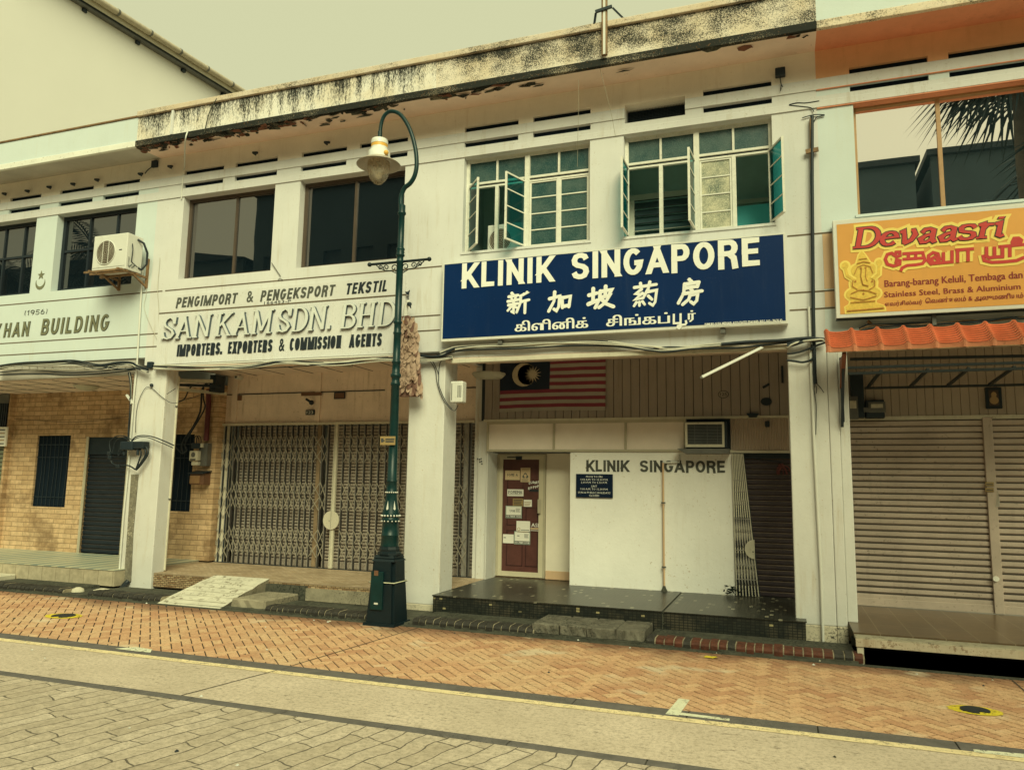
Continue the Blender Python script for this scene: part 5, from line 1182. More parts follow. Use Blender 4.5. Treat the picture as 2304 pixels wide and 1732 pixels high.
# ------------------------------------------------------------------ carved ornament on the corner of the column
b = MB(); YO = -.22
out = [(430, 1395), (655, 1395), (680, 1250), (668, 1060), (645, 840), (620, 640), (600, 510), (575, 440), (545, 385), (440, 400), (400, 520), (395, 900)]
RB = mat('ornament_russet', (.20, .105, .08), .8, .4, 14); CB = mat('ornament_cream', (.47, .33, .25), .7, .4, 16, .6, 40, (.30, .13, .11), sthr=.56)
b.prism([fac(cO(*p), YO) for p in out], YO, YO+.07, RB); xm_, zm_ = fac(cO(520, 900), YO); b.box(xm_-.06, xm_+.06, YO+.07, .0, zm_-.3, zm_+.3, RB)
rnd = random.Random(12)
def feather(c, L, w_, ang, m_, lift):
    """one tapering plume with a raised quill, tip curling outwards"""
    u = Vector((math.sin(ang), 0, -math.cos(ang))); v = Vector((u.z, 0, -u.x)); vs, fs = [], []
    for i in range(7):
        t = i/6; wd = w_*(.45+.75*math.sin(math.pi*min(1, t*.80+.12)))*(1 if i < 6 else .25)
        for k_ in (-1, 0, 1): vs.append(Vector(c)+u*L*t+v*wd*k_+Vector((0, -lift-.030*t*t-(.010 if k_ == 0 else 0), 0)))
    fs = [(i*3+k_, i*3+k_+1, i*3+k_+4, i*3+k_+3) for i in range(6) for k_ in (0, 1)]
    b.add(vs, fs, m_, True)
rowsF = 15
for r_ in range(rowsF-1, -1, -1):                               # plumes in overlapping rows, lowest row first
    py = 430+r_*61; t = (py-400)/1000; xl, xr = 425, 662+72*t
    n_ = 6
    for k_ in range(n_):
        px = xl+(xr-xl)*(k_+.5*(r_ % 2)+.25)/n_+rnd.uniform(-8, 8); x, z = fac(cO(px, py+rnd.uniform(-14, 14)), YO)
        if py > 1240 and px < 560: continue
        L = rnd.uniform(.10, .15)*(1+.6*t); L = min(L, max(.04, z-fac(cO(px, 1400), YO)[1]))
        feather((x, YO, z), L, rnd.uniform(.020, .030)*(1+.2*t), rnd.uniform(-.25, .25)+.25*math.sin(r_*1.3+k_), CB if rnd.random() < .8 else RB, .012+.0012*(rowsF-r_))
for i in range(22):                                             # plumes wrapping the right flank
    py = 430+i*43; t = (py-400)/1000; x, z = fac(cO(590+88*min(1, t*1.15), py), YO)
    for yy in (-.20, -.165): 
        c = Vector((x+.012, yy, z)); L = .12; b.add([c, c+Vector((.004, -.025, -L*.5)), c+Vector((.022, -.005, -L)), c+Vector((.016, .02, -L*.5))], [(0, 1, 2, 3)], CB)
for px, py, r0 in ((470, 860, .045), (560, 800, .04), (600, 640, .035), (520, 1090, .05), (640, 1180, .04), (540, 1250, .045), (470, 1010, .04)):
    x, z = fac(cO(px, py), YO); b.tube([(x+r0*(1-.8*k_/16)*math.cos(R(200-30*k_)), YO-.075, z+r0*(1-.8*k_/16)*math.sin(R(200-30*k_))) for k_ in range(17)], [.012-.0005*k_ for k_ in range(17)], CB, 6)
orn = b.build('peacock_statue', None, 'carved peacock with pale neck and long russet feathered tail beside the lamp pole', 'statue')
b = MB(); b.sphere(at(cO(478, 520), YO+.0), .05, mat('peacock_breast', (.42, .20, .05), .6, .3, 14), 8, (1, .9, 1.7)); b.build('breast', orn)
b = MB(); nk = [at(cO(*p), YO+.04) for p in ((500, 480), (512, 400), (515, 320), (525, 260), (545, 225))]
b.tube(nk, [.045, .040, .034, .032, .030], WPVC, 12); b.sphere(at(cO(545, 222), YO+.04), .034, WPVC, 7); b.build('neck', orn)
b = MB(); b.sphere(at(cO(560, 245), YO+.01), .034, DARK, 7, (1.1, .9, .9)); b.tube([at(cO(565, 250), YO), at(cO(580, 300), YO)], [.022, .005], DARK, 8); b.build('head', orn)
b = MB(); p0 = at(cO(545, 195), -.05); b.tube([p0, at(cO(545, 140), -.05)], .008, DARK, 6); b.prism([fac(cO(*p), -.05) for p in ((528, 130), (552, 130), (565, 70), (545, 92), (510, 92))], -.06, -.04, DARK); b.build('crest', orn)
# ------------------------------------------------------------------ air-conditioners
def condenser(name, label, x0, x1, y0, y1, z0, z1, fx, fz, fr, group=None):
    t = thing(name, label, 'air conditioner', ((x0+x1)/2, (y0+y1)/2, z0))
    b = MB(); b.bbox(x0, x1, y0, y1, z0, z1, WPVC, .012); b.box(x0+.02, x1-.02, y0-.002, y0+.004, z0+.055, z0+.06, GREYM)
    for i in range(8): b.box(x1-.001, x1+.002, y0+.04, y0+.07, z0+.06+i*.02, z0+.067+i*.02, DARK)
    b.build('casing', t)
    b = MB(); b.disc(fx, fz, fr, fr, y0-.004, mat('fan_dark', (.13, .10, .075), .5, .3, 20), 32, .006)
    for k in range(1, 7): 
        n = 28; rr = fr*k/7
        b.tube([(fx+rr*math.cos(2*math.pi*i/n), y0-.008, fz+rr*math.sin(2*math.pi*i/n)) for i in range(n+1)], .0028, GREYCAB, 4)
    b.tube([(fx+fr*math.cos(2*math.pi*i/36), y0-.006, fz+fr*math.sin(2*math.pi*i/36)) for i in range(37)], .008, WPVC, 6)
    for dx in (-.06, .06): b.box(fx+dx-.004, fx+dx+.004, y0-.012, y0-.005, fz-fr*.93, fz+fr*.93, WPVC)
    b.build('fan_grille', t)
    return t
ac = condenser('air_conditioner', 'white outdoor air-conditioner on rusty brackets beside the crescent emblem', -10.58, -9.86, -.5, -.18, 5.055, 5.66, -10.30, 5.36, .20)
b = MB(); b.box(-10.02, -9.96, -.504, -.499, 5.375, 5.39, INK); b.build('badge', ac)
b = MB()
for x in (-10.50, -9.90): b.bar((x, -.62, 5.035), (x, -.0, 5.035), .035, .03, RUST); b.bar((x, -.30, 5.02), (x, -.02, 4.88), .03, .025, RUST); b.bar((x, -.015, 4.86), (x, -.015, 5.36), .04, .03, RUST)
for y_ in (-.56, -.45, -.25): b.bar((-10.66, y_, 5.036), (-9.86, y_, 5.036), .03, .03, RUST)
b.build('bracket', ac)
b = MB()
b.tube([(-9.86, -.30, 5.60), (-9.79, -.24, 5.55), (-9.76, -.18, 5.40), (-9.79, -.15, 5.22), (-9.84, -.2, 5.12), (-9.86, -.25, 5.14)], .018, BLACKRUB, 8); b.tube([(-9.86, -.4, 5.5), (-9.84, -.40, 5.40), (-9.85, -.40, 5.2), (-9.82, -.3, 5.13)], .008, BLACKRUB, 6)
for i in range(6): b.box(-9.862, -9.845, -.44+i*.02, -.43+i*.02, 5.1+.02*(i % 3), 5.115+.02*(i % 3), DARK)
b.build('hose', ac)
ax0_, az1_ = fac(cW1(432, 1200), .22); ax1_ = fac(cW1(985, 1140), .22)[0]; AC2 = (ax0_, ax1_, .22, .48, 4.93, az1_, fac(cW1(610, 1400), .22)[0], fac(cW1(610, 1410), .22)[1], .17)
ac2 = condenser('air_conditioner', 'cream outdoor air-conditioner standing inside the left clinic window', *AC2)
wa = thing('air_conditioner', 'old box air-conditioner with black louvres above the painted clinic wall', 'air conditioner', (-1.02, 1.5, 2.26))
b = MB(); b.box(-1.29, -.72, 1.40, 1.7, 2.28, 2.64, DARK); b.build('casing', wa)
b = MB(); z0, z1 = 2.285, 2.635; x0, x1 = -1.29, -.755
for q in ((x0, x1, z1-.03, z1), (x0, x1, z0, z0+.04), (x0, x0+.03, z0+.04, z1-.03), (x1-.03, x1, z0+.04, z1-.03)): b.box(q[0], q[1], 1.385, 1.40, q[2], q[3], TRUNK)
b.build('frame', wa)
b = MB()
for i in range(13): b.box(x0+.03, x1-.03, 1.392, 1.399, z0+.048+i*.021, z0+.055+i*.021, GREYM)
for x in (-1.16, -.99, -.85): b.box(x, x+.004, 1.390, 1.394, z0+.045, z1-.035, GREYM)
b.build('louvre_grille', wa)
b = MB(); b.prism([(-1.40, 2.262), (-.69, 2.262), (-.70, 2.195), (-1.29, 2.195)], 1.33, 1.6, GREYM); b.build('drip_tray', wa)

# ------------------------------------------------------------------ clinic doorway
dr = MB(); yd = 2.06; x0, x1, z0, z1 = -4.37, -3.55, .285, 2.21
for q in ((x0, x0+.035, z0, z1), (x1-.035, x1, z0, z1), (x0+.035, x1-.035, z1-.03, z1)): dr.box(q[0], q[1], yd-.02, 2.1, q[2], q[3], ALU)
xa, xb = x0+.035, x1-.035
for q in ((xa, xa+.06, z0, z1-.03), (xb-.075, xb, z0, z1-.03), (xa+.06, xb-.075, z0, z0+.075), (xa+.06, xb-.075, z1-.085, z1-.03)): dr.box(q[0], q[1], yd-.012, yd+.03, q[2], q[3], mat('door_rail', (.62, .56, .42), .4, .1))
dr = dr.build('door', clin)
lf = MB(); lf.rect(xa+.06, xb-.075, z0+.075, z1-.085, yd+.015, WOODRED)
for q in ((-4.20, -3.93, .45, 1.0), (-3.88, -3.68, .45, 1.0), (-3.88, -3.68, 1.08, 1.36), (-4.20, -3.93, 1.08, 1.8)):
    for e in ((q[0], q[1], q[2], q[2]+.008), (q[0], q[1], q[3]-.008, q[3]), (q[0], q[0]+.008, q[2], q[3]), (q[1]-.008, q[1], q[2], q[3])): lf.box(e[0], e[1], yd+.006, yd+.016, e[2], e[3], mat('door_groove', (.05, .018, .018), .5, .1))
lf.build('panel', dr)
hd = MB(); hd.bbox(-3.665, -3.61, yd-.06, yd-.04, 1.28, 1.50, ALU, .006); hd.box(-3.66, -3.65, yd-.04, yd-.01, 1.29, 1.49, RUST); hd.box(-3.655, -3.625, yd-.04, yd-.01, 1.36, 1.42, DARK); hd.build('handle', dr)
b = MB(); b.box(-4.05, -3.95, yd-.03, yd-.012, 2.12, 2.175, DARK); b.box(-4.2, -4.05, yd-.025, yd-.015, 2.15, 2.165, DARK); b.build('door_closer', dr)
def dpx(x, y_): return fac(cDo(x, y_), yd)
def sticker(px, m_, lines=(), border=None, band=None, fn=None):
    b = MB(); (ax, az), (cx, cz) = dpx(px[0], px[3]), dpx(px[2], px[1]); yy = yd+.008
    b.box(ax, cx, yy-.003, yy, az, cz, border or m_); y2 = yy-.0042
    if border: b.rect(ax+.012, cx-.012, az+.012, cz-.012, y2+.0006, m_)
    for (t, u0, u1, v0, v1, mm) in lines:
        ftext(b, t, ax+(cx-ax)*u0, ax+(cx-ax)*u1, az+(cz-az)*v0, az+(cz-az)*v1, y2-.001, mm, .03, 0, 1)
    if band:
        b.rect(ax+.008, cx-.008, az+.006, az+(cz-az)*.26, y2-.0004, GREYM); ftext(b, band, ax+(cx-ax)*.06, cx-(cx-ax)*.06, az+(cz-az)*.06, az+(cz-az)*.22, y2-.0012, LETW, .05, 0, 1)
    if fn: fn(b, ax, cx, az, cz, y2)
    return b.build('notice', dr)
def ripl(b, x0, x1, z0, z1, yy, n, m_):
    for i in range(n):
        z = z1-(z1-z0)*(i+.7)/n; b.rect(x0, x1-(x1-x0)*.25*((i*7) % 3)/3, z, z+(z1-z0)*.4/n, yy, m_)
OR = mat('peach_paper', (.66, .50, .32), .6, .06); ORD = mat('tan_print', (.42, .28, .14), .6, .1)
sticker((90, 212, 275, 328), OR, (('FOME  A', .16, .86, .38, .68, INK),))
sticker((282, 178, 405, 355), OR, (), None, None, lambda b, a, c, z0, z1, yy: (b.disc((a+c)/2, z0+(z1-z0)*.52, .028, .028, yy-.001, GREYM, 14, .001), b.disc((a+c)/2-.025, z0+(z1-z0)*.38, .026, .026, yy-.0014, GREYM, 14, .001), b.disc((a+c)/2+.025, z0+(z1-z0)*.38, .026, .026, yy-.0018, GREYM, 14, .001), b.disc((a+c)/2, z0+(z1-z0)*.44, .022, .026, yy-.0024, OR, 14, .001), ripl(b, a+.02, c-.03, z0+.01, z0+.05, yy-.001, 2, GREYM), ripl(b, a+.02, c-.012, z1-.055, z1-.008, yy-.001, 2, ORD)))
sticker((116, 448, 320, 530), PAPER, (('FOMEMA', .08, .92, .36, .80, INK),), None, None, lambda b, a, c, z0, z1, yy: b.rect(a+.015, c-.03, z0+(z1-z0)*.25, z0+(z1-z0)*.29, yy-.001, INK))
sticker((185, 563, 316, 655), PAPERB, (), None, None, lambda b, a, c, z0, z1, yy: ripl(b, a+.02, c-.015, z0+.01, z1-.01, yy-.001, 4, INK))
sticker((322, 578, 424, 662), PAPER, (), None, None, lambda b, a, c, z0, z1, yy: ripl(b, a+.01, c-.015, z0+.012, z1-.03, yy-.001, 3, ORD))
TEALB = mat('sticker_border', (.42, .50, .44), .5, .1)
sticker((96, 657, 298, 803), PAPER, (('UOB', .26, .58, .50, .70, INK),), TEALB, '03-7884 1918', lambda b, a, c, z0, z1, yy: ripl(b, a+(c-a)*.63, c-.025, z0+(z1-z0)*.5, z0+(z1-z0)*.82, yy-.001, 4, GREYM))
sticker((230, 845, 402, 985), PAPER, (), None, None, lambda b, a, c, z0, z1, yy: (b.rect(a+.075, c-.012, z0+.04, z0+.048, yy-.001, INK), b.disc(a+.04, z0+.055, .026, .026, yy-.001, ORD, 12, .001), b.disc(a+.04, z0+.055, .019, .019, yy-.0022, PAPER, 12, .001), ripl(b, a+.02, c-.03, z0+.006, z0+.022, yy-.001, 2, ORD)))
sticker((203, 975, 404, 1130), PAPER, (), TEALB, '03-7884 1918', lambda b, a, c, z0, z1, yy: (ripl(b, a+(c-a)*.63, c-.025, z0+(z1-z0)*.5, z0+(z1-z0)*.82, yy-.001, 4, GREYM), ripl(b, a+(c-a)*.18, a+(c-a)*.33, z0+(z1-z0)*.58, z0+(z1-z0)*.72, yy-.001, 1, INK)))
sticker((62, 1010, 198, 1115), PAPER, (), None, None, lambda b, a, c, z0, z1, yy: b.rect(a+.012, a+.05, z0+(z1-z0)*.58, z0+(z1-z0)*.66, yy-.001, INK))
sticker((404, 868, 540, 972), WOODRED, (('ASP', .10, .92, .52, .96, LETW),), None, None, lambda b, a, c, z0, z1, yy: (b.rect(a+.004, c-.004, z0+(z1-z0)*.27, z0+(z1-z0)*.42, yy-.001, OR), ripl(b, a+.006, c-.006, z0+.005, z0+(z1-z0)*.2, yy-.001, 1, PAPER)))
b = MB(); yy = yd+.008; q0, q1 = dpx(392, 475), dpx(548, 330)
b.box(q0[0], q1[0], yy-.002, yy, q0[1], q0[1]+.035, LETK)
for t, xs, ys in (('CLOSED', (395, 418, 440, 462, 484, 512), (372, 362, 360, 366, 362, 355)), ('EFFFFE', (388, 418, 448, 476, 502, 530), (436, 428, 422, 420, 410, 402))):
    for ch, xx, yv in zip(t, xs, ys):
        ax, az = dpx(xx, yv+10); caps(b, ch, ax-.013, ax+.016, az-.005, az+.034, yy-.002, LETW, t=.26, th=.001)
b.build('notice', dr)
# painted letters and opening hours on the rendered front wall
b = MB()
for t, l, r_ in (('KLINIK', 160, 382), ('SINGAPORE', 438, 880)):
    caps(b, t, fac(cN(l, 620), 1.597)[0], fac(cN(r_, 620), 1.597)[0], 1.935, 2.105, 1.597, LETG, t=.21, th=.003, gap=.12)
b.build('painted_lettering', clin)
x0, z1 = fac(cN(107, 660), 1.58); x1, z0 = fac(cN(297, 785), 1.58)
b = MB(); b.bbox(x0, x1, 1.572, 1.597, z0, z1, mat('hours_board_navy', (.004, .014, .04), .4, .1, spec=.2), .003)
hb = b.build('hours_board', None, 'small navy board of clinic opening hours on the pale rendered wall', 'board')
b = MB()
for i, (t, f0) in enumerate((('MON TO FRI', .28), ('9.00 A.M. TO 12.30 P.M.', .12), ('2.00 P.M. TO 5.30 P.M.', .14), ('SAT', .42), ('9.00 A.M. TO 12.30 P.M.', .12), ('SUN & PUBLIC HOLIDAYS', .06), ('CLOSED', .36))):
    zt2 = z1-.025-(i+(.25 if i > 2 else 0)+(.2 if i > 4 else 0))*.0430; ftext(b, t, x0+(x1-x0)*f0, x1-(x1-x0)*f0, zt2-.028, zt2, 1.5695, LETW, .01, 0, 1)
b.build('lettering', hb)
# flag
b = MB(); fx0, fx1, fz0, fz1 = -4.175, -2.477, 2.845, 3.633; yf = 1.575
def flagrect(u0, u1, v0, v1, m_, off):
    nu = max(2, int(28*(u1-u0))); vs = []; fs = []
    for i in range(nu+1):
        for v in (v0, (v0+v1)/2, v1):
            u = u0+(u1-u0)*i/nu; x = fx0+(fx1-fx0)*u; z = fz0+(fz1-fz0)*v+.012*math.sin(u*3.1)*(1-v)
            vs.append((x, yf-off+.010*math.sin(u*17+v*5)+.006*math.sin(u*31-v*9), z))
    for i in range(nu):
        for k_ in (0, 1): fs.append((i*3+k_, i*3+k_+3, i*3+k_+4, i*3+k_+1))
    b.add(vs, fs, m_, True)
for i in range(14):
    v0 = 1-(i+1)/14
    flagrect(.485 if i < 8 else 0, 1, v0, v0+1/14, REDCL if i % 2 == 0 else WHTCL, 0)
flagrect(0, .485, 6/14, 1, BLUCL, .0)
b = b.build('flag', None, 'striped flag with crescent and star on navy hung over the clinic door', 'flag')
q = MB(); cx, cz = fx0+.40, fz0+.50*(fz1-fz0)+.185; rr = .185; YE = MATS.get('flag_cream') or mat('flag_cream', (.50, .43, .32), .8, .1)
q.prism([(cx+rr*math.cos(R(a)), cz+rr*math.sin(R(a))) for a in range(48, 313, 12)]+[(cx+.062+rr*.86*math.cos(R(a)), cz+rr*.86*math.sin(R(a))) for a in range(302, 57, -12)], yf-.026, yf-.024, YE)
sx = cx+.155
q.prism([(sx+(.14 if i % 2 == 0 else .055)*math.cos(R(90+360*i/28)), cz+(.14 if i % 2 == 0 else .055)*math.sin(R(90+360*i/28))) for i in range(28)], yf-.030, yf-.0275, YE)
q.build('crescent_and_star', b)
# small things on the clinic cladding
b = MB(); cx, cz = fac(cN(872, 247), 1.59); b.disc(cx, cz, .075, .055, 1.588, INK, 24, .01); b.disc(cx, cz, .066, .047, 1.586, m_ if False else MATS['board_cladding'], 24, .004); ftext(b, '125', cx-.045, cx+.045, cz-.022, cz+.022, 1.584, INK, .02)
b.build('number_plate', None, 'oval house number plate reading 125 on the board cladding', 'number plate')
b = MB(); cx, cz = fac(cN(1095, 285), 1.59); b.disc(cx, cz, .075, .055, 1.575, DARK, 24, .025); b.build('meter_badge', None, 'plain dark oval plate on the board cladding near the right column', 'plate')
b = MB(); cx, cz = fac(cN(1092, 205), 1.59); b.bar((cx-.04, 1.585, cz-.02), (cx+.05, 1.585, cz+.03), .03, .02, DARK); b.build('bracket', None, 'small tilted dark bracket above the oval plate on cladding', 'bracket')
b = MB(); cx, cz = fac(cN(1025, 358), 1.56); b.prism([(cx-.085, cz+.03), (cx-.05, cz-.025), (cx+.05, cz-.025), (cx+.085, cz+.03)], 1.50, 1.57, DARK); b.build('oil_tray', None, 'small dark bowl-shaped holder on the ledge under the cladding', 'holder')
b = MB(); cx, cz = fac(cN(1100, 398), 1.56); b.bbox(cx-.03, cx+.03, 1.5, 1.6, cz-.05, cz+.03, DARK, .01); b.build('security_camera', None, 'small dark camera hanging under the ledge above the maroon shutter', 'camera')
b = MB(); cx, cz = fac(cN(1178, 140), 1.58); b.box(cx-.015, cx+.015, 1.57, 1.60, cz-.13, cz+.11, DARK); b.build('incense_holder', None, 'thin upright dark strip on the cladding beside the right column', 'strip')
# white pole sticking out from the beam
b = MB(); p0, p1 = at(cN(1075, 3), -.06), at(cN(760, 158), -.75); b.bar(p0, p1, .03, .025, WPVC); b.bar(p1, p1+(p1-p0)*.03, .012, .012, GREYM); b.build('flag_pole', None, 'short white pole sticking out below the cables over the clinic front', 'pole')

# ------------------------------------------------------------------ awning of the right-hand shop
b = MB(); X0, X1 = fac(cQ(200, 160), -.62)[0], 4.4
ya, za = -.30, fac(cQ(205, 85), -.30)[1]; yb, zb_ = -.62, fac(cQ(200, 160), -.62)[1]
per = .262; N_ = 9; xs = []; x = X0
while x < X1: xs.append(x); x += per/14
def hump(x): 
    t = ((x-X0) % per)/per
    return .050*math.exp(-((t-.10)/.075)**2)+.050*math.exp(-((t-1.10)/.075)**2)-.012*math.sin(math.pi*min(1, max(0, (t-.2)/.75)))
rows = []
for j in range(N_):
    for f, st in ((0, 0), (.86, .026), (.95, .006)):
        s = (j+f)/N_; rows.append((ya+(yb-ya)*s, za+(zb_-za)*s, st))
vs = [(x, yy-.75*(hump(x)+st), z+.6*(hump(x)+st)) for yy, z, st in rows for x in xs]; nx = len(xs)
b.add(vs, [(r_*nx+i, r_*nx+i+1, (r_+1)*nx+i+1, (r_+1)*nx+i) for r_ in range(len(rows)-1) if r_ % 3 < 2 for i in range(nx-1)], BTILE)
b.add(vs, [(r_*nx+i, r_*nx+i+1, (r_+1)*nx+i+1, (r_+1)*nx+i) for r_ in range(2, len(rows)-1, 3) for i in range(nx-1)], mat('tile_shadow_gap', (.16, .05, .03), .7, .3, 6))
vs2 = [(x, yb-.75*hump(x)-.012, zb_+.6*hump(x)+.01) for x in xs]+[(x, yb-.75*hump(x)*.6+.01, zb_-.03) for x in xs]
b.add(vs2, [(i, i+1, nx+i+1, nx+i) for i in range(nx-1)], BTILE)
aw = thing('awning', 'narrow orange tiled awning on dark brackets over the right shop front', 'awning', (2.4, -.4, 3.3))
b.build('tiles', aw)
b = MB(); b.add([(X0+.03, ya, za-.02), (X1, ya, za-.02), (X1, yb, zb_-.035), (X0+.03, yb, zb_-.035)], [(0, 1, 2, 3)], RUST); b.build('deck', aw)
b = MB()
xw = fac(cQ(262, 200), -.25)[0]
for xx in (xw, 3.4):
    b = MB()
    b.add([(xx, -.58, zb_-.04), (xx, -.02, zb_-.04), (xx, -.02, 2.92)], [(0, 1, 2)], mat('bracket_brown', (.26, .09, .05), .6, .2)); b.add([(xx+.03, -.58, zb_-.04), (xx+.03, -.02, zb_-.04), (xx+.03, -.02, 2.92)], [(0, 1, 2)], MATS['bracket_brown'])
    b.bar((xx+.015, -.58, zb_-.04), (xx+.015, -.02, 2.90), .045, .03, MATS['bracket_brown']); b.bar((xx+.015, -.02, 2.50), (xx+.015, -.02, zb_), .03, .04, DARK); b.build('bracket', aw)
b = MB(); b.bar(at(cQ(272, 235), -.35), at(cQ(268, 480), -.03), .03, .03, DARK); b.build('strut', aw)
b = MB(); RAIL = mat('dark_rail', (.03, .04, .045), .5, .2)
def rail(p0, p1, yy, y1=None): b.bar(at(p0, yy), at(p1, y1 if y1 is not None else yy), .03, .03, RAIL)
rail(cQ(300, 200), cQ(1100, 185), -.3); rail(cQ(285, 236), cQ(1100, 212), .1); rail(cQ(285, 260), cQ(1100, 236), .35); rail(cQ(360, 320), cQ(1100, 304), 1.2)
for x in (430, 625, 795, 985): 
    yy = 258-(x-285)*.0285; rail(cQ(x, yy-6), cQ(x-56-(x-430)*.09, 318-(x-360)*.02), .35, 1.2)
b.build('frame', aw)
# meter boxes and framed picture inside the right shop front
b = MB(); x0, z1 = fac(cQ(298, 262), 1.40); x1, z0 = fac(cQ(360, 445), 1.40); b.bbox(x0, x1, 1.30, 1.44, z0, z1, DARK, .01)
xx, zz = fac(cQ(313, 395), 1.29); b.box(xx-.06, xx+.06, 1.285, 1.30, zz-.17, zz+.13, GREYM); b.box(xx-.04, xx+.04, 1.28, 1.286, zz-.03, zz+.07, TRUNK); b.build('meter_box', None, 'tall black electric meter board beside the right column under the awning', 'meter box')
b = MB(); x0, z1 = fac(cQ(362, 372), 1.38); x1, z0 = fac(cQ(443, 445), 1.38); b.bbox(x0, x1, 1.30, 1.44, z0, z1, DARK, .01); xx, zz = fac(cQ(413, 402), 1.29); b.box(xx-.1, xx+.1, 1.29, 1.30, zz-.06, zz+.08, GREYM); b.box(xx-.07, xx+.07, 1.285, 1.291, zz+.0, zz+.05, TRUNK); xx, zz = fac(cQ(368, 410), 1.29); b.box(xx-.03, xx+.03, 1.29, 1.30, zz-.03, zz+.03, GREYM); b.build('meter_box', None, 'squat black meter box with grey dial panel above the taupe shutter', 'meter box')
b = MB(); x0, z1 = fac(cQ(860, 318), 1.42); x1, z0 = fac(cQ(934, 405), 1.42); b.bbox(x0, x1, 1.40, 1.44, z0, z1, DARK, .006); b.rect(x0+.035, x1-.035, z0+.035, z1-.035, 1.397, mat('picture_brown', (.10, .07, .055), .3, .4, 20)); cx, cz = (x0+x1)/2, (z0+z1)/2; b.disc(cx, cz+.04, .03, .035, 1.392, ORD, 14, .003); b.disc(cx, cz-.03, .05, .05, 1.3925, ORD, 14, .003); b.build('framed_picture', None, 'dark framed devotional picture on the boards above the taupe shutter', 'picture')
b = MB(); x0, z1 = fac(cQ(903, 742), 1.38); x1, z0 = fac(cQ(922, 813), 1.38); b.add([(x0, 1.40, z0), (x1, 1.36, z0), (x1, 1.36, z1-.10), (x0+.03, 1.40, z1)], [(0, 1, 2, 3)], PAPER); b.build('paper_flyer', None, 'folded white flyer tucked beside the shutter guide at right', 'flyer')
b = MB(); 
for py in (718, 742): cx, cz = fac(cQ(880, py), 1.40); b.box(cx-.045, cx+.045, 1.392, 1.402, cz-.026, cz+.024, PAPERB); b.box(cx-.035, cx+.035, 1.390, 1.393, cz-.01, cz+.0, INK)
b.build('sticker', None, 'pair of tan stickers on the shutter guide beside the flyer', 'sticker')
b = MB(); cx, cz = fac(cQ(908, 1112), 1.38); b.disc(cx, cz, .035, .032, 1.375, PAPER, 14, .02); b.build('padlock_cover', None, 'round pale lock cover low on the right shutter guide', 'lock')
# ------------------------------------------------------------------ cables strung along the beams
def strand(B, pts, r, m, sag=0.0, n=5, jit=.0, seed=1):
    """smooth cable through the given points"""
    rnd = random.Random(seed); P = [Vector(p)+Vector((0, rnd.gauss(0, jit), rnd.gauss(0, jit))) for p in pts]; out_ = []
    for i in range(len(P)-1):
        p0, p1, p2, p3 = P[max(i-1, 0)], P[i], P[i+1], P[min(i+2, len(P)-1)]
        for k_ in range(n):
            t = k_/n; q = .5*((2*p1)+(p2-p0)*t+(2*p0-5*p1+4*p2-p3)*t*t+(3*p1-p0-3*p2+p3)*t**3)
            q.z -= sag*math.sin(math.pi*t); out_.append(q)
    out_.append(P[-1]); B.tube(out_, r, m, 6)
def px_pts(cr, pts, Y): return [at(cr(*p), Y) for p in pts]
def bundle(name, label, cr, rows, group='cables strung along the shopfront beams'):
    b = MB()
    for i, (pts, Y, r, m_, jit) in enumerate(rows): strand(b, px_pts(cr, pts, Y), r, m_, 0, 5, jit, i+3)
    return b.build(name, None, label, 'cable', group)
KB = [(0, 1218), (140, 1200), (330, 1190), (480, 1184), (640, 1212), (760, 1196), (850, 1196), (890, 1218), (960, 1238)]
bundle('cable_bundle', 'black cables sagging along the beam of the brick-tiled shop', cD,
       [(KB, -.10, .016, BLACKRUB, .002)]+[([(x, y+6+4*i) for x, y in KB], -.09-.01*i, .009, (GREYCAB, BLACKRUB, BLACKRUB, GREYCAB, BLACKRUB)[i], .012) for i in range(5)]
       + [([(0, 1262), (200, 1250), (420, 1262), (600, 1255), (800, 1240), (870, 1232)], -.04, .010, BLACKRUB, .01), ([(0, 1275), (240, 1270), (500, 1268), (760, 1256), (880, 1240)], -.05, .012, BLACKRUB, .012), ([(640, 1212), (740, 1235), (870, 1240)], -.12, .011, BLACKRUB, .004)])
b = MB()                                                        # wire ladder tray
z1a, z1b = at(cD(0, 1222), -.05), at(cD(870, 1225), -.05); z2a, z2b = at(cD(0, 1243), -.05), at(cD(870, 1243), -.05)
b.bar(z1a, z1b, .012, .012, TRUNK); b.bar(z2a, z2b, .012, .012, TRUNK)
for i in range(18):
    t = i/17; b.bar(z1a.lerp(z1b, t), z2a.lerp(z2b, t), .010, .010, WPVC)
b.build('cable_ladder', None, 'white ladder-shaped cable tray on the beam of the brick-tiled shop', 'cable tray')
SB = [(-10, 70), (130, 72), (350, 74), (560, 66), (700, 48), (760, 38), (860, 40), (1000, 48), (1150, 42), (1300, 30), (1450, 18), (1600, 22), (1760, 18), (1850, 8)]
bundle('cable_bundle', 'grey and black cables looped under the ribbed serif name board', cS,
       [([(x, y+5*i-6) for x, y in SB], -.06-.012*i, (.012, .010, .014, .010, .009)[i], (GREYCAB, BLACKRUB, GREYCAB, BLACKRUB, GREYCAB)[i], .008) for i in range(5)]
       + [([(130, 55), (700, 40), (1450, 8)], -.035, .006, BLACKRUB, .0), ([(-5, 80), (200, 88), (500, 82), (900, 66), (1400, 34)], -.05, .008, BLACKRUB, .006)])
b = MB(); a_ = at(cSK(8, 940), -.05); c_ = at(cSK(2150, 838), -.05); b.bar(a_, c_, .022, .03, WPVC); b.build('cable_trunking', sank)
CB_ = [(0, 765), (60, 740), (110, 722), (260, 712), (480, 706), (700, 694), (900, 685), (1060, 690), (1180, 704), (1320, 722), (1420, 726), (1560, 716), (1700, 708), (1850, 698), (2000, 688), (2210, 668)]
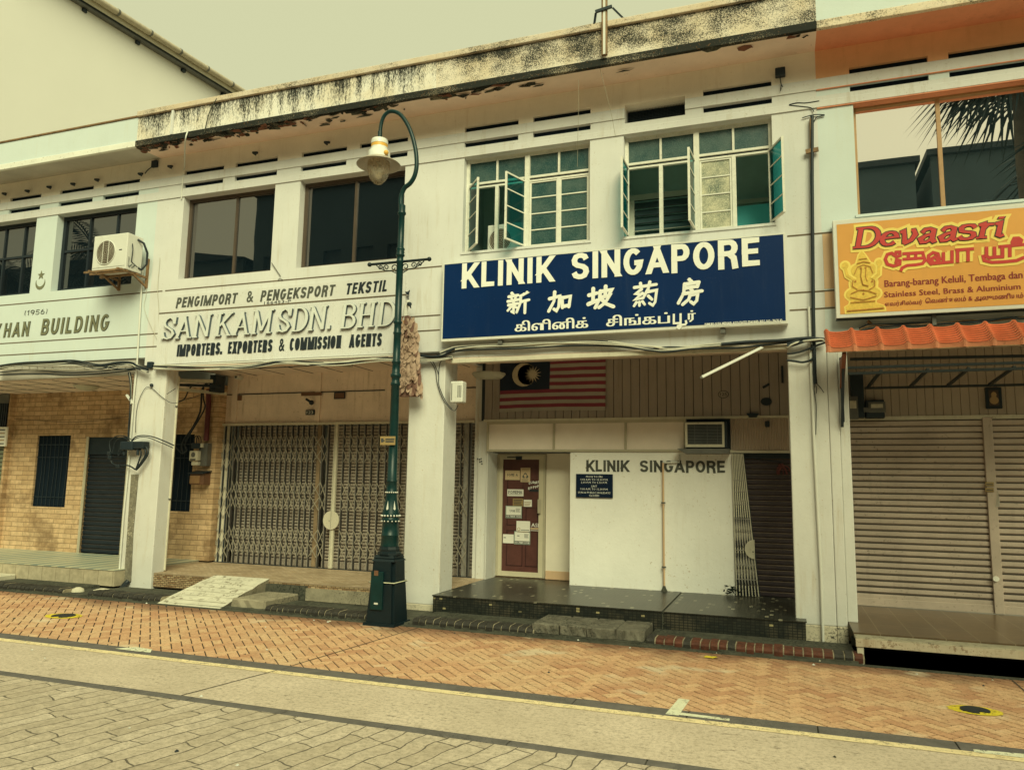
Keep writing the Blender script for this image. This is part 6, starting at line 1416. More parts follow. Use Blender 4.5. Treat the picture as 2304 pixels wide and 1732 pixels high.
bundle('cable_bundle', 'thick tangle of pale and black cables under the blue signboard', cKS,
       [([(x, y+4.5*i-4+(6 if i % 2 and 900 < x < 1400 else 0)) for x, y in CB_], -.06-.010*(i % 4), (.013, .010, .012, .009, .013, .010, .012)[i], (GREYCAB, BLACKRUB, GREYCAB, GREYCAB, BLACKRUB, GREYCAB, BLACKRUB)[i], .008) for i in range(7)]
       + [([(90, 730), (60, 748), (20, 772), (-60, 780), (-130, 772)], -.10, .020, BLACKRUB, .002), ([(1750, 706), (1900, 690), (2100, 682), (2250, 670), (2330, 664)], -.10, .022, BLACKRUB, .003)])
RB_ = [(540, 440), (640, 405), (720, 380), (830, 372), (900, 372), (1000, 368), (1055, 372)]
bundle('cable_bundle', 'black cable knot between the blue signboard and the orange awning', cRC,
       [([(x, y+9*i) for x, y in RB_], -.09-.012*i, (.018, .014, .02, .012)[i], (BLACKRUB, BLACKRUB, BLACKRUB, GREYCAB)[i], .008) for i in range(4)]
       + [([(540, 570), (640, 560), (760, 530), (860, 490), (960, 450), (1050, 420)], -.06, .012, BLACKRUB, .0), ([(535, 655), (640, 668), (740, 682), (820, 668), (880, 640), (905, 600)], -.06, .014, BLACKRUB, .0), ([(860, 455), (890, 480), (880, 500), (850, 520)], -.07, .012, BLACKRUB, .0)])
DB_ = [(300, 1090), (360, 1062), (440, 1050), (600, 1045), (760, 1040), (880, 1035), (1000, 1028), (1200, 1020), (1360, 1005), (1500, 995), (1660, 985)]
bundle('cable_bundle', 'dark bundled cables between the amber signboard and the tiled awning', cDS, [([(x, y+7*i) for x, y in DB_], -.05-.01*i, .011, (BLACKRUB, RUST, BLACKRUB)[i], .008) for i in range(3)]+[([(760, 1050), (860, 1062), (1000, 1080)], -.05, .008, BLACKRUB, 0), ([(370, 1020), (400, 1050)], -.04, .02, RUST, 0)])
# thin loose wires on walls and columns
def wires(label, cr, rows, cat='wire', name='wire', Y=-.02, r=.0045, m_=BLACKRUB):
    b = MB()
    for row in rows: strand(b, px_pts(cr, row, Y), r, m_, 0, 6)
    return b.build(name, None, label, cat)
wires('thin black wire arching over the top of the left white column', cK, [[(845, 480), (848, 380), (860, 300), (885, 235), (915, 197), (950, 205), (1000, 250), (1060, 292), (1105, 295)], [(1040, 240), (1095, 205)]])
wires('thin hanging wires looping down the middle column to its grey box', cM, [[(215, 75), (250, 130), (262, 210), (290, 290), (330, 345), (360, 362), (380, 330)], [(235, 80), (268, 150), (272, 220), (310, 310), (345, 352)], [(345, 10), (300, 60), (275, 100), (270, 170)]], Y=-.02, r=.005)
wires('pale vertical wire hanging in front of the left clinic window', cB, [[(1537, 515), (1537, 700), (1532, 920), (1530, 1080)], [(1675, 445), (1720, 620), (1750, 740), (1775, 880)]], Y=-.50, r=.0025, m_=mat('thin_wire', (.25, .22, .16), .5, .1))
wires('loose wires trailing down the column between signboard and awning', cRC, [[(905, 980), (900, 1040), (915, 1140), (930, 1280), (925, 1650)], [(935, 970), (985, 1020), (1032, 1090)], [(925, 985), (935, 1050), (928, 1100)]])
wires('fine line and hook stretched below the left tinted window', cSK, [[(1050, 5), (1130, 125)], [(1108, 158), (1128, 150), (1148, 158)]], r=.006, m_=GREYM)
wires('sagging thin wire across the brick-tiled wall', cK, [[(90, 395), (250, 405), (420, 415), (600, 405), (800, 380)]], Y=1.55)
wires('wire trailing down the pale wall below the air-conditioner', cKH, [[(1250, 740), (1240, 850), (1225, 950), (1270, 1080), (1345, 1240)], [(1360, 530), (1340, 800), (1350, 1000), (1335, 1400)]], r=.0035, m_=GREYCAB)
wires('hanging clothes-line bracket wires beside the top of the right column', cC, [[(690, 680), (740, 668), (800, 668), (885, 655)], [(690, 683), (760, 690), (830, 700), (850, 725)], [(775, 765), (850, 745), (920, 745)], [(920, 748), (870, 760), (850, 790)]], r=.006)
# pipes
def pipe(label, pts, r, m_, cat='pipe', name='drain_pipe', clips=()):
    b = MB(); b.tube(pts, r, m_, 10)
    for p in clips: b.bar((p[0]-.03, p[1], p[2]), (p[0]+.03, p[1], p[2]), .02, .03, GREYM)
    return b.build(name, None, label, cat)
pipe('white conduit running down the column right of the blue signboard', [at(p, -.03) for p in (cRC(830, -60), cRC(845, 300), cRC(862, 800), cRC(880, 1200), cRC(897, 1660), cQ(180, 1100), cQ(190, 1405))], .016, WPVC, name='conduit')
b = MB(); pt = [at(p, -.05) for p in (cF(838, -400), cF(838, 0), cRC(890, 0), cRC(910, 850), cRC(920, 975))]; b.tube(pt, .021, BLACKRUB, 8); b.tube([at(cC(830, 770), -.05), at(cC(838, 1290), -.05)], .016, RUST, 8); b.bar(at(cC(797, 985), -.05), at(cC(880, 968), -.05), .05, .03, RUST)
b.build('cable_riser', None, 'black vertical cable with rusty cross-piece on the pier beside the mirror window', 'cable')
pipe('thin white pipe up the left column and wall to the air-conditioner', [at(p, -.03) for p in (cKH(1215, 640), cKH(1200, 850), cKH(1180, 1180), cKH(1165, 1440), cK(835, 250), cK(800, 700), cK(770, 1000), cK(740, 1400))], .014, WPVC, name='conduit')
pipe('rust-stained pipe running down the clinic front wall', [(-1.63, 1.56, 2.07), (-1.63, 1.56, 1.2), (-1.63, 1.56, .28)], .014, CREAM, clips=[(-1.63, 1.55, 1.5), (-1.63, 1.55, .6)]); 
b = MB(); b.tube([(-1.63, 1.57, 2.07), (-1.40, 1.57, 2.08), (-1.40, 1.57, 2.19)], .013, WPVC, 8); b.lathe([(.05, .262), (.03, .30), (.016, .34)], -1.63, 1.56, CONCD, 10); b.build('drain_pipe', None, 'short pale elbow pipe under the box air-conditioner', 'pipe')
pipe('maroon pipe down the brick wall above the meter', [at(cK(1300, 210), 1.55), at(cK(1300, 300), 1.55), at(cK(1285, 530), 1.55)], .045, REDPIPE, name='conduit_pipe')
pipe('pale pipe along the back edge of the left column', [(-9.345, .27, 3.4), (-9.345, .27, 2.0), (-9.345, .27, .28)], .022, TRUNK, clips=[(-9.345, .25, 2.9), (-9.345, .25, 1.4)])
# junction boxes and their cable loops on the left column
jb = thing('junction_box', 'black cable junction boxes with looping cables on the left column', 'junction box', (-9.85, -.1, 2.15))
b = MB(); x0, z1 = fac(cK(762, 535), -.14); x1, z0 = fac(cK(835, 588), -.14); b.bbox(x0, x1, -.18, -.04, z0, z1, DARK, .012); x0, z1 = fac(cK(832, 535), -.14); x1, z0 = fac(cK(898, 580), -.14); b.bbox(x0+.005, x1, -.16, -.03, z0, z1, BLACKRUB, .012)
for px in (775, 860): x, z = fac(cK(px, 600), -.12); b.tube([(x, -.12, z+.06), (x, -.12, z-.05)], .02, DARK, 8)
b.build('box', jb)
b = MB()
for i, row in enumerate(([(890, 555), (915, 575), (922, 610), (900, 650), (870, 690), (848, 712)], [(880, 560), (905, 590), (905, 625), (880, 665), (848, 712)], [(870, 575), (880, 610), (865, 660), (846, 712)], [(760, 560), (740, 600), (738, 625), (760, 590)], [(690, 600), (685, 540), (720, 505), (770, 500), (815, 520)], [(700, 610), (720, 540), (760, 510), (810, 530)], [(690, 640), (700, 670), (740, 685), (800, 685), (845, 710)], [(820, 530), (850, 505), (900, 498), (960, 508), (1030, 535), (1085, 560)], [(820, 535), (860, 512), (920, 510), (1000, 540), (1080, 575)])):
    strand(b, px_pts(cK, row, -.10-.01*(i % 3)), (.016, .014, .013, .008, .009, .009, .012, .010, .007)[i], BLACKRUB, 0, 6)
for px, py in ((685, 610), (690, 635), (740, 690)): x, z = fac(cK(px, py), -.1); b.bbox(x-.035, x+.035, -.13, -.08, z-.03, z+.03, BLACKRUB, .01)
b.build('cable_loop', jb)
b = MB()
for i in range(4): strand(b, px_pts(cK, [(812-4*i, 105), (822-3*i, 180), (818-2*i, 300), (808-i*2, 420), (800-i, 530)], -.03-.01*i), .010, (BLACKRUB, BLACKRUB, GREYCAB, BLACKRUB)[i], 0, 5, .003, i)
b.build('cable_bundle', None, 'black cables running down the left edge of the left column', 'cable', 'cables strung along the shopfront beams')
b = MB(); b.bar(at(cK(790, 245), -.05), at(cK(812, 275), -.05), .03, .03, WPVC); b.bar(at(cK(812, 268), -.05), at(cK(822, 300), -.05), .03, .03, WPVC); b.build('bracket', None, 'small bent white bracket left of the left column', 'bracket')
b = MB(); x, z = fac(cCC(388, 92), -.03); b.bbox(x-.05, x+.05, -.06, -.003, z-.05, z+.05, DARK, .006); b.build('junction_box', None, 'tiny black box on the beam above the left column', 'junction box')
b = MB(); x, z = fac(cK(948, 185), -.01); b.sphere((x, -.02, z), .03, DARK, 5); b.build('wall_stud', None, 'dark knob high on the face of the left column', 'knob')
b = MB(); pts = [fac(p, -.012) for p in (cK(818, 740), cK(772, 1405), cK(815, 1410), cK(830, 1100), cK(862, 740))]; b.prism(pts, -.014, .0, mat('cement_patch', (.24, .22, .17), .9, .45, 14, .9, 40, (.5, .46, .36), bump=.8, bscale=30, sthr=.55)); b.build('cement_patch', khan)
b = MB(); strand(b, [at(cK(800, 1405), -.03), at(cK(775, 1430), -.10), at(cK(745, 1470), -.30), at(cK(720, 1488), -.62)], .04, BLACKRUB, 0, 6); b.lathe([(.09, .02), (.08, .06), (.03, .085)], -10.05, -.68, CONCW, 12); b.lathe([(.14, .02), (.12, .05), (.04, .07)], -9.72, -.55, CONCW, 12); b.build('ground_cable', None, 'black cable bending into the ground at the foot of the left column', 'cable')
# service cables, meter and mailbox on the brick wall
b = MB()
for i, row in enumerate(([(1335, 160), (1290, 175), (1260, 215), (1255, 300), (1245, 360), (1200, 450), (1150, 520), (1135, 570), (1145, 610)], [(1330, 158), (1275, 185), (1268, 260), (1278, 320), (1245, 390), (1190, 480), (1155, 550), (1165, 590), (1140, 612)], [(1105, 290), (1150, 270), (1180, 210), (1225, 170), (1330, 160)], [(1110, 285), (1200, 262), (1270, 240)], [(1085, 560), (1115, 590), (1140, 612)])):
    strand(b, px_pts(cK, row, 1.2), (.016, .013, .012, .006, .012)[i], BLACKRUB, 0, 6)
b.build('cable_loop', None, 'black service cables drooping past the narrow window beside the lattice gate', 'cable')
mt_ = thing('electric_meter', 'black electric meter board on the brick wall left of the lattice gate', 'meter', (-9.87, 1.5, 1.95))
b = MB(); b.bbox(-9.93, -9.735, 1.48, 1.6, 1.96, 2.37, GREYM, .01); b.build('board', mt_); b = MB(); b.bbox(-10.03, -9.86, 1.40, 1.47, 2.27, 2.37, DARK, .01); b.box(-9.87, -9.82, 1.44, 1.48, 2.29, 2.36, TRUNK); b.build('fuse', mt_)
b = MB(); b.bbox(-10.04, -9.86, 1.38, 1.48, 2.05, 2.23, TRUNK, .015); b.disc(-9.95, 2.16, .045, .045, 1.376, GREYM, 16); b.box(-10.01, -9.89, 1.375, 1.381, 2.06, 2.085, INK); b.bbox(-10.0, -9.86, 1.40, 1.48, 1.97, 2.035, TRUNK, .01); b.build('dial_case', mt_)
b = MB()
for dx in (0, .05): strand(b, [(-9.98+dx, 1.42, 2.37), (-9.98+dx, 1.42, 2.47), (-9.95+dx, 1.43, 2.50), (-9.92+dx, 1.45, 2.46), (-9.91+dx, 1.46, 2.38)], .008, BLACKRUB)
b.build('cable', mt_)
mb_ = thing('mailbox', 'small brown wooden mailbox on the brick wall below the meter', 'mailbox', (-9.86, 1.5, 1.63))
b = MB(); b.bbox(-10.02, -9.72, 1.42, 1.6, 1.63, 1.83, BROWNP, .008); b.bbox(-10.015, -9.80, 1.405, 1.43, 1.65, 1.79, mat('mailbox_front', (.30, .17, .08), .6, .2, 10), .006); b.build('box', mb_)
b = MB(); b.add([(-10.05, 1.38, 1.835), (-9.70, 1.38, 1.835), (-9.70, 1.6, 1.88), (-10.05, 1.6, 1.88), (-10.05, 1.38, 1.82), (-9.70, 1.38, 1.82), (-9.70, 1.6, 1.865), (-10.05, 1.6, 1.865)], [(0, 1, 2, 3), (7, 6, 5, 4), (0, 4, 5, 1), (1, 5, 6, 2), (3, 2, 6, 7), (0, 3, 7, 4)], DARK); b.build('lid', mb_)
b = MB(); b.bar((-9.66, .4, 3.36), (-9.2, .9, 3.40), .05, .05, TRUNK); b.bar((-9.66, .5, 3.30), (-9.2, 1.1, 3.34), .04, .04, DARK); b.bar((-9.62, .35, 3.22), (-9.42, 1.5, 3.26), .05, .05, TRUNK); b.bbox(-9.45, -9.32, 1.1, 1.35, 3.25, 3.55, DARK, .01); b.build('service_rack', None, 'dim rack of conduits under the walkway ceiling beside the left column', 'conduit rack')
b = MB(); x, z = fac(cS(525, 138), 1.6); b.bbox(x-.05, x+.05, 1.5, 1.65, z-.03, z+.03, WPVC, .01); b.disc(x, z, .022, .022, 1.494, INK, 12); b.bar((x, 1.6, z+.03), (x, 1.65, z+.12), .02, .02, WPVC); b.build('security_camera', None, 'small white security camera under the ceiling at the left end of the lattice gate', 'camera')
b = MB(); x, z = fac(cS(968, 292), 1.7); b.sphere((x, 1.72, z), .045, DARK, 6); b.bar((x, 1.72, z), (x-.03, 1.6, z+.05), .03, .03, DARK); b.build('security_camera', None, 'small dark camera just above the 123 number plate', 'camera')
b = MB(); p0, p1 = at(cS(1085, 98), .9), at(cS(1168, 108), .9); b.bar((p0.x, .6, 3.60), (p1.x, 1.15, 3.60), .09, .04, GREYCAB); b.build('tube_lamp', None, 'grey batten lamp fixed to the ceiling above the lattice gate', 'lamp')
lx, ly = grd(cK(492, 186), 3.38); b = MB(); b.lathe([(.22, 3.392), (.215, 3.375), (.16, 3.335), (.08, 3.31), (.01, 3.30)], lx, .85, GREYCAB, 24); b.build('ceiling_lamp', None, 'round dish lamp on the tiled ceiling of the brick-tiled shop', 'lamp')
# grey box and ceiling lamp by the middle column
b = MB(); x0, z1 = fac(cM(343, 198), -.02); x1, z0 = fac(cM(410, 316), -.02); b.bbox(x0, x1, -.06, .08, z0, z1, WPVC, .015); b.box(x0+.02, x0+.03, -.063, -.058, z0+.03, z1-.03, GREYM)
for i in range(12): 
    for k_ in range(3): b.box(x1-.075+k_*.022, x1-.062+k_*.022, -.0625, -.059, z0+.07+i*.014, z0+.078+i*.014, GREYM)
b.build('distribution_box', None, 'pale plastic distribution box at the top right of the middle column', 'box')
b = MB(); pts = [at(p, .6) for p in (cM(380, 112), cM(530, 165))]; b.lathe([(.01, 3.40), (.25, 3.37), (.255, 3.355), (.20, 3.30), (.01, 3.29)], -4.12, .95, GREYCAB, 24); b.build('ceiling_lamp', None, 'shallow dish lamp under the beam beside the clinic flag', 'lamp')
b = MB(); x, z = fac(cM(505, 650), 1.69)
for dx, dz in ((-.04, .03), (-.01, .02), (.02, .03), (.0, -.02), (.03, -.01), (.035, -.05)): b.box(x+dx, x+dx+.018, 1.652, 1.66, z+dz, z+dz+.022, INK)
b.build('talisman', None, 'small dark speckled sticker on the pilaster left of the clinic door', 'sticker')
# lamp and speaker box under the soffit, antenna pole on the parapet
b = MB(); x, z = fac(cC(632, 478), -.03); b.bbox(x-.06, x+.06, -.1, -.003, z-.05, z+.05, DARK, .01); strand(b, px_pts(cC, [(632, 500), (636, 540), (648, 565)], -.04), .006, DARK); strand(b, px_pts(cC, [(630, 505), (638, 550), (634, 590)], -.04), .006, DARK); b.build('socket_box', None, 'small black box with dangling wires under the soffit near the orange shop', 'box')
b = MB(); x, z = fac(cA(1005, 1065), -.02); b.bbox(x-.06, x+.06, -.05, -.003, z-.06, z+.06, DARK, .008); strand(b, px_pts(cA, [(990, 1080), (960, 1100), (940, 1125)], -.03), .008, DARK); b.build('socket_box', None, 'small black box under the left soffit beside the spalled cornice', 'box')
ap = thing('antenna_pole', 'peeling steel pole tied to the parapet above the clinic', 'pole', (-2.0, -.6, 7.19))
b = MB(); b.bbox(-2.045, -1.968, -.62, -.575, 7.19, 9.2, RUST, .012); b.box(-2.02, -1.99, -.623, -.618, 7.2, 9.2, WPVC); b.build('shaft', ap)
b = MB(); b.bar((-2.12, -.63, 7.80), (-1.9, -.63, 7.83), .035, .03, DARK); b.bar((-2.12, -.60, 7.80), (-2.15, -.56, 7.68), .025, .025, DARK); b.bar((-1.9, -.60, 7.83), (-1.78, -.5, 7.72), .02, .02, DARK); b.build('clamp', ap)
b = MB(); pl = [at(p, -.57) for p in (cA(1405, 640), cA(1370, 700), cA(1345, 770), cA(1325, 860))]; strand(b, pl, .008, CONCD); pl = [at(p, -.57) for p in (cA(1215, 855), cA(1200, 920))]+[at(p, -.02) for p in (cA(1195, 1090), cA(1185, 1160), cA(1175, 1290))]; strand(b, pl, .012, WPVC); b.build('loose_cable', None, 'white cable dangling from the spalled cornice down to the left pier', 'cable')

# ------------------------------------------------------------------ ramp, steps, kerb bricks, ground covers
def rubble(x0, x1, y0, y1, z0, z1, m_, seed, sub=6, amp=.02, slope=None):
    """cast block with a broken, irregular surface"""
    rnd = random.Random(seed); bm = bmesh.new(); bmesh.ops.create_cube(bm, size=1)
    for v in bm.verts: v.co = Vector(((x0+x1)/2+v.co.x*(x1-x0), (y0+y1)/2+v.co.y*(y1-y0), (z0+z1)/2+v.co.z*(z1-z0)))
    bmesh.ops.bevel(bm, geom=bm.edges[:], offset=.015, segments=1, affect='EDGES')
    bmesh.ops.subdivide_edges(bm, edges=[e for e in bm.edges if e.calc_length() > .1], cuts=sub, use_grid_fill=True)
    for v in bm.verts:
        k_ = amp*(1.0 if v.co.y < y0+.03 else .25)
        v.co += Vector((rnd.uniform(-k_, k_)*.4, rnd.uniform(-k_, k_), rnd.uniform(-k_, k_)*.35))
    b = MB(); b.bm(bm, m_); return b
b = MB(); n = 8; top = [];
rnd = random.Random(5)
L_, R_ = [], []
for i in range(n+1):
    t = i/n; yy = .06-1.0*t; zz = .272*(1-t)**.9+.012*(1-t)+.005
    L_.append((-8.17-.10*t+rnd.uniform(-.012, .012), yy, zz)); R_.append((-7.18-.01*t+rnd.uniform(-.015, .015), yy, zz+rnd.uniform(-.004, .004)))
vs = L_+R_+[(x, y_, -.02) for x, y_, z in L_]+[(x-.03, y_, -.02) for x, y_, z in R_]; n1 = n+1
b.add(vs, [(i, i+1, n1+i+1, n1+i) for i in range(n)], mat('ramp_whitewash', (.66, .63, .53), .85, .2, 5, .95, 11, (.16, .13, .09), .0, bump=.7, bscale=18, spec=.1, sthr=.545)); b.add(vs, [(i, 2*n1+i, 2*n1+i+1, i+1) for i in range(n)]+[(n1+i+1, 3*n1+i+1, 3*n1+i, n1+i) for i in range(n)]+[(n, 2*n1+n, 3*n1+n, n1+n)], CONC)
for i in range(1, 7): yy = .06-1.0*i/7; t = i/7; zz = .272*(1-t)**.9+.012*(1-t)+.0075; b.add([(-8.16, yy-.004, zz-.002), (-7.22, yy-.006, zz-.002), (-7.22, yy+.004, zz+.001), (-8.16, yy+.004, zz+.001)], [(0, 1, 2, 3)], mat('ramp_score', (.42, .38, .29), .9, .3))
b.build('ramp', None, 'whitewashed concrete ramp up to the lattice-gated shop', 'ramp')
rubble(-7.13, -6.585, -.80, -.03, .005, .125, CONC, 4, 5, .016).build('step', None, 'low broken concrete step beside the whitewashed ramp', 'step')
rubble(-14.6, -11.95, -1.06, -.22, .01, .13, CONCW, 9, 8, .008).build('step', None, 'pale concrete slab step at the far left striped platform', 'step')
for i in range(4):
    x0 = -2.81+i*.327; lab = ('dark mossy kerb slab, leftmost of four forming the clinic step', 'dark mossy kerb slab, second from left in the clinic step', 'dark mossy kerb slab, third from left in the clinic step', 'dark mossy kerb slab, rightmost of four forming the clinic step')[i]
    rubble(x0+.003, x0+.324, -.86+.02*(i % 2), -.225, .01, .135, mat('mossy_slab', (.20, .185, .15), .8, .5, 9, .95, 34, (.03, .032, .028), bump=.9, bscale=24, spec=.25, sthr=.53), 20+i, 5, .011).build('step_slab', None, lab, 'step', 'slabs of the clinic step')
BK1 = mat('black_kerb_brick', (.045, .042, .038), .7, .4, 16, .6, 60, (.16, .13, .09), bump=.5, bscale=40, spec=.3, sthr=.6); BK2 = mat('red_kerb_brick', (.135, .045, .028), .7, .45, 16, .7, 50, (.03, .025, .022), bump=.5, bscale=40, spec=.3, sthr=.55); MORT = mat('pale_mortar', (.36, .31, .22), .9, .35, 12, bump=.5)
def brick_row(x0, x1, label, red=lambda x: False, seed=1):
    rnd = random.Random(seed); b = MB(); x = x0
    while x < x1:
        wd = rnd.uniform(.078, .10); j = rnd.uniform(-.008, .008); h = .082+rnd.uniform(-.006, .006)
        prof = [(-.895+j, .0), (-.90+j, h*.55), (-.885+j, h*.85), (-.85+j, h), (-.68, h), (-.68, 0)]
        b.profile(prof, x+.004, x+wd-.004, BK2 if red(x) and rnd.random() < .9 else BK1); b.profile([(-.885, 0), (-.886, h*.5), (-.872, h*.78), (-.84, h-.006), (-.68, h-.006), (-.68, 0)], x+wd-.004, x+wd+.010, MORT)
        x += wd+.006
    b.box(x0, x1, -.68, -.20, .0, .06, CONCD)
    return b.build('brick_edging', None, label, 'brick edging', 'rows of rounded brick edging along the drain')
brick_row(-11.9, -10.15, 'row of black rounded bricks below the striped platform', seed=1)
brick_row(-9.62, -8.3, 'row of black rounded bricks left of the whitewashed ramp', seed=2)
brick_row(-6.5, -4.93, 'row of black rounded bricks between the low step and the lamp', seed=3)
brick_row(-4.33, -2.83, 'row of black rounded bricks between lamp and clinic step', seed=4)
brick_row(-1.47, .64, 'row of red rounded bricks right of the clinic step', lambda x: True, 5)
def cover(label, x, y, r1, r2, ang):
    t = thing('manhole_cover', label, 'manhole cover', (x, y, 0), 'black caps ringed with yellow paint on the pavement'); b = MB()
    n = 28; b.add([(x+1.45*r2*math.cos(2*math.pi*i/n)*(1+.06*math.sin(i*3)), y+r2*math.sin(2*math.pi*i/n), .0045) for i in range(n)], [list(range(n))], YELB); b.build('paint', t)
    b = MB(); pts = [(x+r1*math.cos(R(ang+25+a)), y+r1*.95*math.sin(R(ang+25+a))) for a in range(0, 315, 12)]+[(x+r1*.45*math.cos(R(ang-10)), y+r1*.45*math.sin(R(ang-10)))]
    b.add([(p[0], p[1], .012) for p in pts]+[(p[0], p[1], .0) for p in pts], [list(range(len(pts)))]+[(i, len(pts)+i, len(pts)+(i+1) % len(pts), (i+1) % len(pts)) for i in range(len(pts))], LETK); b.build('cap', t)
cover('black notched cap in a yellow paint ring, right side of the pavement', 1.385, -2.32, .105, .135, -60)
cover('black notched cap in a yellow paint ring, far left of the pavement', -8.53, -2.19, .14, .17, -90)
# litter: leaves, cigarette ends, chips of plaster
b = MB(); rnd = random.Random(21)
for i in range(70):
    x = rnd.uniform(-9, 3.2); yy = rnd.choice([rnd.uniform(-1.25, -.93), rnd.uniform(-3.3, -1.0), rnd.uniform(-7.0, -3.2)]); r_ = rnd.uniform(.006, .018); n = 6
    m_ = rnd.choice([WPVC, WPVC, CONCW, CONCD, LETK]); zz = .004 if yy > -1.0 else .003
    b.add([(x+r_*math.cos(k_)*rnd.uniform(.6, 1.3), yy+r_*math.sin(k_)*rnd.uniform(.6, 1.3), .003) for k_ in range(n)]+[(x, yy, .003+r_*.8)], [(k_, (k_+1) % n, n) for k_ in range(n)], m_)
o = b.build('litter', None, 'scattered white and dark specks of litter on pavement and road', 'litter'); o['kind'] = 'stuff'
b = MB(); x, yy = -.753, -1.25; b.add([(x-.07, yy-.03, .008), (x+.03, yy-.045, .008), (x+.075, yy+.0, .016), (x+.05, yy+.045, .010), (x-.05, yy+.035, .012)], [(0, 1, 2, 3, 4)], YELB); b.build('paper_scrap', None, 'flattened yellow scrap lying on the brick pavement by the red edging', 'litter')
# weed in the corner of the clinic wall
b = MB(); rnd = random.Random(8); LEAFM = mat('weed_leaf', (.012, .028, .018), .5, .3, 20)
for i in range(46):
    a = rnd.uniform(0, 6.28); h = rnd.uniform(.02, .13); c = Vector((-.70+rnd.gauss(0, .05), 1.52+rnd.gauss(0, .025), .26+h)); s = rnd.uniform(.02, .04); u = Vector((math.cos(a), math.sin(a)*.5, rnd.uniform(-.3, .6)))*s; v = Vector((-math.sin(a)*.6, -.4, .6))*s*.6
    b.add([c-u, c+v, c+u, c-v], [(0, 1, 2, 3)], LEAFM)
b.build('weed', None, 'small dark leafy weed at the foot of the clinic wall by the leaning gate', 'plant')
# rag on the maroon shutter, paper on the far left
b = MB(); rnd = random.Random(3); cx, cz = fac(cN(1180, 625), 1.66)
for i in range(14): a = rnd.uniform(0, 6.28); b.tube([(cx, 1.67, cz+.03), (cx+.07*math.cos(a), 1.65, cz+.05*math.sin(a)), (cx+.09*math.cos(a)+rnd.uniform(-.02, .02), 1.665, cz-.06+.05*math.sin(a))], .007, mat('rag_red', (.16, .05, .05), .8, .2), 5)
b.tube([at(cN(985, 570), 1.66), at(cN(1060, 585), 1.66), at(cN(1175, 600), 1.66)], .005, DARK, 5); b.build('ribbon', None, 'faded red ribbon knot tied across the maroon shutter', 'ribbon')
b = MB(); x0, z1 = fac(cK(0, 445), 1.45); x1, z0 = fac(cK(40, 565), 1.45); b.bbox(-15.6, x1, 1.42, 1.46, z0, z1, PAPER, .004)
for i in range(5): b.box(x1-.3, x1-.04, 1.417, 1.421, z1-.07-i*.07, z1-.05-i*.07, (INK, ORD)[i % 2])
b.build('notice', None, 'pale printed notice at the far left edge beside the brick wall', 'notice')
b = MB(); x, z = fac(cQ(316, 603), 0); b.bbox(.76, .80, 1.38, 1.44, 1.86, 1.98, WPVC, .006); b.build('bell_push', None, 'small white bell push beside the top of the taupe shutter', 'switch')

# ------------------------------------------------------------------ tall white building behind, its eave and gutter running away from the street
E0, E1 = Vector((-16.08, 3.0, 13.72)), Vector((-15.92, 16.0, 14.55))
rb = thing('rear_building', 'tall white building with an eaves gutter behind the left shophouse', 'building', (-18, 8, 0))
b = MB(); b.cells(1.2, 16, 0, 13.6, [], -16.35, -16.6, WHITE) if False else None
b = MB(); b.add([(-16.35, 1.2, 0), (-16.35, 16, 0), (-16.35, 16, 14.45), (-16.35, 1.2, 13.5), (-24, 1.2, 0), (-24, 16, 0), (-24, 16, 14.45), (-24, 1.2, 13.5)], [(0, 1, 2, 3), (7, 6, 5, 4), (0, 4, 5, 1), (3, 2, 6, 7), (0, 3, 7, 4), (1, 5, 6, 2)], mat('far_white_wall', (.74, .73, .70), .8, .03, .5, spec=.1)); b.build('wall', rb)
b = MB(); d_ = (E1-E0).normalized(); a_ = E0-d_*2
def eave(dx, dz): return [a_+Vector((dx, 0, dz)), E1+Vector((dx, 0, dz))]
for (dx0, dz0, dx1, dz1, m_) in ((-.30, -.22, -.08, -.20, DARK), (-.08, -.20, -.06, -.06, TRUNK)):
    p, q = eave(dx0, dz0), eave(dx1, dz1); b.add([p[0], p[1], q[1], q[0]], [(0, 1, 2, 3)], m_)
b.bar(a_+Vector((-.18, 0, -.12)), E1+Vector((-.18, 0, -.12)), .24, .14, TRUNK); b.bar(a_+Vector((-.22, 0, -.24)), E1+Vector((-.22, 0, -.24)), .16, .06, GREYM); b.build('eave', rb)
b = MB(); b.tube([a_+Vector((.03, 0, -.02)), E1+Vector((.03, 0, -.02))], .085, mat('gutter_grey', (.50, .44, .34), .5, .2, 6, .5, 30, (.2, .15, .1)), 10); 
for i in range(1, 14): c = a_.lerp(E1, i/14)+Vector((.03, 0, -.02)); b.tube([c-d_*.03, c+d_*.03], .092, GREYM, 10)
b.build('gutter', rb)
b = MB(); p, q = eave(-.1, .06), eave(-3.0, 1.2); b.add([p[0], p[1], q[1], q[0]], [(0, 1, 2, 3)], mat('roof_grey', (.34, .29, .23), .7, .2, 5)); b.build('roof', rb)
for i in range(9): b = MB(); c = a_.lerp(E1, (i+.5)/9)+Vector((-.28, 0, -.36)); b.box(c.x-.05, c.x+.05, c.y-.06, c.y+.06, c.z, c.z+.12, DARK); b.build('bracket', rb)

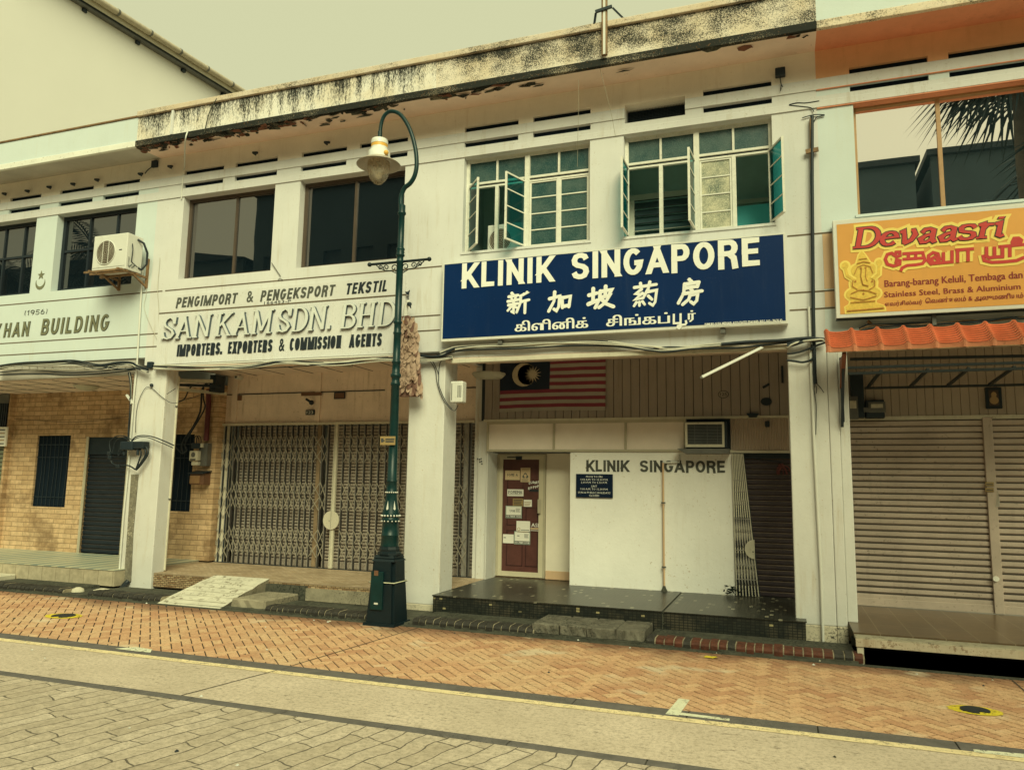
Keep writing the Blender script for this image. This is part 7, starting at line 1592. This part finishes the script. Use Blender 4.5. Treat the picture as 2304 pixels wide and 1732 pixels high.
# ------------------------------------------------------------------ across the street, behind the camera: what the upper windows mirror
OPW = mat('opposite_wall', (.05, .08, .10), .8, .2, .6); OPR = mat('opposite_roof', (.02, .03, .04), .7, .2)
def opposite(label, x0, x1, h, gable=0.0, notch=None):
    t = thing('shophouse', label, 'building', ((x0+x1)/2, -31, 0)); b = MB()
    holes = []
    x = x0+.8
    while x+1.4 < x1: holes += [(x, x+1.3, 1+3.3*k_+.6, 1+3.3*k_+2.1) for k_ in range(int((h-1.5)/3.3))]; x += 2.3
    b.cells(x0, x1, 0, h, holes+([notch] if notch else []), -30, -30.3, OPW); b.box(x0, x1, -40, -30.32, 0, h-.3, OPW); b.build('wall', t)
    b = MB(); xm = x0+(x1-x0)*.8
    if gable: b.prism([(x0-.4, h), (x1+.4, h), (xm+2, h+gable), (xm-5, h+gable*.9)], -40, -29.6, OPR)
    else: b.box(x0-.2, x1+.2, -40, -29.7, h+.001, h+.3, OPR)
    b.build('roof', t)
    return t
opposite('dark gabled building mirrored low in the left tinted window', -80, -33.4, 16.3, 1.2)
opposite('tall dark building mirrored in the second tinted window', -32.6, -17, 20.5, 0)
opposite('low dark building mirrored behind the palm fronds at right', -16.2, 6.5, 17.6, 0)
opposite('dark flat-roofed building mirrored in the right-hand window', 7.2, 34, 17.85, 0)
PALM = mat('palm_leaf', (.010, .022, .022), .6, .3, 8); PTR = mat('palm_trunk', (.10, .08, .055), .9, .3, 6)
def fan_palm(label, x, y, h, nl, seed, rad=1.25, feather=False):
    rnd = random.Random(seed); t = thing('palm_tree', label, 'palm', (x, y, 0), 'palms on the far side of the street')
    b = MB(); b.tube([(x, y, 0), (x+.08, y, h*.4), (x-.05, y+.05, h*.8), (x, y, h)], [.2, .15, .13, .12], PTR, 10); b.build('trunk', t)
    b = MB()
    for i in range(nl):
        a = 2*math.pi*i/nl+rnd.uniform(-.2, .2); el = rnd.uniform(-.7, .8); d_ = Vector((math.cos(a)*math.cos(el), math.sin(a)*math.cos(el), math.sin(el)))
        p0 = Vector((x, y, h)); p1 = p0+d_*rnd.uniform(.6, 1.0)
        if not feather:
            b.tube([p0, (p0+p1)/2+Vector((0, 0, .06)), p1], .018, PALM, 5)
            up = Vector((0, 0, 1)); sd = d_.cross(up).normalized(); nn = sd.cross(d_).normalized()
            for k_ in range(25):
                th = R(-125+250*k_/24); bl = rad*rnd.uniform(.8, 1.05)*(1-.15*abs(th)/2.2); q = (d_*math.cos(th)+sd*math.sin(th))
                tip = p1+q*bl-Vector((0, 0, bl*.35)); mid = p1+q*bl*.55; w_ = q.cross(nn).normalized()*.038
                b.add([p1, mid+w_, tip, mid-w_], [(0, 1, 2, 3)], PALM)
        else:
            L = rnd.uniform(2.2, 2.9); pts = [p0+Vector((d_.x*L*s, d_.y*L*s, d_.z*L*s+.5*s-1.5*s*s)) for s in [j/10 for j in range(11)]]; b.tube(pts, [.03*(1-.08*j) for j in range(11)], PALM, 5)
            for j in range(1, 11):
                for f in (0, .33, .66):
                    c = pts[j-1].lerp(pts[j], f); tg = (pts[j]-pts[j-1]).normalized(); sd = tg.cross(Vector((0, 0, 1))).normalized(); bl = .75*(1-.5*abs(j/10-.45))
                    for s in (-1, 1): tip = c+(sd*s+tg*.6).normalized()*bl-Vector((0, 0, .22)); mid = c.lerp(tip, .5)+Vector((0, 0, .05)); b.add([c, mid+tg*.025, tip, mid-tg*.025], [(0, 1, 2, 3)], PALM)
    b.build('crown', t)
fan_palm('fan palm mirrored hanging at the top of the right-hand window', 4.95, -8.0, 10.75, 16, 3, 1.6)
fan_palm('fan palm mirrored at the lower right of the right-hand window', 6.3, -8.2, 8.5, 16, 5, 1.6)
fan_palm('feather palm mirrored in the window beside the air-conditioner', -21.3, -8.3, 9.3, 15, 7, 1, True)
fan_palm('feather palm mirrored in the far left window', -26.0, -8.8, 9.0, 15, 9, 1, True)
